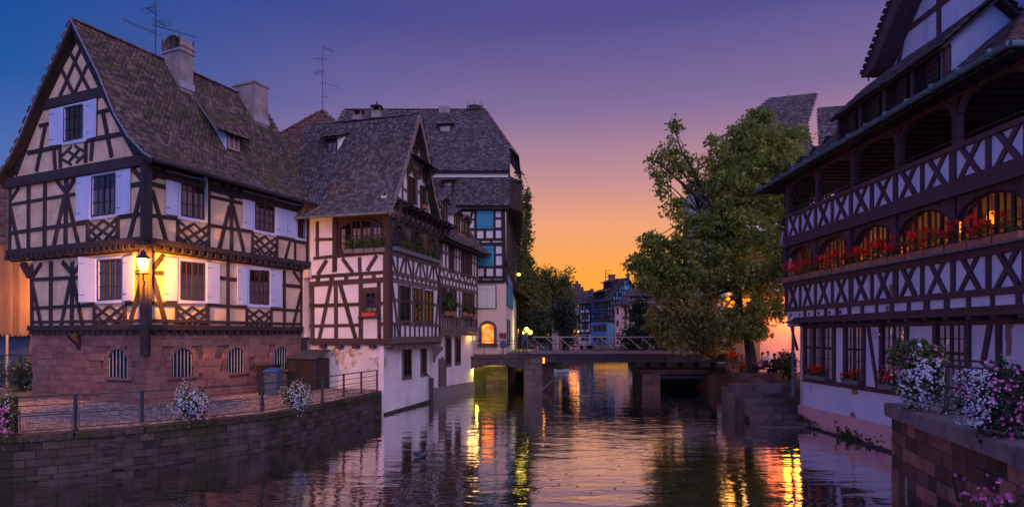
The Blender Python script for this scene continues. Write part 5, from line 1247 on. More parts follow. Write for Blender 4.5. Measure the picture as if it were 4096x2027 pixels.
# rooms behind the arched windows and gallery floor, ceiling, back wall
b = B(); x0 = 12.35
b.abox(12.2, 20, 13.4, 26.0, 8.0, 8.12); b.abox(12.3, 20, 13.4, 26.0, 7.62, 7.72); b.abox(12.4, 20, 13.4, 26.0, 5.6, 5.7); b.build('floor', T['under'], H5)
b = B(); b.abox(15.6, 15.8, 13.4, 26, 8.1, 10.9); b.build('gallery_back_wall', T['under'], H5)
b = B(); b.abox(15.0, 15.2, 13.4, 26, 5.7, 7.65); b.abox(12.5, 15.2, 13.3, 13.5, 5.7, 7.65); b.abox(12.5, 15.2, 25.6, 25.8, 5.7, 7.65); b.build('dining_room_wall', T['brown'], H5)
# gallery parapet
for k in range(11):
    u = PER * k
    fp(FU, u if k else .06, zRB - .05, zRT, .2 if k % 2 == 0 else .15)
    if k < 10:
        FU.beam3(H5, FU.pt(u + .30, zRT), FU.pt(u + PER - .24, zRB), .125, pm); FU.beam3(H5, FU.pt(u + PER - .30, zRT), FU.pt(u + .26, zRB), .125, pm, .075)
fb(FU, zRT + .05, -.5, UL, .16, .12); fb(FU, (zRB + zBB) / 2, -.6, UL + .05, zRB - zBB, .12); fb(FU, zBB + .03, -.6, UL, .07, .22)
for k in range(3):
    pass
b = B(); b.cyl(FU.pt(-.4, zRT + .30, -.02), FU.pt(UL, zRT + .30, -.02), .022, .022, 6); b.build('handrail', T['metal'], H5)
# gallery posts with curved braces
for k in range(0, 11, 2):
    u = PER * k
    piece('post', pm, FU.pt(u + .02, (zRT + 10.45) / 2, -.12), FU.d * .2, Vector((0, 0, 10.45 - zRT)), FU.n * .2, H5)
    for s in (-1, 1):
        if (k == 0 and s < 0) or (k == 10 and s > 0): continue
        b = B(); pts = [FU.pt(u + s * (.10 + .62 * (1 - math.cos(a))), 9.95 + .45 * math.sin(a), -.12) for a in [math.pi / 2 * i / 6 for i in range(7)]]
        for i in range(6): b.bar(pts[i], pts[i + 1], .14, .13, FU.n)
        b.build('curved_brace', pm, H5)
fb(FU, 10.48, -.6, UL + .1, .22, .16, off=-.16)
for k in range(24):
    y = 13.8 + k * .52; b = B(); b.abox(11.7, 15.6, y - .07, y + .07, 10.42, 10.58); b.build('ceiling_beam', pm, H5)
b = B(); b.abox(12.0, 15.7, 13.4, 26.4, 10.62, 10.68); b.build('ceiling', T['under'], H5)
# arched restaurant windows, two bays each
bays = [(PER * k, PER * (k + 2)) for k in (0, 2, 4, 6)] + [(PER * 8, PER * 10)]
for i, (u0, u1) in enumerate(bays):
    fp(FU, u0, zWS, zBB, .24, .10)
    # spandrels round a low arch
    ua0, ua1 = u0 + .14, u1 - .14; zs_, zt_ = 6.95, 7.52; uc = (ua0 + ua1) / 2; rr = (ua1 - ua0) / 2
    K = 12; arc = [(uc - rr * math.cos(math.pi * j / K), zs_ + (zt_ - zs_) * math.sin(math.pi * j / K)) for j in range(K + 1)]
    for half in (arc[:K // 2 + 1], arc[K // 2:]):
        pts = half + ([(uc, zBB + .02), (ua0, zBB + .02)] if half is not None and half[0][0] < uc - .1 else [(ua1, zBB + .02), (uc, zBB + .02)])
        FU.upoly(H5, 'arch_spandrel', pts, pm, .16, .02)
    n5 = 4; q = [FU.pt(ua1, zs_ - .02, -.16), FU.pt(ua0, zs_ - .02, -.16), FU.pt(ua0, zWS + .12, -.16), FU.pt(ua1, zWS + .12, -.16)]
    window3(H5, q, FU.n, 2, 3, (.26, .52, .76), T['frame'], gm=T['glassw'], fw=.08, gb=.028, arch=.585)
    cb = B()
    for (ca, cb_) in ((.02, .20), (.80, .98)):
        K2 = 14; vs = []
        for j in range(K2 + 1):
            uu = lerp(ua0, ua1, lerp(ca, cb_, j / K2)); d_ = -.30 + .035 * math.sin(j * 2.1)
            vs += [FU.pt(uu, zWS + .2, d_), FU.pt(uu, 7.35, d_)]
        cb.add(vs, [(2 * j, 2 * j + 1, 2 * j + 3, 2 * j + 2) for j in range(K2)])
    cb.build('curtain', T['pink'], H5)
fp(FU, UL, zWS, zBB, .26, .12)
b = B(); b.prism([FU.pt(-.6, zWS + .02, .02), FU.pt(UL, zWS + .02, .02), FU.pt(UL, zWS + .02, .34), FU.pt(-.6, zWS + .02, .34)], (0, 0, .06)); b.build('flower_ledge', T['teal'], H5)
fb(FU, zWS - .07, -.6, UL + .05, .20, .10)
# lower cross-braced band
for k in range(11):
    u = PER * k
    fp(FU, u if k else .06, zXB, zWS - .1, .24 if k in (0, 4, 6, 10) else .15)
    if k < 10:
        FU.beam3(H5, FU.pt(u + .32, zWS - .1), FU.pt(u + PER - .26, zXB), .125, pm); FU.beam3(H5, FU.pt(u + PER - .32, zWS - .1), FU.pt(u + .28, zXB), .125, pm, .075)
fb(FU, zXB - .08, -.6, UL + .05, .18, .08); fb(FU, zB2 + .02, -.6, UL - .6, .20, .07); fb(FU, 4.40, -.6, UL + .02, .10, .10)
for k in range(14): fp(FU, .3 + k * .78, zB2, zXB - .1, R.uniform(.1, .2))
for k in range(14): piece('joist_end', pm, FU.pt(.2 + k * .82, 4.32, -.22), FU.d * .15, Vector((0, 0, .14)), FU.n * .55, H5)
for k in range(6): console(H5, FL, LL5 - .25 - k * .75, 4.75, .55, .52, pm, .16)
b = B(); b.prism([FU.pt(-.6, 4.395, -.03), FU.pt(UL, 4.395, -.03), FU.pt(UL, 4.395, -.7), FU.pt(-.6, 4.395, -.7)], (0, 0, -.05)); b.build('jetty_soffit', pm, H5)
# ground floor timbers and windows
fb(FL, zB3 - .06, -1.5, LL5 - .55, .16, .07); fb(FL, zSL - .02, -1.5, LL5 - .45, .16, .07)
def gwin(zm, x0, x1, yt, yb, kind):
    (a, b_), (c, d_) = zm(x0, yt, x1, yb); u0, u1 = FL.u(a), FL.u(c); u0, u1 = min(u0, u1), max(u0, u1)
    z0_, z1_ = zSL + .08, 4.16
    back = {'dim': T['glowdim'], 'dark': T['dark'], 'lit': T['glow']}[kind]
    q = [FL.pt(u1, z1_, .012), FL.pt(u0, z1_, .012), FL.pt(u0, z0_, .012), FL.pt(u1, z0_, .012)]
    w = window3(H5, q, FL.n, 2, 5, (.5,) if u1 - u0 < 2 else (.33, .66), T['frame'], gm=T['glassw'], back=back, fw=.09, split=2, curtain=(T['pink'], ((.04, .2), (.82, .97)), .1) if kind != 'dark' else None)
    for u in (u0 - .08, u1 + .08): fp(FL, u, zSL, zB3, .17, .09)
    return u0, u1
gw = [gwin(L_, 322, 598, 125, 640, 'dim'), gwin(L_, 738, 900, 110, 700, 'dark'), gwin(M_, 88, 272, 80, 610, 'dim'), gwin(M_, 552, 790, 60, 600, 'lit')]
for uu in (.33, .66): piece('post', pm, FL.pt(lerp(gw[0][0], gw[0][1], uu), (zSL + zB3) / 2, .06), FL.d * .17, Vector((0, 0, zB3 - zSL - .1)), FL.n * .12, H5)
(a, b_), (c, d_) = L_(955, 95, 1052, 745); FL.beam3(H5, FL.px(a, b_), FL.px(c, d_), .13, pm)
(a, b_), (c, d_) = M_(1000, 40, 930, 420); FL.beam3(H5, FL.px(a, b_), FL.px(c, d_), .17, pm)
(a, b_), (c, d_) = M_(1068, 35, 1070, 700); FL.beam3(H5, FL.px(a, b_), FL.px(c, d_), .17, pm)
# worn patches of bare render
for zm, pts in ((M_, (1118, 55, 1182, 55, 1188, 90, 1165, 130, 1172, 200, 1165, 345, 1118, 345, 1125, 250, 1112, 180)), (L_, (780, 745, 840, 760, 845, 800, 820, 815, 785, 805)), (L_, (770, 1000, 795, 980, 820, 1020, 818, 1060, 770, 1045)), (I_, (990, 990, 1020, 985, 1028, 1080, 985, 1085)), (I_, (960, 1160, 1030, 1160, 1030, 1215, 960, 1215))):
    fac = FU if zm is I_ else FL; fac.poly(H5, 'bare_render_patch', zm(*pts), T['mortar'], .02, .006)
# drainpipe at the far corner
b = B(); q0 = FL.px(3172, 1270, .25); q1 = FL.px(3172, 1590, .25); b.tube([FU.pt(UL + .05, 4.6, -.05), q0 + Vector((0, 0, .1)), q0 - Vector((0, 0, .2)), q1], .07, 8); b.build('drainpipe', T['teal'], H5)
b = B(); q0 = FU.px(3134, 925, .12); b.tube([q0, q0 + Vector((-.05, .1, -.5)), q0 + Vector((.3, .1, -.9))], .06, 8); b.build('rainwater_spout', T['zinc'], H5)
# ---- roofs of the restaurant house
ev0, ev1 = Vector((11.42, 28.0, 10.50)), Vector((11.42, 13.75, 10.50))
sk0, sk1 = Vector((14.6, 25.6, 12.95)), Vector((14.6, 16.9, 12.95))
def kick(a, b_): m = lerp(a, b_, .35); m.z -= .12; return [a, m, b_]
roof(H5, kick(ev0, sk0), kick(ev1, sk1), T['tileg'], .185, .165, 200)
ev2 = Vector((20, 13.75, 10.5)); sk2 = Vector((20, 16.9, 12.95))
roof(H5, kick(ev1, sk1), kick(ev2, sk2), T['tileg'], .185, .165, 40)
ev3 = Vector((20, 28.0, 10.5)); sk3 = Vector((20, 25.6, 12.95))
roof(H5, kick(ev3, sk3), kick(ev0, sk0), T['tileg'], .3, .3, 5)
ridge(H5, ev1 + Vector((.05, .05, .05)), sk1 + Vector((0, 0, .06)), T['tiler'], .30, .13)
b = B(); b.cyl(ev0 + Vector((-.08, 0, -.03)), ev1 + Vector((-.08, -.08, -.03)), .085, .085, 8); b.cyl(ev1 + Vector((-.08, -.08, -.03)), ev2 + Vector((0, -.08, -.03)), .085, .085, 8)
for k in range(14): y = 14.2 + k; b.abox(11.24, 11.44, y - .02, y + .02, 10.36, 10.60)
b.build('gutter', T['teal'], H5)
b = B(); b.prism([ev0 + Vector((.02, 0, -.13)), ev1 + Vector((.02, 0, -.13)), Vector((12.4, 14.2, 10.62)), Vector((12.4, 27, 10.62))], (0, 0, -.05)); b.build('soffit', T['under'], H5)
# attic storey: dark louvred openings between posts, below its own tiled roof
AX = 12.55; AF = Fac((AX, 17.3), (0, 1), (-1, 0))
AL = 5.6
AF.upoly(H5, 'louvre_panel', [(0, 10.9), (AL, 10.9), (AL, 12.2), (0, 12.2)], T['dark'], .1, -.02)
for k in range(5): piece('post', pm, AF.pt(AL * k / 4, 11.6, .03), AF.d * .16, Vector((0, 0, 1.3)), AF.n * .14, H5)
for k in range(4):
    for j in range(5):
        piece('louvre', T['under'], AF.pt(AL * (k + .5) / 4, 11.32 + j * .17, .015), AF.d * (AL / 4 - .2), Vector((-.03, 0, .15)), AF.n * .03 + Vector((0, 0, .01)), H5)
AF.beam3(H5, AF.pt(0, 12.16), AF.pt(AL, 12.16), .18, pm, .10)
r0, r1 = Vector((12.22, 23.1, 12.08)), Vector((12.22, 17.05, 12.08)); rr0, rr1 = Vector((13.85, 23.1, 13.52)), Vector((13.85, 17.05, 13.52))
roof(H5, [r0, rr0], [r1, rr1], T['tileg'], .185, .165, 120)
r2, r3 = Vector((15.6, 17.05, 12.0)), Vector((15.6, 23.1, 12.0))
roof(H5, [r2, rr1], [r3, rr0], T['tileg'], .185, .165, 30)
b = B(); b.prism([Vector((12.5, 17.3, 10.8)), Vector((15.4, 17.3, 10.8)), Vector((15.4, 17.3, 12.05)), Vector((13.85, 17.3, 13.38)), Vector((12.5, 17.3, 12.15))], (0, .2, 0)); b.build('wall', T['dusktint'], H5)
b = B(); b.bar(r1 - Vector((0, -.02, .1)), rr1 - Vector((0, -.02, .1)), .05, .14, (0, -1, 0)); b.bar(r2 - Vector((0, -.02, .1)), rr1 - Vector((0, -.02, .1)), .05, .14, (0, -1, 0)); b.build('bargeboard', pm, H5)
# big gable rising behind
TG = Fac((14.5, 17.0), (0, 1), (-1, 0))
TG.upoly(H5, 'wall', [(-6, 12.6), (6.2, 12.6), (5.75, 14.4), (.5, 20.2), (-6, 14.4)], T['dusktint'], .2)
for (u0, z0_, u1, z1_) in ((5.7, 13.2, 5.0, 15.6), (3.35, 13.4, 3.35, 17.2), (1.2, 13.4, 1.2, 19.2)): TG.beam3(H5, TG.pt(u0, z0_), TG.pt(u1, z1_), .2, pm)
TG.beam3(H5, TG.pt(-3, 15.0), TG.pt(5.3, 15.0), .2, pm)
t0, t1 = Vector((13.75, 23.6, 14.0)), Vector((13.75, 17.4, 20.9)); t2, t3 = Vector((20, 23.6, 14.0)), Vector((20, 17.4, 20.9))
roof(H5, [t2, t3], [t0, t1], T['tileg'], .2, .12, 5, tilt=.03)
roof(H5, [Vector((13.75, 11.2, 14)), t1], [Vector((20, 11.2, 14)), t3], T['tileg'], .3, .3, 5)
b = B(); b.prism([t0 + Vector((0, -.1, -.1)), t1 + Vector((0, -.1, -.1)), t1 + Vector((0, -.6, -.75)), t0 + Vector((0, -.75, -.05))], (.7, 0, 0)); b.build('verge_boarding', pm, H5)
b = B(); q0 = at(3600, 38, 22.5); b.bar(q0, q0 + Vector((1.2, -.4, .35)), .14, .14, (0, 0, 1)); b.build('ridge_beam_end', pm, H5)
an = at(3474, 300, 23.6); antenna('roof_antenna', 'tiny forked antenna above the attic roof of the restaurant house', an, .55, [(.35, (.3, .2, .3), .2, 2, .1, True)])
# warm lamps hanging in the dining room
for k, (i, f) in enumerate(((4, .62), (3, .22), (3, .72), (2, .35), (1, .30), (0, .30), (0, .75))):
    u0, u1 = bays[i]; y = 14.2 + lerp(u0, u1, f); c = Vector((12.8 + .12 * (k % 3), y, 7.0 if k % 2 == 0 else 6.7))
    r = root('pendant_lamp', 'orange lamp behind the arched window ' + ['at the street end', 'second from the street end, near its far jamb', 'second from the street end, near its street jamb', 'in the middle', 'second from the trees', 'nearest the trees, near the far jamb', 'nearest the trees, near the inner jamb'][k], 'lamp', c, 'orange lamps in the restaurant windows')
    b = B(); b.lathe(c, [(.05, -.2), (.12, -.06), (.11, .07), (.04, .14)], 10); b.build('lamp_shade', T['lamporange'], r); b = B(); b.cyl(c + Vector((0, 0, .12)), Vector((c.x, c.y, 7.62)), .010, .010, 4); b.build('cord', T['metal'], r)
for y in (15.6, 18, 20.5, 23, 25): point('dining_room_light', (14.5, y, 6.6), 52 + 20 * math.sin(y * 2.3), (1.0, .36, .10), .15)
# ---- window boxes with red geraniums
def geranium_box(c, d, n, w, label, group='red geranium boxes on the restaurant house', nf=70, boxm=None, hh=.2):
    r = root('flower_box', label, 'flower box', c, group); d = Vector(d).normalized(); n = Vector(n).normalized()
    b = B(); b.box(c + Vector((0, 0, .09)), d * w / 2, n * .10, (0, 0, .09)); b.build('planter', boxm or T['terracotta'], r)
    k = int(90 * w); P = np.array([list(c + d * R.uniform(-w / 2, w / 2) + n * R.uniform(-.08, .2) + Vector((0, 0, .16 + R.uniform(0, hh * 1.3)))) for _ in range(k)])
    npmesh('foliage', leaf_quads(P, .10, .0), LF, T['leafD'], r)
    heads = []
    for _ in range(int(nf * w / 6)):
        h = c + d * R.uniform(-w / 2, w / 2) + n * R.uniform(-.05, .22) + Vector((0, 0, .22 + hh * R.uniform(.5, 1.9)))
        heads += [[h.x + R.gauss(0, .035), h.y + R.gauss(0, .035), h.z + R.gauss(0, .03)] for _ in range(13)]
    if heads:
        P = np.array(heads); dd = NR.normal(size=P.shape); dd[:, 0] += n.x * 1.2; dd[:, 1] += n.y * 1.2; dd /= np.linalg.norm(dd, axis=1)[:, None]
        petals(r, P, dd, .068, T['flred'])
    return r
ords = ['nearest the trees', 'second from the trees', 'in the middle', 'second from the street end', 'at the street end']
for i, (u0, u1) in enumerate(bays[::-1]):
    for k in range(3):
        c = FU.pt(lerp(u0, u1, (k + .5) / 3), zWS + .09, .18)
        geranium_box(c, FU.d, FU.n, (u1 - u0) / 3 - .06, 'red geranium box, %s of three under the arched window %s' % (['first', 'second', 'third'][2 - k], ords[i]), hh=.30, nf=[80, 105, 45, 95, 65, 28, 110][(i * 3 + k) % 7])
for i, (u0, u1) in enumerate(gw[:3]):
    c = FL.pt((u0 + u1) / 2, zSL + .06, .14)
    geranium_box(c, FL.d, FL.n, min(1.5, u1 - u0), ['red geranium trough on the sill of the three light ground floor window', 'small red geranium box on the narrow ground floor window sill', 'red geranium box half hidden behind hanging blue petunias'][i], nf=60, boxm=T['slateplanter'])
# wooden chairs leaning on the gallery rail
for k, (x, y) in enumerate(((3500, 700), (3640, 655))):
    c = hitplane(x, y, Vector((12.7, 0, 0)), Vector((-1, 0, 0))); c.z = 8.14
    r = root('wooden_chair', ['wooden chair on the gallery near the third post, its slatted back above the parapet', 'wooden chair on the gallery between the fourth and fifth posts'][k], 'chair', c, 'chairs on the gallery')
    b = B(); b.abox(c.x - .2, c.x + .2, c.y - .2, c.y + .2, c.z + .43, c.z + .47); b.build('seat', T['verge'], r)
    for sx in (-1, 1):
        for sy in (-1, 1): b = B(); b.cyl(c + Vector((sx * .18, sy * .18, 0)), c + Vector((sx * .18, sy * .18, .43 if sx > 0 else 1.12)), .02, .02, 6); b.build('leg', T['verge'], r)
    b = B()
    for j in range(3): b.abox(c.x - .20, c.x - .17, c.y - .2, c.y + .2, c.z + .72 + j * .14, c.z + .82 + j * .14)
    b.build('backrest', T['verge'], r)
# potted shrub on the gallery end
c = Vector((12.75, 25.6, 8.12)); r = root('potted_shrub', 'potted green shrub at the far end of the open gallery', 'plant', c)
b = B(); b.lathe(c, [(.18, 0), (.24, .35)], 10); b.build('pot', T['terracotta'], r)
crown(r, [(tuple(c + Vector((0, 0, 1.0))), .4, .5, .7, 500)], .13, T['leafD'], 12, .2, 'foliage')

# ================================================================= near quay wall, bottom corner
NW0, NW1 = Vector((8.75, 13.8, 0)), Vector((7.25, 8.4, 0))
NF = Fac((8.75, 13.8), NW1 - NW0, Vector((-5.4, 1.5, 0)))
if NF.n.x > 0: NF.n = -NF.n
NL = 11.0
QW = root('quay_wall', 'red sandstone quay wall with a thick grey coping in the near corner', 'wall', (8.5, 12, 0))
cz = 2.27; ct = .30
NF.upoly(QW, 'wall_core', [(.02, -.6), (NL, -.6), (NL, cz - ct), (.02, cz - ct)], T['mortar'], 3.2, -.07)
stones(QW, NF, 0.0, 8.0, -.05, cz - ct - .01, .52, .29, T['stonen'], .0, cap=200, t=.16)
EF = Fac((8.75, 13.8), -NF.n, Vector((0, 1, 0)) * -1 + NF.d * 0)
EF = Fac((8.75, 13.8), -NF.n, -NF.d)
stones(QW, EF, 0.0, 3.2, -.05, cz - ct - .01, .62, .29, T['stonen'], .06, cap=60, t=.16)
u = -.12
while u < 8.5:
    w = R.uniform(.95, 1.35)
    piece('coping_stone', T['coping'], NF.pt(u + w / 2, cz - ct / 2, -.38), NF.d * (w - .015), Vector((0, 0, ct)), NF.n * 1.05, QW, .05, .02); u += w
# iron mooring bar and depth gauge on the wall face
b = B(); b.tube([NF.px(3806, 1903, .06), NF.px(3810, 1908, .14), NF.px(3830, 1990, .10), NF.px(3832, 2000, .03)], .022, 6); tag(b.build('mooring_bar', T['metal'], None), 'dark iron bar fixed to the near sandstone wall', 'bar')
b = B(); q0, q1 = NF.px(3624, 1910, .02), NF.px(3626, 2020, .02); b.bar(q0, q1, .09, .02, NF.n); GB = b.build('depth_gauge', T['bar'], None); tag(GB, 'pale depth gauge strip low on the near sandstone wall', 'gauge')
for k in range(8): b = B(); q = lerp(q0, q1, (k + .5) / 8); b.bar(q - NF.d * .035 + NF.n * .012, q + NF.d * .02 * (k % 2) + NF.n * .012, .025, .006, NF.n); b.build('gauge_mark', T['dark'], GB)
# iron railing on the coping
RA = root('iron_railing', 'dark green iron railing with stout turned posts on the near coping', 'railing', (8.3, 12.5, cz))
def cop(x, y): return atz(x, y, cz)
def gpost(c, h, r=.075):
    b = B(); b.lathe(c, [(r * 1.7, 0), (r * 1.7, .05), (r * 1.3, .09), (r, .14), (r * .9, h * .5), (r * 1.15, h * .52), (r * .9, h * .55), (r * .85, h - .1), (r * 1.2, h - .06), (r * 1.2, h - .02), (r * .4, h)], 12); b.build('post', T['metal'], RA)
p1 = cop(3795, 1655); p0 = cop(3640, 1612); p2 = p1 + NF.d * 2.1 - NF.n * .0; p3 = p2 + NF.d * 2.1
hP = (1655 - 1450) / F * p1.y
for p in (p0, p1, p2, p3): gpost(p, hP)
for a, c in ((p0, p1), (p1, p2), (p2, p3)):
    b = B(); b.cyl(a + Vector((0, 0, hP - .05)), c + Vector((0, 0, hP - .05)), .028, .028, 8); b.build('rail', T['metal'], RA)
    b = B(); b.cyl(a + Vector((0, 0, hP * .53)), c + Vector((0, 0, hP * .53)), .022, .022, 8); b.build('rail', T['metal'], RA)
    b = B(); b.cyl(a + Vector((0, 0, .10)), c + Vector((0, 0, .10)), .016, .016, 6); b.cyl(a + Vector((0, 0, .38)), c + Vector((0, 0, .38)), .014, .014, 6)
    for k in range(22): q = lerp(a, c, (k + .5) / 22); b.cyl(q + Vector((0, 0, .1)), q + Vector((0, 0, .38)), .007, .007, 4)
    o = b.build('lower_grille', T['metal'], RA, 'stuff')
# second railing behind, across the lane
RB = root('iron_railing', 'thin dark handrail along the lane in front of the restaurant wall', 'railing', (11.5, 15, TZ))
h0, h1 = hitplane(3755, 1436, Vector((11.4, 0, 0)), Vector((-1, 0, 0))), hitplane(4050, 1424, Vector((11.4, 0, 0)), Vector((-1, 0, 0)))
h1.z = h0.z; b = B(); b.cyl(h0, h1, .03, .03, 6); b.build('rail', T['metal'], RB)
for k in range(4): q = lerp(h0, h1, k / 3); b = B(); b.cyl(Vector((q.x, q.y, TZ - .1)), q, .03, .03, 6); b.build('post', T['metal'], RB)
# bicycle leaning behind the railing
bc = p1 + NF.d * 1.05 - NF.n * .75; bc.z = 2.05 - .02
BI = root('bicycle', 'bicycle parked behind the near iron railing, between the flower displays', 'bicycle', bc)
b = B(); b.abox(bc.x - .9, bc.x + 1.4, bc.y - 1.2, bc.y + 1.2, 1.4, 2.02); b.build('lane', T['sand'], None, 'structure')
fd = NF.d.normalized(); up = Vector((0, 0, 1)); wr_ = .33
for s in (-.52, .52):
    c = bc + fd * s + up * wr_; b = B()
    for k in range(20):
        a0, a1 = 2 * math.pi * k / 20, 2 * math.pi * (k + 1) / 20; b.cyl(c + (fd * math.cos(a0) + up * math.sin(a0)) * wr_, c + (fd * math.cos(a1) + up * math.sin(a1)) * wr_, .018, .018, 5)
    w = b.build('wheel', T['clothb'], BI); b = B()
    for k in range(14): a0 = 2 * math.pi * k / 14; b.cyl(c, c + (fd * math.cos(a0) + up * math.sin(a0)) * wr_, .003, .003, 4)
    b.build('spokes', T['bar'], w, 'stuff')
b = B(); bb_ = bc + up * .30; st = bc + fd * -.18 + up * .85; hd = bc + fd * .36 + up * .82; b.tube([bc + fd * -.52 + up * wr_, bb_, hd, st, bb_], .018, 6); b.tube([bc + fd * -.52 + up * wr_, st], .014, 6); b.tube([bc + fd * .52 + up * wr_, hd, hd + up * .15], .017, 6); b.build('frame', T['turq'], BI)
b = B(); sd_ = NF.n; b.tube([hd + up * .15 - sd_ * .25 - fd * .1, hd + up * .18, hd + up * .15 + sd_ * .25 - fd * .1], .014, 6); b.build('handlebar', T['metal'], BI); b = B(); b.box(st + up * .05, fd * .13, sd_ * .07, up * .03); b.build('saddle', T['clothb'], BI)
# ---- big hanging flower displays
def planter_tub(r, c, w): b = B(); b.lathe(c, [(w * .6, -.32), (w, 0), (w * 1.05, .04)], 12); b.build('pot', T['metal'], r)
c = at(3690, 1500, 12.55); r = root('flower_basket', 'blue white petunias spilling over the railing at the corner of the near wall', 'flower basket', c, 'hanging flower baskets by the water')
planter_tub(r, c + Vector((0, 0, -.1)), .3)
flower_ball(r, c + Vector((.0, 0, -.02)), .52, .4, .56, 1700, 720, T['flwhite'], .06, .30, lsize=.085)
flower_ball(r, c + Vector((-.12, 0, .42)), .62, .35, .36, 1100, 22, T['flpink'], .07, 0, lsize=.09)
cc_ = []
for k in range(50): a = R.uniform(-1.0, .8); cc_.append(list(c + Vector((-.55 + R.gauss(0, .22), R.gauss(0, .2), .35 + R.gauss(0, .24)))))
petals(r, np.array(cc_), NR.normal(size=(50, 3)), .045, T['flpink'])
c = at(4010, 1590, 9.3); r = root('flower_basket', 'large pink petunia cascade hanging over the near railing', 'flower basket', c, 'hanging flower baskets by the water')
planter_tub(r, c + Vector((0, 0, 0)), .3)
flower_ball(r, c, .56, .42, .56, 2900, 190, T['flpink'], .06, .30, lsize=.075, leafm=T['leafC'])
petals(r, np.array([list(c + Vector((-.5 + R.gauss(0, .07), -.1 + R.gauss(0, .15), R.uniform(-.42, .45)))) for _ in range(420)]), np.tile(np.array([[-.6, -.8, 0]]), (420, 1)), .03, T['flwhite'])
c = at(4010, 1985, 7.4); r = root('flower_basket', 'pale pink trailing geraniums low in front of the near wall', 'flower basket', c, 'hanging flower baskets by the water')
planter_tub(r, c + Vector((.25, 0, -.35)), .25)
flower_ball(r, c + Vector((.1, 0, -.2)), .42, .25, .25, 500, 36, T['flpink'], .07, .0, lsize=.05, leafm=T['leafC'])
petals(r, np.array([list(c + Vector((-.2 + R.gauss(0, .16), R.gauss(0, .1), R.gauss(.05, .14)))) for _ in range(26)]), NR.normal(size=(26, 3)), .055, T['flpink'])
# ================================================================= left quay wall and railing
QP = [Vector((x, y, 0)) for x, y in LQ[1:]]
QL = root('quay_wall', 'dark mossy stone quay wall below the cobbled terrace', 'wall', (-9, 19, 0))
cnt = 0
for i in range(len(QP) - 1):
    a, c = QP[i], QP[i + 1]; f_ = Fac((a.x, a.y), c - a, Vector(((c - a).y, -(c - a).x, 0)))
    Ln = (c - a).length
    f_.upoly(QL, 'wall_core', [(0, -.6), (Ln, -.6), (Ln, QZ - .02), (0, QZ - .02)], T['quaym'], .3, .055)
    u0 = 0
    if i == 1: u0 = 0
    niche = None
    if i == 0:
        x_n0, x_n1 = f_.u(400), f_.u(498)
    nh = []
    if i == 2:
        na, nb2 = f_.u(402), f_.u(496); nh = [lambda u, z: na < u < nb2]
        f_.upoly(QL, 'niche', [(na + .03, -.3), (nb2 - .03, -.3), (nb2 - .03, QZ - .2), (na + .03, QZ - .2)], T['quaym'], .02, .06)
        for k in range(5): piece('step', T['quay'], f_.pt((na + nb2) / 2, .06 + k * .2, .09), f_.d * (nb2 - na - .06), Vector((0, 0, .05)), f_.n * .08, QL)
    stones(QL, f_, -.05, Ln + .05, -.15, QZ - .20, .46, .24, T['quay'], .10, nh, cap=70, t=.14)
    u = 0.0
    while u < Ln - .05:
        w = min(R.uniform(.8, 1.2), Ln - u); piece('coping_stone', T['quay'], f_.pt(u + w / 2, QZ - .085, -.10), f_.d * (w - .012), Vector((0, 0, .19)), f_.n * .52, QL, .05, .03); u += w
    # moss along the top
MO = []
for i in range(len(QP) - 1):
    a, c = QP[i], QP[i + 1]; nn = Vector(((c - a).y, -(c - a).x, 0)).normalized()
    for _ in range(int((c - a).length * 110)):
        p = lerp(a, c, R.random()) + nn * R.uniform(.10, .20); MO.append([p.x, p.y, QZ - abs(R.gauss(0, .16)) + .01])
npmesh('moss', leaf_quads(np.array(MO), .07, .6), LF, T['grass'], QL, 'stuff')
# stair niche: recessed steps in the quay wall
f_ = Fac((QP[2].x, QP[2].y), QP[3] - QP[2], None)
RAIL = root('quay_railing', 'dark iron railing with wire mesh panels along the curved cobbled quay', 'railing', (-9, 19, QZ))
feet = [(-60, 1752), (64, 1741), (302, 1722), (568, 1700), (810, 1680), (1049, 1652), (1290, 1612), (1375, 1592), (1445, 1578), (1508, 1566)]
FP = [atz(x, y, QZ) for x, y in feet]
RHT = 1.04
for i, p in enumerate(FP):
    b = B(); b.abox(p.x - .04, p.x + .04, p.y - .025, p.y + .025, QZ, QZ + RHT); b.abox(p.x - .09, p.x + .09, p.y - .07, p.y + .07, QZ, QZ + .05); b.build('post', T['metal'], RAIL)
for i in range(len(FP) - 1):
    a, c = FP[i], FP[i + 1]; d = (c - a).normalized(); n = Vector((d.y, -d.x, 0)); Z = Vector((0, 0, 1))
    for z, r in ((RHT - .03, .024), (RHT - .27, .014), (RHT - .48, .014)):
        b = B(); b.cyl(a + Z * z, c + Z * z, r, r, 6); b.build('rail', T['metal'], RAIL)
    if i < 6:
        b = B(); z0_, z1_ = .10, .50; e = d * .08
        for p, q in ((a + e + Z * z0_, c - e + Z * z0_), (a + e + Z * z1_, c - e + Z * z1_), (a + e + Z * z0_, a + e + Z * z1_), (c - e + Z * z0_, c - e + Z * z1_)): b.cyl(p, q, .016, .016, 5)
        fr = b.build('mesh_frame', T['metal'], RAIL); b = B(); m_ = int((c - a).length / .075)
        for k in range(1, m_): q = lerp(a + e, c - e, k / m_); b.box(q + Z * .30, d * .0028, n * .0028, Z * .2)
        for k in range(1, 6): b.box((a + c) / 2 + Z * (z0_ + .4 * k / 6), (c - a) / 2 - e, n * .0028, Z * .0028)
        b.build('wire_mesh', T['metal'], fr, 'stuff')
    else:
        for z in (.12, .30, .42): b = B(); b.cyl(a + Z * z, c + Z * z, .012, .012, 5); b.build('rail', T['metal'], RAIL)
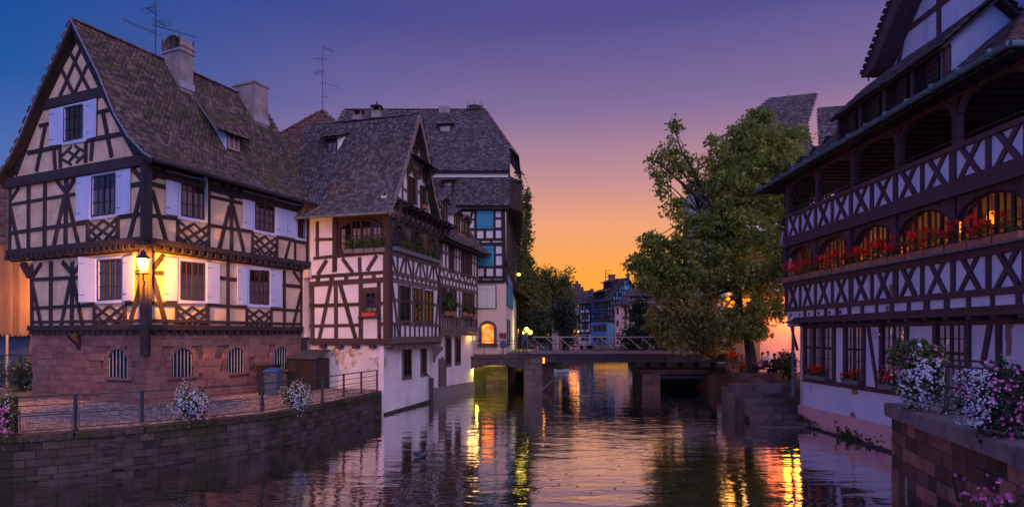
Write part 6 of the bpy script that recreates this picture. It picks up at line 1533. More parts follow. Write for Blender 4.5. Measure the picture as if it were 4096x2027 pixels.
# flower baskets on the quay railing
for (x, y, rx, rz, lab, tr, seedp) in ((765, 1605, .52, .50, 'round white petunia basket edged with pink on the quay railing, before the sandstone arches', .30, 1), (1185, 1578, .50, .52, 'drooping white petunia basket on the quay railing beside the blue bin', .55, 0), (5, 1640, .40, .55, 'flower basket with pink petunias on the quay railing, cut by the edge of the picture', .5, 2)):
    g_ = atz(x, {765: 1690, 1185: 1630, 5: 1746}[x], QZ); c = at(x, y, g_.y - .05)
    r = root('flower_basket', lab, 'flower basket', c, 'hanging flower baskets by the water'); planter_tub(r, c + Vector((0, 0, -.15)), .25)
    flower_ball(r, c, rx, .34, rz, 1500, 620 if seedp < 2 else 130, T['flwhite'], .045, tr, lsize=.075)
    if seedp != 0:
        P = np.array([list(c + Vector((R.uniform(.1, rx * 1.15), -.3 + R.gauss(0, .08), R.gauss(-.15, .25)))) for _ in range(16 if seedp == 1 else 24)]); petals(r, P, np.tile(np.array([[.3, -1, .2]]), (len(P), 1)), .07, T['flpink'])
        P = np.array([list(c + Vector((R.gauss(.1, rx * .5), -.1 + R.gauss(0, .12), rz * .95 + R.gauss(.03, .06)))) for _ in range(16)]); petals(r, P, NR.normal(size=(len(P), 3)), .04, T['flpink'])
# bins and the lean-to by the white house
def wheelie(c, lab, m, ml, sc=1.0, s0=.29):
    r = root('wheelie_bin', lab, 'bin', c); b = B()
    b.add([c + Vector((x * s0 * k, y * .36 * k, z)) for z, k in ((.06, .82), (1.0 * sc, 1.0)) for x, y in ((-1, -1), (1, -1), (1, 1), (-1, 1))], [(3, 2, 1, 0), (4, 5, 6, 7), (0, 1, 5, 4), (1, 2, 6, 5), (2, 3, 7, 6), (3, 0, 4, 7)]); b.build('bin_body', m, r)
    b = B(); b.prism([c + Vector((-s0 - .03, -.40, sc)), c + Vector((s0 + .03, -.40, sc)), c + Vector((s0 + .03, .38, sc + .10)), c + Vector((-s0 - .03, .38, sc + .10))], (0, 0, .05)); b.build('lid', ml, r)
    for s in (-1, 1): b = B(); b.cyl(c + Vector((s * s0 * .9, .3, .09)), c + Vector((s * (s0 * .9 - .06), .3, .09)), .09, .09, 10); b.build('wheel', T['binb'], r)
    b = B(); b.cyl(c + Vector((-s0, .42, sc - .02)), c + Vector((s0, .42, sc - .02)), .02, .02, 6); b.build('handle', T['binb'], r)
c = atz(1094, 1583, QZ); wheelie(c, 'blue grey wheelie bin with a bright blue lid against the sandstone wall', T['bin'], T['binlid'], 1.08)
c = atz(1062, 1585, QZ) + Vector((-.05, .25, 0)); wheelie(c, 'black wheelie bin half behind the blue lidded bin', T['binb'], T['binb'], .95)
b = B(); q = RF.pt(RF.u(1050), QZ + 1.3, .3); b.box(q, RF.d * .75, RF.n * .25, (0, 0, .03)); b.box(q + RF.d * .6 - Vector((0, 0, .2)), RF.d * .03, RF.n * .2, (0, 0, .2)); tag(b.build('wall_shelf', T['under'], None), 'dark wooden shelf on the sandstone wall above the bins', 'shelf')
s0 = atz(1190, 1568, QZ); SH = root('lean_to_shed', 'low dark shed with a felt roof against the stained plaster wall', 'shed', s0)
q0, q1 = F2.pt(F2.u(1190) + .1, 0, .1), F2.pt(F2.u(1322), 0, .1); hS = 1.55
b = B(); P = [q0 + F2.n * 1.1, q1 + F2.n * 1.1, q1, q0]; P = [Vector((p.x, p.y, QZ)) for p in P]; b.prism(P, (0, 0, hS)); b.build('shed_wall', T['timber'], SH)
b = B(); b.prism([P[0] + F2.n * .15 + Vector((0, 0, hS)) + F2.d * .1, P[1] + F2.n * .15 + Vector((0, 0, hS - .02)) - F2.d * .1, P[2] + Vector((0, 0, hS + .35)) - F2.d * .1, P[3] + Vector((0, 0, hS + .35)) + F2.d * .1], (0, 0, .06)); b.build('shed_roof', T['felt'], SH)
for k in range(9): piece('plank', T['timber'], lerp(P[0], P[1], (k + .5) / 9) + F2.n * .015 + Vector((0, 0, hS / 2)), F2.d * ((P[1] - P[0]).length / 9 - .015), Vector((0, 0, hS - .05)), F2.n * .04, SH)
# gap wall between the two houses
b = B(); b.prism([Vector((-10.3, 30.2, QZ)), Vector((-9.6, 29.75, QZ)), Vector((-9.6, 29.75, 4.2)), Vector((-10.3, 30.2, 4.2))], (0, .2, 0)); tag(b.build('party_wall', T['whitewash'], None), 'dark gap wall between the cream house and the white house', 'wall')
# ---- timber barn and planting at the far left
BN = root('timber_barn', 'timber barn of upright boards lit orange behind the cream house', 'barn', (-26, 30, QZ))
yb = 31.0; zt0, zt1 = at(0, 945, yb).z, at(118, 1075, yb).z
xa, xb_ = at(-80, 0, yb).x, at(190, 0, yb).x
zl = at(0, 1340, yb).z
b = B(); b.abox(xa - 4, xb_ + 2, yb + .1, yb + 6, zl, 7.6); b.build('wall', T['plank'], BN)
b = B(); b.abox(xa - 4, xb_ + 2, yb + .5, yb + 6, QZ, zl); b.build('ground_floor', T['bin'], BN)
x = xa - 1
while x < xb_ + 1.5:
    w = R.uniform(.14, .2); xm = x + w / 2; zt = lerp(zt0, zt1, (xm - at(0, 0, yb).x) / (at(118, 0, yb).x - at(0, 0, yb).x))
    piece('plank', T['plank'], Vector((xm, yb + .05, (zl + zt) / 2)), Vector((w - .012, 0, 0)), Vector((0, 0, zt - zl)), Vector((0, -.05 - R.uniform(0, .02), 0)), BN); x += w
roof(BN, [Vector((xa - 1.5, yb - .3, zt0 + 1.3)), Vector((xa - 1.5, yb + 4, zt0 + 4.5))], [Vector((xb_ + 1.5, yb - .3, zt1 - .8)), Vector((xb_ + 1.5, yb + 4, zt1 + 2.5))], T['tiler'], .25, .22, 30)
b = B(); b.cyl(Vector((at(28, 0, yb - .2).x, yb - .2, QZ)), Vector((at(28, 0, yb - .2).x, yb - .2, zl)), .06, .06, 8); b.build('post', T['tanw'], BN)
lq = Vector((xb_ + 1.1, yb - 1.5, at(0, 1190, yb).z)); LB = root('wall_lantern', 'street lantern beside the barn, hidden behind the cream house', 'lantern', lq)
lantern(LB, lq, 1.0, T['bulb']); b = B(); b.tube([lq - Vector((0, 0, .3)), lq + Vector((.4, .2, -.5)), lq + Vector((.6, 1.5, -.5))], .03, 6); b.build('lantern_bracket', T['metal'], LB)
point('barn_lantern_light', lq + Vector((-.55, .2, 0)), 420, (1.0, .42, .05), .12)
def shrub(c, rx, rz, n, lab, m='leafC', size=.14, name='shrub', grp=None, fl=None, cat='shrub'):
    r = root(name, lab, cat, c, grp); b = B()
    for k in range(5): limb(b, c, c + Vector((R.uniform(-.5, .5) * rx, R.uniform(-.4, .4) * rx, rz * R.uniform(.7, 1.3))), .035, .012)
    b.build('stem', T['bark'], r); crown(r, [(tuple(c + Vector((0, 0, rz))), rx, rx * .8, rz, n)], size, T[m], 16, .25, 'foliage')
    if fl:
        P = np.array([list(c + Vector((R.uniform(-rx, rx), -R.uniform(.3, .9) * rx, rz + R.uniform(-rz, rz)))) for _ in range(80)]); petals(r, P, NR.normal(size=(80, 3)), .06, fl)
    return r
shrub(Vector((at(95, 0, 28.5).x, 28.5, QZ)), 1.0, .75, 1500, 'bushy white flowering shrub against the corner of the cream house', 'leafC', .12, fl=T['flwhite'])
b = B(); q = Vector((at(128, 0, 29.5).x, 29.5, QZ))
PA = root('closed_parasol', 'folded red parasol standing behind the white flowering shrub', 'parasol', q)
b.lathe(q + Vector((0, 0, .9)), [(.05, 0), (.18, .25), (.14, 1.0), (.03, 1.75)], 10); b.build('canopy', T['terracotta'], PA); b = B(); b.cyl(q, q + Vector((0, 0, 2.7)), .03, .03, 6); b.build('pole', T['metal'], PA)
FN = root('garden_fence', 'low dark fence before the barn at the edge of the cobbles', 'fence', (-24, 29.2, QZ))
for k in range(6): x = -26.5 + k * .9; b = B(); b.abox(x - .04, x + .04, 29.0, 29.08, QZ, QZ + 1.7); b.build('post', T['metal'], FN)
for z in (.9, 1.66): b = B(); b.abox(-26.6, -21.6, 29.02, 29.06, QZ + z, QZ + z + .06); b.build('rail', T['metal'], FN)
# ================================================================= bridge
YB = 41.0
BR = root('swing_bridge', 'low steel swing bridge with pale diagonal railings across the river', 'bridge', (6, 42.5, 0))
def X(x, Y=YB): return at(x, 0, Y).x
zD = 2.62
xl, xm0, xm1, xr = X(1872), X(2095), X(2171), X(2935)
b = B(); b.abox(xm1 - .9, xr, YB, YB + .35, 1.98, 2.44); b.abox(xm1 - .9, xr, YB + 3.4, YB + 3.75, 1.98, 2.44); b.build('girder', T['girder'], BR)
b = B(); b.abox(xm1 - .9, xr, YB - .08, YB + .06, 2.44, 2.56); b.build('girder_flange', T['girder'], BR)
b = B(); b.abox(xm1 - 1.0, xr, YB - .02, YB + 3.8, 2.561, 2.66); b.build('deck', T['deck'], BR)
k = 0
while xm1 + k * 2.1 < xr: b = B(); b.abox(xm1 + k * 2.1, xm1 + k * 2.1 + .05, YB - .05, YB - .001, 1.99, 2.44); b.build('girder_stiffener', T['girder'], BR); k += 1
def bridge_rail(y, x0, x1, zb, n, diag, mt):
    rl = B(); h = 1.02
    rl.cyl((x0, y, zb + h), (x1, y, zb + h), .035, .035, 6); rl.build('handrail', mt, BR)
    for k in range(n + 1): x = lerp(x0, x1, k / n); p = B(); p.cyl((x, y, zb), (x, y, zb + h), .024, .024, 6); p.build('post', T['metal'], BR)
    for z in (.12, .55): q = B(); q.cyl((x0, y, zb + z), (x1, y, zb + z), .014, .014, 5); q.build('rail', T['metal'], BR)
    if diag:
        for k in range(n):
            xa_, xb2 = lerp(x0, x1, k / n), lerp(x0, x1, (k + 1) / n); q = B()
            if diag == 1: q.cyl((xa_, y + .05, zb + h - .05), (xb2, y + .05, zb + .1), .03, .03, 5)
            else: q.cyl((xa_, y, zb + h - .1), (xb2, y, zb + .12), .009, .009, 4); q.cyl((xb2, y, zb + h - .1), (xa_, y, zb + .12), .009, .009, 4)
            q.build('brace', T['steel'] if diag == 1 else T['metal'], BR)
bridge_rail(YB + .1, xm1 - .6, xr - .3, 2.66, 9, 0, T['steel']); bridge_rail(YB + 3.6, xm1 - .6, xr + .6, 2.66, 14, 1, T['steel'])
b = B(); b.cyl((xm1 + 2, YB + .2, 2.05), (xm1 + 2, YB + .2, 2.0), .1, .1, 6)
# approach span on the left
AB = root('stone_bridge_approach', 'stone arch span with iron railing beside the tall house', 'bridge', (-1, 42, 0))
pf = [(xl - .3, 2.25), (xl - .3, 1.42)] + [(lerp(xl, xm0, i / 10), 1.45 + .33 * math.sin(math.pi * i / 10)) for i in range(1, 10)] + [(xm0 + .05, 1.42), (xm0 + .05, 2.25)]
for y in (YB, YB + 3.4):
    b = B(); b.prism([Vector((x, y, z)) for x, z in pf], (0, .3, 0)); b.build('arch_fascia', T['bstone'], AB)
b = B(); b.abox(xl - .5, xm1 + .02, YB - .06, YB + 3.76, 2.25, 2.40); b.build('deck', T['bstone'], AB)
b = B(); b.abox(xl - .2, xm0, YB + .3, YB + 3.4, 1.85, 2.25); b.build('deck_underside', T['quaym'], AB)
BRs, BRf = BR, None
def appr_rail(y):
    n = 4; x0, x1 = xl - .1, xm0 + .9
    q = B(); q.cyl((x0, y, 3.44), (x1, y, 3.44), .03, .03, 6); q.build('handrail', T['metal'], AB)
    for k in range(n + 1): x = lerp(x0, x1, k / n); q = B(); q.cyl((x, y, 2.4), (x, y, 3.44), .025, .025, 6); q.build('post', T['metal'], AB)
    for z in (2.55, 3.2): q = B(); q.cyl((x0, y, z), (x1, y, z), .013, .013, 5); q.build('rail', T['metal'], AB)
    for k in range(n):
        a, c = lerp(x0, x1, k / n), lerp(x0, x1, (k + 1) / n); q = B(); q.cyl((a, y, 2.55), (c, y, 3.2), .009, .009, 4); q.cyl((a, y, 3.2), (c, y, 2.55), .009, .009, 4); q.build('brace', T['metal'], AB)
appr_rail(YB + .1)
PR = root('bridge_pier', 'pale square stone pier carrying the end of the swing bridge', 'pier', (X(2133), YB + 1, 0))
b = B(); b.abox(xm0 + .06, xm1 - .06, YB - .02, YB + 3.7, -.6, 2.24); b.build('pier_core', T['mortar'], PR)
PF = Fac((xm1 - .02, YB - .05), (-1, 0), (0, -1)); stones(PR, PF, 0, xm1 - xm0 - .06, -.05, 2.24, .62, .36, T['pierst'], .08)
b = B(); b.abox(xm1 + .0, X(2218), YB + .6, YB + 1.5, -.6, 1.98); b.build('timber_fender', T['brown'], PR)
b = B(); b.cyl((xm1, YB - .1, .15), (X(2210), YB - .2, .75), .04, .04, 6); tag(b.build('mooring_pole', T['verge'], None), 'pale pole leaning against the bridge pier', 'pole')
for (x, y, w, h_, lab) in ((2175, 1441, 3.2, 11, 'small amber marker light on the bridge pier'), (1880.5, 1353, 4, 10, 'small lit yellow sign at the corner of the white house')):
    c = at(x, y, YB - .15); hw, hh_ = w / F * YB, h_ / F * YB; b = B(); b.abox(c.x - hw, c.x + hw, c.y, c.y + .12, c.z - hh_, c.z + hh_)
    m_ = b.build('marker_light' if x > 2000 else 'lit_sign', T['amber'] if x > 2000 else T['signlit'], None); tag(m_, lab, 'light' if x > 2000 else 'sign')
c = at(2013, 1378, YB + .02); b = B(); b.cyl((c.x, c.y, c.z), (c.x, c.y + .04, c.z), .26, .26, 24); SG = root('round_sign', 'back of a round traffic sign on the bridge railing', 'sign', c); b.build('disc', T['bin'], SG); b = B(); b.cyl((c.x, c.y + .05, 2.4), (c.x, c.y + .05, c.z + .2), .03, .03, 6); b.build('post', T['metal'], SG)
point('sign_light', at(1884, 1340, YB - .6), 38, (1.0, .50, .14), .5)
# green yellow lamp under the arch
lc = Vector((xl + .45, YB + .42, 1.70)); UL_ = root('arch_lamp', 'small greenish yellow lamp fixed under the stone arch', 'lamp', lc); b = B(); b.lathe(lc - Vector((0, 0, .06)), [(.06, 0), (.09, .06), (.05, .1)], 8); b.build('lamp_globe', T['bulbg'], UL_)
point('arch_lamp_light', lc + Vector((.1, .12, -.02)), 90, (.95, .80, .05), .1)
# lock platform on the right
LP = root('lock_platform', 'weathered stone platform and pier beside the lock channel', 'platform', (X(2700), 42, 0))
xp0, xp1, xp2 = X(2563, 41.4), X(2640, 41.4), X(2935, 41.4)
b = B(); b.abox(xp0, xp2, 41.4, 45, 1.12, 1.45); b.build('slab', T['bstone'], LP)
b = B(); b.abox(xp0 + .1, xp1, 41.5, 44.8, -.6, 1.12); b.build('pier_core', T['quaym'], LP)
PF = Fac((xp1 + .02, 41.45), (-1, 0), (0, -1)); stones(LP, PF, 0, xp1 - xp0 - .08, -.05, 1.12, .75, .4, T['pierst'], .06)
b = B(); b.abox(xp1, X(2845), 42.2, 42.5, .75, .98); b.build('sluice_beam', T['teal'], LP)
b = B(); b.abox(xp1, xp2, 44.9, 45.2, -.6, 1.12); b.build('back_wall', T['quay'], LP)
b = B(); b.abox(X(2845), xp2, 41.45, 44.9, -.6, 1.12); b.build('side_wall', T['pierst'], LP)
for k in range(5): x = lerp(xp0 + .8, xp2 - 1, k / 4); b = B(); b.abox(x - .12, x + .12, 42.6, 42.9, 1.45, 1.98); b.build('bridge_support', T['quaym'], LP)
# ================================================================= terrace wall, steps
TW = root('terrace_wall', 'pale block river wall below the restaurant terrace', 'wall', (13, 34, 0))
TF = Fac((12.0, 29.3), (14.35 - 12.0, 39.7 - 29.3)); TL_ = math.hypot(2.35, 10.4)
if TF.n.x > 0: TF.n = -TF.n
stones(TW, TF, -.3, TL_ + .4, -.1, TZ - .12, 1.0, .42, T['pierst'], .10, cap=200, t=.2)
u = -.3
while u < TL_ + .3: w = R.uniform(1.1, 1.7); piece('coping_stone', T['pierst'], TF.pt(u + w / 2, TZ - .02, -.1), TF.d * (w - .015), Vector((0, 0, .2)), TF.n * .55, TW, .04, .02); u += w
ST = root('river_steps', 'worn stone steps leading down to the water beside the restaurant', 'steps', (11.5, 26.5, 0))
nst = 6
for k in range(nst):
    z1_ = TZ - .05 - k * .27; y0 = 28.9 - k * .68
    x0_ = 10.55; x1_ = 12.65
    for j in range(2):
        xa_ = lerp(x0_, x1_, j / 2); piece('step', T['pierst'], Vector(((xa_ + (x1_ - x0_) / 4), y0, z1_ - .25)), Vector(((x1_ - x0_) / 2 - .02, 0, 0)), Vector((0, .95, 0)), Vector((0, 0, .5)), ST, .03, .015)
b = B(); b.abox(10.6, 12.7, 25.4, 29.6, -.6, .1); b.build('foot', T['quay'], ST)
for k in range(3): piece('cheek_stone', T['pierst'], Vector((10.62, 29.4 - k * .85, .55 - .1 * k)), Vector((.4, 0, 0)), Vector((0, .84, 0)), Vector((0, 0, 1.5 - .25 * k)), ST, .04, .02)
b = B(); b.abox(10.3, 12.6, 24.9, 25.5, -.2, .04); b.build('landing_slab', T['coping'], ST)
c = at(3076, 1600, 28.2); c.z = 1.15; TR = root('stone_trough', 'empty square stone trough on the landing above the river steps', 'trough', c)
b = B(); w, d_, h_ = .52, .5, .42
for (xa_, xb2, ya_, yb2) in ((-w, w, -d_, -d_ + .12), (-w, w, d_ - .12, d_), (-w, -w + .12, -d_ + .12, d_ - .12), (w - .12, w, -d_ + .12, d_ - .12)): b.abox(c.x + xa_, c.x + xb2, c.y + ya_, c.y + yb2, c.z, c.z + h_)
b.build('trough_sides', T['coping'], TR); b = B(); b.abox(c.x - w + .11, c.x + w - .11, c.y - d_ + .11, c.y + d_ - .11, c.z, c.z + .25); b.build('soil', T['bed'], TR)
# ---- terrace: low wall, railing, flower boxes, tables and people
LWl = root('low_wall', 'low brick planter wall behind the stone trough', 'wall', (12.5, 30.5, TZ))
LWF = Fac((13.3, 30.6), (-1, 0), (0, -1)); stones(LWl, LWF, -.2, 1.2, TZ - .1, TZ + .35, .3, .12, T['stone'], .05)
TR2 = root('terrace_railing', 'pale barred railing round the restaurant terrace', 'railing', (13.4, 36, TZ))
tp = [TF.pt(u, TZ, -.12) for u in (TL_ + .3, TL_ - 1.3, TL_ - 2.9, TL_ - 4.6, TL_ - 6.3, TL_ - 8.0)]
for p in tp: b = B(); b.cyl(p, p + Vector((0, 0, 1.15)), .035, .035, 6); b.build('post', T['metal'], TR2)
for i in range(len(tp) - 1):
    for z in (.72, .92, 1.12): b = B(); b.cyl(tp[i] + Vector((0, 0, z)), tp[i + 1] + Vector((0, 0, z)), .022, .022, 6); b.build('rail', T['steel'] if i < 3 else T['metal'], TR2)
    for z in (.2, .42): b = B(); b.cyl(tp[i] + Vector((0, 0, z)), tp[i + 1] + Vector((0, 0, z)), .012, .012, 5); b.build('rail', T['metal'], TR2)
PL_ = root('stone_pillar', 'square stone pillar at the bridge end of the terrace railing', 'pillar', tp[0]); b = B(); b.abox(tp[0].x - .25, tp[0].x + .25, tp[0].y - .25, tp[0].y + .25, TZ - .1, TZ + 1.35); b.build('shaft', T['stone'], PL_); b = B(); b.abox(tp[0].x - .3, tp[0].x + .3, tp[0].y - .3, tp[0].y + .3, TZ + 1.35, TZ + 1.45); b.build('cap', T['coping'], PL_)
for k, (f, lab) in enumerate(((.25, 'box of bright red geraniums on the terrace railing next to the stone pillar'), (1.2, 'box of red and yellowing geraniums on the terrace railing, second from the pillar'), (2.3, 'sparse red geranium box on the terrace railing behind the tree trunk'), (4.3, 'red geraniums low on the terrace near the trough'))):
    i = int(f); p = lerp(tp[i], tp[i + 1], f - i); geranium_box(p + Vector((0, 0, .55 if k < 3 else .05)) + TF.n * .12, TF.d, TF.n, 1.15, lab, 'geranium boxes on the terrace', [130, 70, 50, 60][k], T['slateplanter'], .25)
def person(c, face, sit, cols, lab, hair='hair'):
    c = Vector(c); fwd = Vector((math.cos(face), math.sin(face), 0)); rt = Vector((fwd.y, -fwd.x, 0)); up = Vector((0, 0, 1))
    def P(f, r, u): return c + fwd * f + rt * r + up * u
    hz = .47 if sit else .93
    vs, es, rd = [], [], []
    def v(p, r, par=None, ry=None): vs.append(p); rd.append((r, ry or r)); (es.append((par, len(vs) - 1)) if par is not None else None); return len(vs) - 1
    pel = v(P(0, 0, hz), .13, None, .12); wa = v(P(-.01, 0, hz + .22), .115, pel, .10); chs = v(P(-.01, 0, hz + .42), .135, wa, .11); nk = v(P(.01, 0, hz + .56), .05, chs); jw = v(P(.03, 0, hz + .64), .055, nk); hd_ = v(P(.02, 0, hz + .74), .085, jw, .095); tp_ = v(P(.01, 0, hz + .81), .06, hd_)
    v(P(.115, 0, hz + .70), .012, hd_)
    for s in (-1, 1):
        sh_ = v(P(-.01, s * .17, hz + .48), .062, chs); elb = v(P(.04 if not sit else .10, s * .24, hz + .22), .045, sh_); wr = v(P(.28 if sit else .08, s * (.16 if sit else .25), hz + (.20 if sit else -.02)), .030, elb); pa = v(P(.34 if sit else .09, s * (.14 if sit else .25), hz + (.20 if sit else -.09)), .034, wr, .02)
        for q in range(4): f0 = v(P((.40 if sit else .10), s * (.11 + .02 * q if sit else .25) + (0 if sit else (q - 1.5) * .018), hz + (.20 if sit else -.15)), .009, pa); v(P((.43 if sit else .105), s * (.11 + .02 * q if sit else .25) + (0 if sit else (q - 1.5) * .018), hz + (.185 if sit else -.185)), .008, f0)
        v(P(.36 if sit else .13, s * (.09 if sit else .22), hz + (.21 if sit else -.11)), .010, pa)
        hp = v(P(0, s * .09, hz - .04), .095, pel); kn = v(P(.44 if sit else .02, s * .11, hz - .0 if sit else .50), .065, hp); an_ = v(P(.44 if sit else -.02, s * .11, .09), .042, kn); v(P(.60 if sit else .12, s * .12, .04), .04, an_)
    me = bpy.data.meshes.new('person'); me.from_pydata([tuple(a) for a in vs], es, []); o = bpy.data.objects.new('person', me); COL.objects.link(o)
    md = o.modifiers.new('skin', 'SKIN'); sv = me.skin_vertices[0].data
    for i, r in enumerate(rd): sv[i].radius = r
    sv[0].use_root = True; ss = o.modifiers.new('sub', 'SUBSURF'); ss.levels = 1; ss.render_levels = 1
    bpy.context.view_layer.update(); dg = bpy.context.evaluated_depsgraph_get(); me2 = bpy.data.meshes.new_from_object(o.evaluated_get(dg)); bpy.data.objects.remove(o)
    me2.materials.clear()
    for m_ in (T['skin'], T[cols[0]], T[cols[1]]): me2.materials.append(m_)
    for pl_ in me2.polygons:
        p = pl_.center - c; h_ = p.z; ra = abs(p.dot(rt)); ff = p.dot(fwd)
        hand = (sit and ff > .27 and h_ > hz + .12) or ((not sit) and ra > .2 and h_ < hz + .02 and h_ > hz - .3)
        pl_.material_index = 0 if h_ > hz + .53 or hand else (1 if h_ > hz - .01 and not (sit and ff > .17 and h_ < hz + .1) else 2); pl_.use_smooth = True
    r = root('person', lab, 'person', c, 'people out on the terrace and bridge'); ob = bpy.data.objects.new('body', me2); place(ob, r)
    b = B(); hc = P(-.005, 0, hz + .755); K = 8; vs2 = []
    for i in range(5):
        for j in range(K): a = math.pi * .56 * i / 4; t_ = 2 * math.pi * j / K; vs2.append(hc + up * (.115 * math.cos(a)) + (fwd * math.cos(t_) * (.105 if math.cos(t_) < .3 else .085) + rt * math.sin(t_) * .092) * math.sin(a))
    b.add(vs2, [(i * K + j, i * K + (j + 1) % K, (i + 1) * K + (j + 1) % K, (i + 1) * K + j) for i in range(4) for j in range(K)]); b.build('hair', T[hair], r, smooth=True)
    b = B()
    for s in (-1, 1): e_ = P(.100, s * .035, hz + .745); b.lathe(e_ - up * .008, [(.004, 0), (.010, .008), (.004, .016)], 6)
    b.build('eyes', T['hair'], r)
    return r
pers = [(2987, 1398, 35.5, 1.9, ('clothw', 'clothn'), 'person in a white shirt seated behind the pale terrace railing'), (3050, 1400, 34.0, 2.2, ('clothp', 'clothn'), 'person in a pink top seated right behind the tree trunk'), (3098, 1402, 31.8, 1.6, ('clothb', 'clothb'), 'person in a black jacket seated with their back to the river'), (3122, 1398, 34.5, -1.2, ('clothn', 'clothb'), 'person in a navy jumper facing the river before the orange wall'), (3166, 1397, 33.0, -2.2, ('clothb', 'clothn'), 'person in dark clothes seated beside the drainpipe'), (3072, 1395, 36, -1.5, ('clothw', 'clothb'), 'person in white seated deeper on the terrace')]
for x, y, Y, fa, cols, lab in pers:
    c = at(x, y, Y); person((c.x, c.y, TZ), fa, True, cols, lab)
    r = root('cafe_chair', 'terrace chair under the ' + lab.replace(' seated', '').split(' behind')[0].split(' with')[0].split(' facing')[0].split(' beside')[0].split(' deeper')[0].split(' right')[0], 'chair', (c.x, c.y, TZ), 'chairs on the restaurant terrace')
    fw_ = Vector((math.cos(fa), math.sin(fa), 0)); q = Vector((c.x, c.y, TZ)); rt_ = Vector((fw_.y, -fw_.x, 0))
    b = B(); b.box(q + Vector((0, 0, .36)), fw_ * .21, rt_ * .21, (0, 0, .02)); b.build('seat', T['timber'], r); b = B(); b.box(q - fw_ * .23 + Vector((0, 0, .68)), fw_ * .015, rt_ * .2, (0, 0, .2)); b.build('backrest', T['timber'], r)
    for sx in (-1, 1):
        for sy in (-1, 1): b = B(); b.cyl(q + fw_ * .18 * sx + rt_ * .18 * sy, q + fw_ * .18 * sx + rt_ * .18 * sy + Vector((0, 0, .36)), .016, .016, 5); b.build('leg', T['metal'], r)
for k, (x, Y) in enumerate(((3018, 36.4), (3110, 33.2), (3145, 35.2))):
    c = at(x, 1400, Y); c.z = TZ; r = root('cafe_table', ['round cafe table between the two people by the tree trunk', 'round cafe table in front of the person in black', 'round cafe table before the orange wall'][k], 'table', c, 'tables on the restaurant terrace')
    b = B(); b.lathe(c + Vector((0, 0, .72)), [(.42, 0), (.42, .03)], 16); b.build('tabletop', T['clothw'], r); b = B(); b.lathe(c, [(.22, 0), (.2, .03), (.03, .06), (.03, .72)], 10); b.build('pedestal', T['metal'], r)
for k, (x, Y, rx, rz) in enumerate(((3133, 30.8, .42, .75), (3160, 31.2, .35, .65))):
    c = at(x, 1500, Y); c.z = TZ - .02; shrub(c, rx, rz, 900, ['rounded green shrub on the terrace in front of the orange wall', 'small dark shrub next to the restaurant drainpipe'][k], 'leafD' if k == 0 else 'leafC', .1, 'shrub')
# ================================================================= buildings beyond the terrace
OW = root('side_house', 'house wall glowing orange behind the terrace tables', 'house', (17, 38, TZ))
q0, q1 = at(3040, 1400, 38), at(3260, 1400, 38)
b = B(); b.abox(q0.x, q1.x + 4, 38, 44, TZ - .1, at(0, 1185, 38).z); b.build('wall', T['peach'], OW)
b = B(); b.abox(q0.x - .3, q1.x + 4, 37.7, 44, at(0, 1185, 38).z, at(0, 1165, 38).z); b.build('roof', T['under'], OW)
lc = at(3168, 1262, 37.2); LT = root('wall_lamp', 'orange wall lamp lighting the terrace wall beside the drainpipe', 'lamp', lc); lantern(LT, lc, .9, T['lamporange']); b = B(); b.cyl(lc + Vector((0, 0, .2)), lc + Vector((0, .85, .2)), .03, .03, 6); b.build('lamp_arm', T['metal'], LT)
point('terrace_lamp_light', lc + Vector((.0, -.30, -.1)), 300, (1.0, .16, .006), .6)
BH = root('grey_roofed_house', 'pale house with a tall grey tiled roof rising behind the big tree', 'house', (18, 50, TZ))
yh = 48.0
def XX(x, Y=yh): return at(x, 0, Y).x
def ZZ(y, Y=yh): return at(0, y, Y).z
b = B(); b.abox(XX(2860), XX(3420), yh, yh + 9, TZ, ZZ(700)); b.build('wall', T['white'], BH)
ze = ZZ(720); zr_ = at(0, 376, yh + 5).z
roof(BH, [Vector((XX(2950), yh - .4, ze)), Vector((XX(2990), yh + 1.7, at(0, 500, yh + 1.7).z)), at(3085, 392, yh + 5)], [Vector((XX(3268), yh - .4, ze)), Vector((XX(3268), yh + 1.7, at(0, 500, yh + 1.7).z)), at(3268, 374, yh + 5)], T['tileg'], .25, .22, 200)
roof(BH, [Vector((XX(3272), yh - .4, ze)), at(3272, 432, yh + 4)], [Vector((XX(3440), yh - .4, ze)), at(3440, 420, yh + 4)], T['tileg'], .25, .22, 60)
b = B(); b.prism([Vector((XX(3268), yh - .3, ze)), Vector((XX(3268), yh + 5, zr_)), Vector((XX(3268), yh + 9.5, ze))], (.12, 0, 0)); b.build('gable_wall', T['zinc'], BH)
b = B(); b.prism([Vector((XX(2950), yh - .4, ze)), Vector((XX(2990), yh + 1.7, at(0, 500, yh + 1.7).z)), at(3085, 392, yh + 5), Vector((XX(2960), yh + 9, ze))], (0, 0, -.1)); b.build('roof', T['tileg'], BH)
for k in range(5):
    x = XX(2890 + k * 70); window3(BH, [Vector((x, yh - .03, 6.8)), Vector((x + 1, yh - .03, 6.8)), Vector((x + 1, yh - .03, 5.0)), Vector((x, yh - .03, 5.0))], Vector((0, -1, 0)), 1, 3, (.5,), T['frame'], back=T['glow'] if k == 0 else T['dark'])
    b = B(); b.abox(x - .6, x - .45, yh - .08, yh - .001, TZ, ze); b.build('timber', T['plum'], BH)
gl_ = at(2935, 1180, 40.0); g2 = root('string_lamp', 'cluster of orange party lamps glinting through the tree branches', 'lamp', gl_)
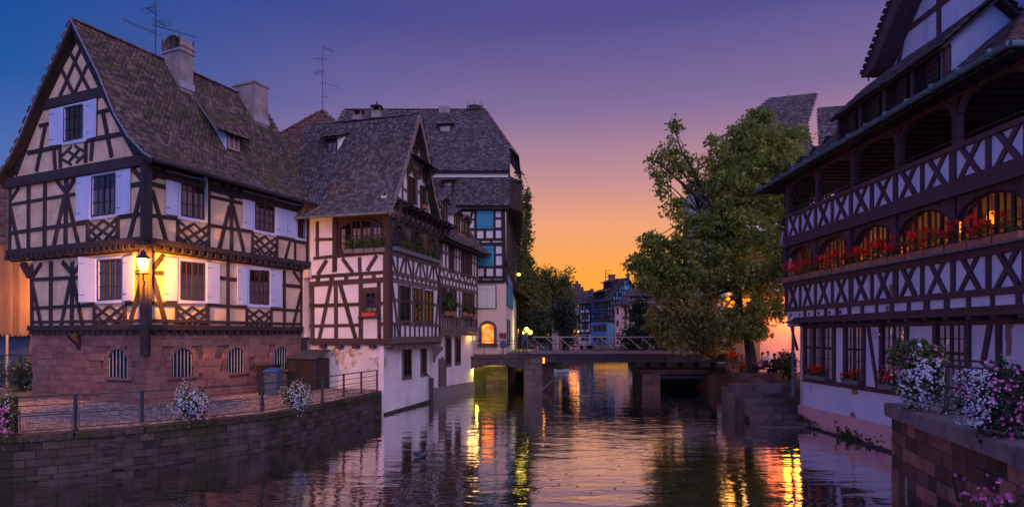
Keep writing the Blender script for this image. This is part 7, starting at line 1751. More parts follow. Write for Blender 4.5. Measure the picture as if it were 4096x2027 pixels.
for k, (x, y) in enumerate(((2922, 1150), (2935, 1142), (2916, 1172), (2912, 1195), (2930, 1210), (2968, 1180), (2972, 1190), (2920, 1225), (2985, 1195))):
    c = at(x, y, 40.0 + .1 * k); b = B(); b.lathe(c - Vector((0, 0, .12)), [(.05, 0), (.17, .12), (.05, .24)], 8); b.build('bulb', T['lamporange'], g2)
b = B(); b.tube([at(2905, 1140, 40.0), at(2935, 1135, 40.4), at(2990, 1180, 40.8)], .012, 4); b.build('cable', T['metal'], g2)
point('party_lamp_light', at(2935, 1190, 39.3), 160, (1.0, .42, .04), 1.0)
# ================================================================= the big tree by the terrace
def tree(name, lab, base, trunk, branches, blobs, size, leaf, r0, per=26, clump=.5, grp=None, droop=.25):
    r = root(name, lab, 'tree', base, grp); b = B(); pts = limb(b, base, trunk[0], r0, r0 * .75, .05)
    prev = trunk[0]; rr = r0 * .75
    for q in trunk[1:]: limb(b, prev, q, rr, rr * .72, .08); prev = q; rr *= .72
    b.build('trunk', T['bark'], r); b = B()
    for (p, q, a) in branches: limb(b, p, q, a, a * .25, .10, 5)
    for (c, rx, ry, rz, n) in blobs:
        near = min(trunk, key=lambda t_: (Vector(c) - t_).length); limb(b, near, Vector(c), r0 * .16, .02, .12, 4)
        for _ in range(3): d = Vector((R.uniform(-rx, rx), R.uniform(-ry, ry), R.uniform(-rz, rz))) * .8; limb(b, Vector(c), Vector(c) + d, .025, .008, .15, 3)
    b.build('branch', T['bark'], r, 'stuff'); crown(r, blobs, size, leaf, per, clump, droop=droop); return r
YT = 36.0
def blb(x, y, rpx, rpy, n, Y=YT, dy=1.0): p = at(x, y, Y); return (tuple(p), rpx / F * Y, rpx / F * Y * dy, rpy / F * Y, n)
base = at(3012, 1470, 35.0); base.z = TZ - .1
tr = [at(2992, 1340, 35.2), at(2950, 1150, 35.6), at(2900, 930, 36), at(2880, 760, 36)]
ba_ = [blb(2695, 520, 22, 55, 200), blb(2680, 600, 60, 40, 220), blb(2705, 660, 60, 50, 320), blb(2640, 640, 45, 30, 170), blb(2620, 700, 40, 25, 110), blb(2750, 660, 50, 60, 300), blb(2780, 740, 50, 60, 360), blb(2830, 640, 35, 45, 180), blb(2660, 740, 45, 55, 260), blb(2700, 830, 60, 50, 420), blb(2760, 900, 70, 55, 480), blb(2850, 560, 22, 35, 110), blb(2880, 600, 35, 45, 200),
       blb(2600, 960, 55, 30, 260), blb(2550, 1060, 40, 35, 260), blb(2590, 1110, 55, 40, 380)]
bo_ = [blb(2690, 1230, 110, 70, 1600), blb(2790, 1260, 130, 90, 2300), blb(2680, 1330, 90, 60, 1200), blb(2780, 1370, 80, 50, 900), blb(2640, 1290, 50, 60, 500), blb(2860, 1370, 90, 50, 900)]
bb_ = [blb(2610, 980, 55, 40, 480), blb(2560, 1060, 45, 40, 420), blb(2640, 1060, 90, 70, 1200), blb(2720, 1010, 90, 80, 1300), blb(2620, 1130, 80, 60, 900), blb(2740, 1130, 110, 80, 1800),
       blb(2990, 560, 80, 80, 1500, 37), blb(2960, 660, 110, 90, 2200, 37), blb(3060, 600, 110, 90, 2000, 38), blb(3040, 480, 60, 45, 700, 38), blb(3150, 560, 80, 60, 900, 38), blb(3130, 660, 120, 80, 1700, 37.5), blb(2900, 760, 100, 90, 1900), blb(3010, 800, 130, 100, 2600, 37), blb(3120, 820, 110, 110, 2000, 37.5), blb(2880, 900, 100, 90, 1800), blb(2990, 960, 130, 110, 2600), blb(3110, 980, 90, 110, 1900), blb(2880, 1040, 100, 90, 1700), blb(3000, 1110, 90, 80, 1300, 35), blb(3110, 1090, 70, 80, 1300, 34), blb(2860, 1150, 60, 80, 800), blb(3040, 1230, 80, 70, 1000, 34.5), blb(2940, 1290, 110, 70, 1500, 35), blb(3030, 1330, 60, 40, 500, 34.5), blb(3115, 1250, 30, 50, 240, 34), blb(3160, 1050, 40, 60, 500, 33)]
tree('box_elder_tree', 'large spreading tree with light green leaves leaning over the water by the terrace', base, tr,
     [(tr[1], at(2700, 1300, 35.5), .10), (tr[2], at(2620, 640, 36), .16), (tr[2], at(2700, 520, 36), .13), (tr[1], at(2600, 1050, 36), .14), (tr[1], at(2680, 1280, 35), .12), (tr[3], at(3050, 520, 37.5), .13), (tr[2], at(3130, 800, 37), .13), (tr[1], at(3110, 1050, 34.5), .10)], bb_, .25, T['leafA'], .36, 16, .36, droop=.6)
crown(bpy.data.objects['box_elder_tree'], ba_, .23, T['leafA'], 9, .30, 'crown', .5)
crown(bpy.data.objects['box_elder_tree'], [(c_, a_, b_, d_, int(n_ * .8)) for c_, a_, b_, d_, n_ in bo_], .25, T['leafO'], 20, .42, 'crown', .8)
b = B()
for (c_, rx_, ry_, rz_, n_) in ba_:
    limb(b, at(2800, 850, 36), Vector(c_), .05, .015, .10, 6)
    for _ in range(4): limb(b, Vector(c_), Vector(c_) + Vector((R.uniform(-rx_, rx_), R.uniform(-ry_, ry_), R.uniform(-rz_, rz_))) * .95, .018, .006, .15, 3)
b.build('branch', T['bark'], bpy.data.objects['box_elder_tree'], 'stuff')
ivy = root('climbing_plant', 'dark leafy climber at the far corner of the gallery', 'plant', at(3210, 780, 28.5)); crown(ivy, [blb(3195, 800, 50, 60, 1100, 29), blb(3290, 760, 60, 40, 900, 29.5), blb(3170, 900, 35, 90, 900, 28.5), blb(3170, 1010, 35, 70, 700, 27.5)], .17, T['leafC'], 16, .3, 'foliage')
b = B(); limb(b, at(3190, 1400, 29.5), at(3195, 800, 29), .07, .03); b.build('stem', T['bark'], ivy)
# ================================================================= trees on the far banks
def poplar(x, ytop, ybot, Y, wpx, lab, n):
    p = at(x, ybot, Y); p.z = QZ; h = at(0, ytop, Y).z - p.z; w = wpx / F * Y
    bl = []
    for k in range(9): f = k / 8; z = p.z + h * (.22 + .72 * f); ww = w * (1.0 - .72 * f ** 1.5); bl.append(((p.x + R.uniform(-.2, .2) * ww, p.y, z), ww * .62, ww * .62, h * .085, int(n / 5 * (1.25 - .7 * f))))
    tree('poplar_tree', lab, p, [p + Vector((0, 0, h * .4)), p + Vector((0, 0, h * .9))], [], bl, .34, T['leafB'], .3, 18, .45)
poplar(2075, 680, 1330, 72, 46, 'tall poplar close against the side of the tall house', 2600)
poplar(2110, 752, 1330, 76, 58, 'second poplar with sky showing through its crown', 3000)
def round_tree(x, ytop, ybot, Y, wpx, lab, n, leaf='leafB', name='lime_tree', size=.34, z0=QZ, grp=None):
    p = at(x, ybot, Y); p.z = z0; zt = at(0, ytop, Y).z; h = zt - z0; w = wpx / F * Y
    bl = [((p.x + R.uniform(-.55, .55) * w, p.y + R.uniform(-.5, .5) * w, z0 + h * R.uniform(.32, .84)), w * .38, w * .38, h * .16, int(n / 12)) for _ in range(12)]
    tree(name, lab, p, [p + Vector((0, 0, h * .35)), p + Vector((.1, 0, h * .7))], [], bl, size, T[leaf], .28, 20, .7, grp)
round_tree(2100, 1010, 1340, 66, 62, 'dark leafy tree beside the tall house, in front of the poplars', 3600, 'leafB')
round_tree(2205, 1030, 1340, 84, 95, 'broad tree on the far bank with the orange sky glinting through', 5600)
round_tree(2270, 1060, 1340, 88, 48, 'airy tree edge against the orange sky above the red roofs', 2200)
round_tree(2150, 1040, 1340, 80, 60, 'bushy tree on the far bank behind the poplars', 4200)
round_tree(2255, 1175, 1345, 72, 46, 'dark blue green tree in front of the far cafe', 3600, 'leafC')
round_tree(2150, 1220, 1345, 64, 60, 'low dark tree along the bank beside the street lamps', 2600, 'leafC')
round_tree(2580, 1185, 1370, 62, 52, 'dark tree between the pink tower and the big tree', 3600, 'leafC', z0=1.2)
round_tree(2530, 1290, 1390, 56, 34, 'low dark bush on the bank below the pink tower', 1500, 'leafC', name='bush', size=.26, z0=1.0)
round_tree(2640, 1250, 1400, 52, 60, 'dark shrubbery behind the drooping branches of the big tree', 2200, 'leafC', name='bush', size=.26, z0=1.0)
round_tree(30, 640, 1340, 44, 26, 'tree behind the timber barn at the edge of the cream house', 1800, 'leafB')
round_tree(-40, 700, 1340, 46, 60, 'second tree behind the barn, mostly hidden', 1800, 'leafB')
# bank growth
gr_ = [];
for _ in range(1500): t_ = R.random(); gr_.append([lerp(.7, 4.6, t_) + R.gauss(0, .3), lerp(64.5, 61.4, t_) + R.gauss(0, .25), QZ - .35 + R.gauss(0, .35)])
tag(npmesh('bank_grass', leaf_quads(np.array(gr_), .3), LF, T['grass'], None, 'stuff'), 'green growth on the far bank seen under the bridge', 'grass')
gr_ = []
for (x, y, n) in ((12.55, 25.6, 150), (12.62, 24.6, 40), (12.66, 22.6, 130), (12.68, 21.9, 110), (12.7, 20.6, 30), (11.1, 29.1, 40)):
    for _ in range(n): gr_.append([x + R.gauss(-.12, .08), y + R.gauss(0, .35), .02 + abs(R.gauss(0, .16))])
P = np.array(gr_); bl_ = leaf_quads(P, .13, -.9); tag(npmesh('bank_grass', bl_, LF, T['grass'], None, 'stuff'), 'tufts of grass along the foot of the restaurant wall', 'grass')
b = B(); b.abox(12.2, 12.75, 14.5, 26, -.3, .03); tag(b.build('footing_ledge', T['quay'], None), 'low stone ledge at the waterline of the restaurant wall', 'ledge')
# floating leaves on the water
fl = []
for _ in range(260): x_, y_ = R.uniform(-3, 10), R.uniform(14, 40); fl.append([x_, y_, .012])
for _ in range(160): fl.append([R.gauss(8.8, 1.6), R.gauss(33, 2.5), .012])
P = np.array(fl); q_ = np.array([(-.5, 0, 0), (0, .5, 0), (.5, 0, 0), (0, -.5, 0)])[None] * (.05 + .06 * NR.rand(len(P), 1, 1)) + P[:, None, :]
tag(npmesh('floating_leaves', q_, LF, T['verge'], None, 'stuff'), 'small fallen leaves floating on the river', 'leaves')
# duck on the water
c = at(1682, 1827, 3.85 * F / (1827 - HY)); c.z = .02; DK = root('duck', 'small dark duck floating near the white house reflection', 'duck', c)
vs, es, rd = [(-.20, 0, .07), (-.08, 0, .07), (.06, 0, .06), (.15, 0, .10), (.19, 0, .19), (.26, 0, .19), (-.27, 0, .11)], [(0, 1), (1, 2), (2, 3), (3, 4), (4, 5), (0, 6)], [(.05, .05), (.09, .075), (.08, .07), (.045, .045), (.042, .042), (.018, .01), (.02, .012)]
me = bpy.data.meshes.new('duck'); me.from_pydata([tuple(Vector(v) + c) for v in vs], es, []); me.materials.append(T['bin']); o = bpy.data.objects.new('body', me); place(o, DK)
o.modifiers.new('skin', 'SKIN')
for i, r in enumerate(rd): me.skin_vertices[0].data[i].radius = r
me.skin_vertices[0].data[1].use_root = True; ss = o.modifiers.new('sub', 'SUBSURF'); ss.levels = 2; ss.render_levels = 2
b = B(); b.cyl(c + Vector((.22, 0, .185)), c + Vector((.30, 0, .175)), .016, .008, 6); b.build('bill', T['amber'] if False else T['terracotta'], DK)
for s in (-1, 1): b = B(); b.prism([c + Vector((.04, s * .085, .11)), c + Vector((-.22, s * .05, .13)), c + Vector((-.1, s * .09, .05))], (0, s * .012, 0)); b.build('wing', T['binb'], DK)
# ================================================================= far houses
O_ = Zm(2180, 1080, 4.25)
YF = 95.0
def farwin(par, fac, zm, rects, m=None, shm=None, t=.03):
    for (x0, y0, x1, y1) in rects:
        pts = zm(x0, y0, x1, y0, x1, y1, x0, y1)
        w = fac.poly(par, 'window', pts, T['frame'], .06, t + .05)
        (a, b1), (c_, d1) = zm(x0, y0, x1, y1); dx = (c_ - a) * .14; dy = (d1 - b1) * .08
        for k in range(2):
            xa_ = lerp(a + dx, c_ - dx, k / 2) + .1; xb2 = lerp(a + dx, c_ - dx, (k + 1) / 2) - .1
            ps = [fac.px(x, y, t + .07) for x, y in ((xa_, b1 + dy), (xb2, b1 + dy), (xb2, d1 - dy), (xa_, d1 - dy))]; link('pane', ps, [(3, 2, 1, 0)], T['glass'], w)
        if shm:
            for s in (-1, 1):
                wd_ = (x1 - x0) * .45; xa_ = x0 - wd_ - 1 if s < 0 else x1 + 1; fac.poly(par, 'shutter', zm(xa_, y0, xa_ + wd_, y0, xa_ + wd_, y1, xa_, y1), T[shm], .05, t + .09)
cB = at(2429, 1338, YF); GB_ = Fac((cB.x, cB.y), (1, -.10)); EB = Fac((cB.x, cB.y), (-.46, 1))
FB = root('blue_house', 'blue half timbered house with a steep gable on the far bank', 'house', (cB.x, cB.y, QZ))
def P2(fac, par, pts, m, th=.4, off=0.0, nm='wall'): return fac.poly(par, nm, O_(*pts), m, th, off)
P2(EB, FB, (785, 540, 1060, 515, 1060, 1275, 785, 1275), T['bluew'])
P2(GB_, FB, (1060, 515, 1225, 335, 1393, 135, 1530, 300, 1700, 520, 1700, 1275, 1060, 1275), T['bluew'])
for y in (515, 690, 870): GB_.beams(FB, O_, [(1060, y, 1700, y - 2, .28)], tb, t=.1)
for y in (600, 780, 430, 340): GB_.beams(FB, O_, [(1060 if y > 515 else 1225 - (340 - y) * -.9, y, 1690, y, .16)], tb, t=.09)
for x in (1062, 1110, 1155, 1200): GB_.beams(FB, O_, [(x, 520, x, 870, .22)], tb, t=.1)
for x, y in ((1150, 440), (1200, 380), (1250, 330), (1300, 260), (1340, 210), (1440, 210), (1480, 260), (1520, 330)): GB_.beams(FB, O_, [(x, y, x, 515, .16)], tb, t=.1)
GB_.beams(FB, O_, [(1085, 530, 1110, 680, .18), (1110, 700, 1075, 860, .18), (1180, 700, 1150, 860, .18), (1300, 270, 1350, 215, .15), (1470, 270, 1430, 215, .15)], tb, t=.09)
farwin(FB, GB_, O_, [(1375, 208, 1412, 262), (1255, 372, 1292, 450), (1375, 355, 1410, 405)])
for y in (545, 640, 690, 730, 830, 870): EB.beams(FB, O_, [(785, y, 1060, y - 6, .16)], tb, t=.08)
for k in range(9): x = 790 + k * 33; EB.beams(FB, O_, [(x, 545, x, 870, .14)], tb, t=.08)
farwin(FB, EB, O_, [(835, 570, 862, 650), (912, 560, 942, 645), (990, 552, 1020, 640), (835, 740, 862, 830), (912, 730, 942, 828), (990, 725, 1020, 825), (830, 930, 858, 1030), (908, 925, 938, 1030), (985, 920, 1015, 1028), (835, 1130, 858, 1200), (912, 1130, 936, 1200), (990, 1130, 1014, 1200)], shm='redbrown')
rA = [EB.px(*O_(1075, 520)[0], .3), GB_.px(*O_(1140, 470)[0], .3), GB_.px(*O_(1395, 128)[0], .3)]
bk_ = Vector((-.46, 1, 0)).normalized() * 4.6
roof(FB, [p + bk_ for p in rA], rA, T['tileg'], .3, .26, 120)
rBk = [GB_.px(*O_(1720, 530)[0], .3), rA[2]]; roof(FB, rBk, [p + bk_ for p in rBk], T['tiler'], .4, .4, 5)
for (x, y) in ((905, 440), (975, 425), (1050, 410), (1072, 265), (1162, 255)):
    c = hitplane(*O_(x, y)[0], rA[1], (rA[2] - rA[1]).cross(bk_).normalized()); b = B(); d_ = EB.d; n_ = EB.n
    b.box(c + n_ * .1 + Vector((0, 0, .1)), d_ * .5, n_ * .5, (0, 0, .55)); dm = b.build('dormer', T['frame'], FB); b = B(); b.box(c + n_ * .2 + Vector((0, 0, .72)), d_ * .75, n_ * .8 + Vector((0, 0, -.3)), (0, 0, .06)); b.build('dormer_roof', T['tileg'], dm)
for (x, y0, y1, w) in ((1135, 95, 190, 50), (1412, 92, 160, 18)):
    c = at(*O_(x, y1)[0], YF + 2); zt = at(*O_(x, y0)[0], YF + 2).z; hw = w / 4.25 / F * YF; b = B(); b.abox(c.x - hw, c.x + hw, c.y - .5, c.y + .5, c.z - 1.5, zt); ch = b.build('chimney', T['redbrown'], FB); b = B(); b.abox(c.x - hw - .1, c.x + hw + .1, c.y - .6, c.y + .6, zt, zt + .15); b.build('chimney_cap', T['redbrown'], ch)
a_ = at(*O_(1030, 200)[0], YF + 2); antenna('roof_antenna', 'far antenna mast beside the chimney of the blue house', a_, at(*O_(1030, 0)[0], YF + 2).z - a_.z, [(1.85, (1, 0, 0), .9, 3, .12, True), (1.35, (1, 0, 0), .7, 3, .12, True), (.8, (1, 0, 0), .5, 2, .12, True)], k_=2.2)
# white house beside it
cW = at(2365, 1338, YF + 4.5); EW = Fac((cW.x, cW.y), (-1, .25)); FW = root('white_house', 'narrow white half timbered house with blue grey shutters next to the blue house', 'house', (cW.x, cW.y, QZ))
P2(EW, FW, (590, 575, 785, 545, 785, 1275, 590, 1275), T['white'])
for y in (565, 730, 880, 1065): EW.beams(FW, O_, [(590, y + 8, 782, y, .35)], tb, t=.1)
for x in (596, 680, 770): EW.beams(FW, O_, [(x, 565, x, 1065, .2)], tb, t=.1)
farwin(FW, EW, O_, [(625, 595, 650, 680), (700, 585, 726, 670), (745, 580, 768, 690), (632, 755, 655, 840), (705, 750, 728, 838), (632, 910, 655, 1005), (705, 905, 728, 1005), (630, 1105, 660, 1200), (700, 1100, 735, 1200)], shm='bluegrey')
q = [EW.px(*p, .4) for p in O_(580, 578, 790, 545)]; t0, t1 = q[0] + Vector((.4, 3, 2.0)), q[1] + Vector((.4, 3, 2.2)); roof(FW, [q[0], t0], [q[1], t1], T['tileg'], .3, .26, 60)
# red roofed houses further left
for k, (pts, Y, lab) in enumerate((((410, 325, 640, 280, 690, 560, 480, 610), 104, 'far house with a wide red tiled roof and stepped chimney'), ((640, 360, 815, 330, 860, 520, 590, 560), 101, 'far house with a dark red roof between the white house and the wide red roof'))):
    q = [at(*p, Y) for p in O_(*pts)]; r = root('red_roofed_house', lab, 'house', (q[2].x, Y, QZ))
    q[0] += Vector((0, 3.5, 0)); q[1] += Vector((0, 3.5, 0)); q[0] = at(*O_(pts[0], pts[1])[0], Y + 3.5); q[1] = at(*O_(pts[2], pts[3])[0], Y + 3.5)
    roof(r, [q[3], q[0]], [q[2], q[1]], T['tiler'], .32, .28, 60)
    b = B(); b.prism([q[3] + Vector((.3, .3, -.2)), q[2] + Vector((-.3, .3, -.2)), Vector((q[2].x - .3, q[2].y + .3, QZ)), Vector((q[3].x + .3, q[3].y + .3, QZ))], (0, 4, 0)); w = b.build('wall', T['white'] if k == 0 else T['pinkw'], r)
    fc = Fac((q[2].x, q[2].y + .28), (-1, 0), (0, -1))
    for j in range(3):
        for f in range(2):
            u = .5 + f * 1.6; zt = 7.2 - j * 2.2; window3(r, [fc.pt(u, zt, .05), fc.pt(u + .8, zt, .05), fc.pt(u + .8, zt - 1.3, .05), fc.pt(u, zt - 1.3, .05)], fc.n, 1, 2, (.5,), T['frame'], back=T['dark'], fw=.1)
    for j in range(3): 
        c = q[1] + Vector((-.6 - .45 * j, 0, 0)) if k == 0 else q[0] + Vector((1.6 + j * .0, 0, 0)); b = B(); b.abox(c.x - .25, c.x + .25, c.y - .3, c.y + .3, c.z - 1.0, c.z + (.5 + .5 * (j == 1) if k == 0 else .45)); b.build('chimney', T['redbrown'], r)
        if k: break
q = at(*O_(400, 300)[0], 112); r = root('white_tower', 'pale stepped tower top among the far trees', 'tower', (q.x, 112, QZ)); b = B(); b.abox(q.x - 1.1, q.x + 1.1, 111, 113, QZ, at(0, 1080 + 270 / 4.25, 112).z); b.build('wall', T['white'], r); b = B(); b.abox(q.x - .3, q.x + .4, 111.5, 112.5, at(0, 1080 + 270 / 4.25, 112).z, at(0, 1080 + 232 / 4.25, 112).z); b.build('turret', T['white'], r)
q = at(*O_(140, 600)[0], 90); r = root('white_gabled_house', 'small white gabled house with a red roof behind the dark tree', 'house', (q.x, 90, QZ))
zz = at(0, 1080 + 650 / 4.25, 90).z; za = at(0, 1080 + 500 / 4.25, 90).z; xa_, xb2 = at(*O_(108, 0)[0], 90).x, at(*O_(150, 0)[0], 90).x
b = B(); b.prism([Vector((xa_, 90, QZ)), Vector((xb2 + .8, 90, QZ)), Vector((xb2 + .8, 90, zz)), Vector((at(*O_(128, 0)[0], 90).x, 90, za)), Vector((xa_, 90, zz))], (0, 4, 0)); b.build('wall', T['white'], r)
roof(r, [Vector((xb2 + 2.5, 91.5, zz)), Vector((xb2 + 2.0, 93, za))], [Vector((xb2 - .4, 89.8, zz - .3)), Vector((xa_ + .9, 90, za + .1))][::1], T['tiler'], .3, .3, 10)
# pink tower house on the right
YP = 80.0; cP = at(2461, 1338, YP); PFc = Fac((cP.x, cP.y), (1, 0)); PT = root('pink_tower_house', 'pink corner tower house with a low conical roof by the dark trees', 'house', (cP.x, YP, QZ))
P2(PFc, PT, (1195, 585, 1300, 580, 1300, 1290, 1195, 1290), T['pinkw'], .6)
c2 = at(*O_(1300, 600)[0], YP - .02); PS = Fac((c2.x, c2.y), (1, .35)); P2(PS, PT, (1300, 580, 1460, 575, 1460, 1290, 1300, 1290), T['tanw'], .5)
farwin(PT, PFc, O_, [(1222, 635, 1250, 745), (1222, 850, 1250, 960), (1215, 1065, 1235, 1165), (1255, 1065, 1272, 1165), (1225, 1215, 1240, 1270)], shm=None)
farwin(PT, PS, O_, [(1412, 645, 1444, 735)], shm='redbrown')
PS.beams(PT, O_, [(1300, 618, 1450, 622, .2), (1365, 600, 1365, 980, .2), (1345, 620, 1385, 780, .2), (1320, 805, 1440, 800, .25), (1440, 620, 1445, 960, .2)], tb, t=.09)
ap_ = at(*O_(1400, 440)[0], YP + 2); rim = [PFc.px(*O_(1183, 590)[0], .5), PFc.px(*O_(1300, 575)[0], .5), PS.px(*O_(1470, 572)[0], .5)]
for i in range(2): roof(PT, [rim[i], ap_ - Vector((.02, 0, 0))], [rim[i + 1], ap_ + Vector((.02, 0, 0))], T['tileg'], .3, .26, 40)
# white timbered house behind the trees
cZ = at(2525, 1338, 84); ZF = Fac((cZ.x, cZ.y), (1, .1)); HZ = root('white_house', 'white half timbered house with a long grey roof mostly hidden by the big tree', 'house', (cZ.x, 84, QZ))
P2(ZF, HZ, (1460, 440, 2300, 440, 2300, 1200, 1460, 1200), T['white'], .5)
for k in range(18): x = 1465 + k * 34; ZF.beams(HZ, O_, [(x, 445, x, 570, .16), (x + 5, 700, x + 5, 860, .16)], tb, t=.09)
for y in (445, 575, 700, 860): ZF.beams(HZ, O_, [(1460, y, 2200, y + 4, .25)], tb, t=.1)
farwin(HZ, ZF, O_, [(1490, 740, 1520, 830), (1560, 740, 1590, 830)])
q = [ZF.px(*p, .5) for p in O_(1335, 440, 2300, 440)]; roof(HZ, [q[0], at(*O_(1570, 262)[0], 89)], [q[1], at(*O_(2300, 240)[0], 89)], T['tileg'], .3, .26, 80)
# far cafe: parasols, lamps, glow
for k, (x, y) in enumerate(((355, 1090), (520, 1090))):
    c = at(*O_(x, y)[0], 88); r = root('cafe_parasol', ['open blue parasol at the far cafe under the dark tree', 'open blue parasol at the far cafe beside the white house'][k], 'parasol', (c.x, c.y, QZ), 'parasols at the far cafe')
    b = B(); hw = 52 / 4.25 / F * 88; b.lathe(c - Vector((0, 0, .35)), [(hw, 0), (hw * .97, .04), (.05, .6)], 8); b.build('canopy', T['parasol'], r); b = B(); b.cyl((c.x, c.y, QZ), c, .04, .04, 6); b.build('pole', T['steel'], r)
for k, (x, y, m_, s) in enumerate(((480, 1050, 'lamporange', .45), (325, 1030, 'bulb', .16), (572, 1055, 'bulb', .16), (490, 1125, 'lamporange', .35))):
    c = at(*O_(x, y)[0], 89.5); r = root('cafe_lamp', ['large orange glowing lamp between the far parasols', 'yellow globe lamp above the far parasol under the tree', 'small yellow globe lamp on the wall of the white house', 'orange lantern glowing low between the parasols'][k], 'lamp', c, 'lamps at the far cafe'); b = B(); b.lathe(c - Vector((0, 0, s)), [(s * .3, 0), (s, s), (s * .3, 2 * s)], 8); b.build('lamp_globe', T[m_], r)
    b = B(); b.cyl((c.x, c.y + .1, QZ), (c.x, c.y + .1, c.z), .04, .04, 5); b.build('lamp_post', T['metal'], r)
point('far_cafe_light', at(*O_(480, 1060)[0], 87), 90, (1.0, .32, .08), .8)
cw = at(*O_(440, 1100)[0], 92); b = B(); b.abox(at(*O_(270, 0)[0], 92).x, at(*O_(590, 0)[0], 92).x, 92, 93, QZ, at(0, 1080 + 1010 / 4.25, 92).z); tag(b.build('cafe_wall', T['pinkw'], None), 'pink wall of the far cafe behind the parasols', 'wall')
# triple street lamp on the bank
c = at(2110, 1330, 58); SL = root('street_lamp', 'street lamp with three yellow globes on the bank behind the bridge', 'street lamp', (c.x, c.y, QZ))
b = B(); b.cyl((c.x, c.y, QZ), (c.x, c.y, c.z + .1), .06, .05, 8); b.build('lamp_post', T['metal'], SL)
for (x, y, s, m_) in ((2106, 1318, .24, 'bulb'), (2121, 1328, .22, 'bulb'), (2096, 1330, .17, 'bulbg')):
    q = at(x, y, 58); b = B(); b.lathe(q - Vector((0, 0, s)), [(s * .3, 0), (s * .85, s * .5), (s, s), (s * .85, s * 1.5), (s * .3, 2 * s)], 10); b.build('lamp_globe', T[m_], SL); b = B(); b.cyl(q - Vector((0, 0, s)), (c.x, c.y, c.z - .2), .025, .025, 5); b.build('lamp_arm', T['metal'], SL)
point('street_lamp_light', at(2110, 1330, 57), 120, (1.0, .80, .12), .6)
# people beyond the bridge
for k, (x, Y, fa, cols, lab) in enumerate(((2099, 47.0, -1.0, ('bluegrey', 'clothn'), 'person in light blue walking at the end of the bridge'), (2135, 62.8, .5, ('clothp', 'clothb'), 'person in pink on the far bank behind the bridge railing'), (2150, 62.4, 2.6, ('clothp', 'clothn'), 'person in a coral top standing next to the person in pink'), (2130, 62.5, -2.0, ('clothb', 'clothn'), 'person in black at the far bank near the street lamp'))):
    c = at(x, 1400, Y); person((c.x, c.y, 2.42 if k == 0 else QZ + .02), fa, False, cols, lab)
b = B(); b.abox(xm0 - 1.4, xm1 + .1, YB + 3.7, 64, 1.1, 2.41)
tag(b.build('bank_path', T['pierst'], None), None, None, None, 'structure')
# small white boat edge on the far bank
c = at(2245, 1484, 61.0); c.z = .05; BT = root('rowing_boat', 'small pale rowing boat moored by the far bank under the bridge', 'boat', c)
b = B(); nb_ = 9; sec = []
for i in range(nb_):
    f = i / (nb_ - 1); w = .36 * math.sin(math.pi * (.12 + .80 * f)) ; x = -.8 + 1.6 * f; sh = .12 * (2 * f - 1) ** 2
    sec.append([(x, -w, .24 + sh), (x, -w * .7, .0), (x, 0, -.08), (x, w * .7, 0), (x, w, .24 + sh)])
b.add([c + Vector(p) for s in sec for p in s], [(i * 5 + j, (i + 1) * 5 + j, (i + 1) * 5 + j + 1, i * 5 + j + 1) for i in range(nb_ - 1) for j in range(4)]); b.build('hull', T['shutter'], BT)
for x in (-.3, .25): b = B(); b.abox(c.x + x - .07, c.x + x + .07, c.y - .28, c.y + .28, c.z + .15, c.z + .18); b.build('thwart', T['brown'], BT)
# ================================================================= window boxes on the white house
def herb_box(c, d, n, w, lab, m='slateplanter', grp='planters along the white house windows', h=.3, leaf='leafD', kk=150):
    r = root('flower_box', lab, 'flower box', c, grp); d = Vector(d).normalized(); n = Vector(n).normalized(); b = B(); b.box(c + Vector((0, 0, .1)), d * w / 2, n * .11, (0, 0, .1)); b.build('planter', T[m], r)
    P = np.array([list(c + d * R.gauss(0, w / 3.6) + n * R.gauss(.02, .07) + Vector((0, 0, .2 + abs(R.gauss(.5, .5)) * h))) for _ in range(kk)]); npmesh('foliage', leaf_quads(P, .11, -.1), LF, T[leaf], r); return r
for k in range(4):
    u = .35 + k * .56; hh = [.42, .34, .46, .40][3 - k]
    herb_box(F2.pt(u, ZSL + .08, .16), F2.d, F2.n, .5, ['dark planter with a rounded herb clump under the loggia window, next to the corner post', 'second dark planter from the corner post under the loggia window', 'third dark planter from the corner post, with the fullest herb clump', 'dark planter at the far side of the loggia window, next to the cream panel'][k], h=hh, kk=190)
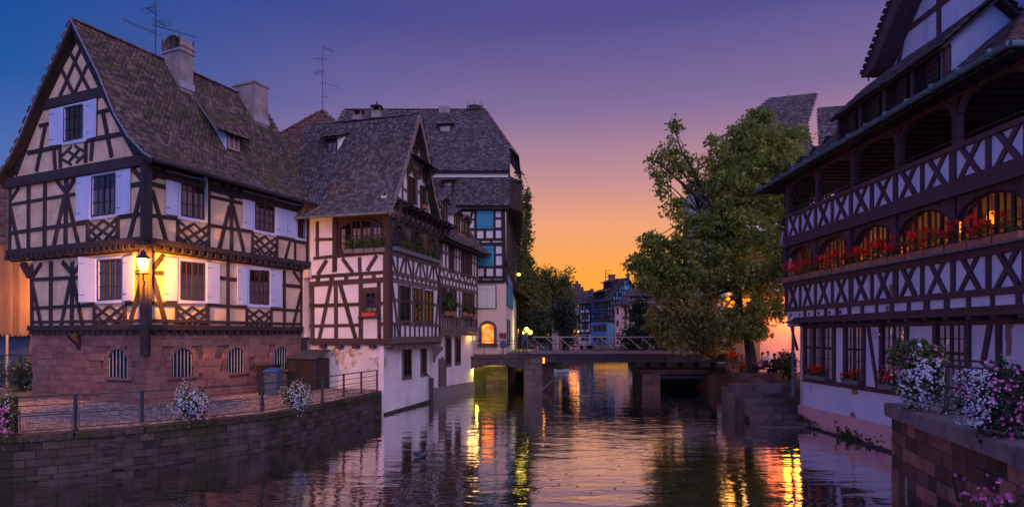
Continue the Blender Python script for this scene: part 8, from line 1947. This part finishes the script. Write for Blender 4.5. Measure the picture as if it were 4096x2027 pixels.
for k in range(9):
    u = .25 + k * (S1 - .5) / 9 + .2; lab = ['small planter with blue grey leaves', 'small planter with a low green tuft', 'small planter with bushy green', 'small planter nearly bare', 'small planter with tall rosemary stalks', 'small planter with wispy stalks', 'small planter with trailing green', 'small planter with a round cactus', 'small planter with short leaves'][k]
    herb_box(R2.pt(u, zSill + .10, .17), R2.d, R2.n, .5, lab + ' on the river ledge, number %d from the corner post'.replace('number %d', ['first', 'second', 'third', 'fourth', 'fifth', 'sixth', 'seventh', 'eighth', 'last'][k]), grp='small planters on the river ledge', h=[.3, .25, .5, .06, .85, .6, .25, .3, .2][k], leaf='leafC' if k in (0, 7) else 'leafD', kk=[110, 90, 190, 16, 130, 80, 110, 110, 80][k])
herb_box(F2.px(*D_(434, 886)[0], .16), F2.d, F2.n, .72, 'red planter on the sill of the small front window', 'redplastic', None, .06, 'leafD', 20)
herb_box(R2.px(*P_(358, 1010)[0], .22), R2.d, R2.n, .5, 'terracotta planter with dry stalks below the gable window', 'terracotta', None, .12, 'leafC', 50)
for k, (x, y, rx, rz, n, lab) in enumerate(((1008, 770, .42, .62, 420, 'tall bright green plant trailing from a box on the wing windows'), (1045, 800, .25, .45, 200, 'green plant next to the tall bright one on the wing'), (1135, 840, .28, .3, 160, 'low green plant on the sill of the far wing window'), (1180, 845, .3, .34, 190, 'bushy green plant on the last wing window sill'))):
    c = R2.px(*D_(x, y)[0], .2); r = root('window_plant', lab, 'plant', c, 'green plants on the wing windows')
    b = B(); q = R2.px(*D_(x, {0: 862, 1: 862, 2: 866, 3: 874}[k])[0], .2); b.box(q, R2.d * .3, R2.n * .11, (0, 0, .11)); b.build('planter', T['terracotta'], r)
    crown(r, [(tuple(c), .28, rx, rz, n)], .15, T['leafD'], 8, .18, 'foliage')
for k, (x, y) in enumerate(((1852, 945), (1875, 960), (1836, 938))):
    c = WR.px(x, y, .12); herb_box(c - Vector((0, 0, .1)), R2.d, R2.n, .5, ['terracotta box with a few pink flowers on the middle wing dormer', 'terracotta box on the last wing dormer', 'terracotta box on the nearest of the wing dormers'][k], 'terracotta', 'boxes on the wing dormers', .2, 'leafD', 50)
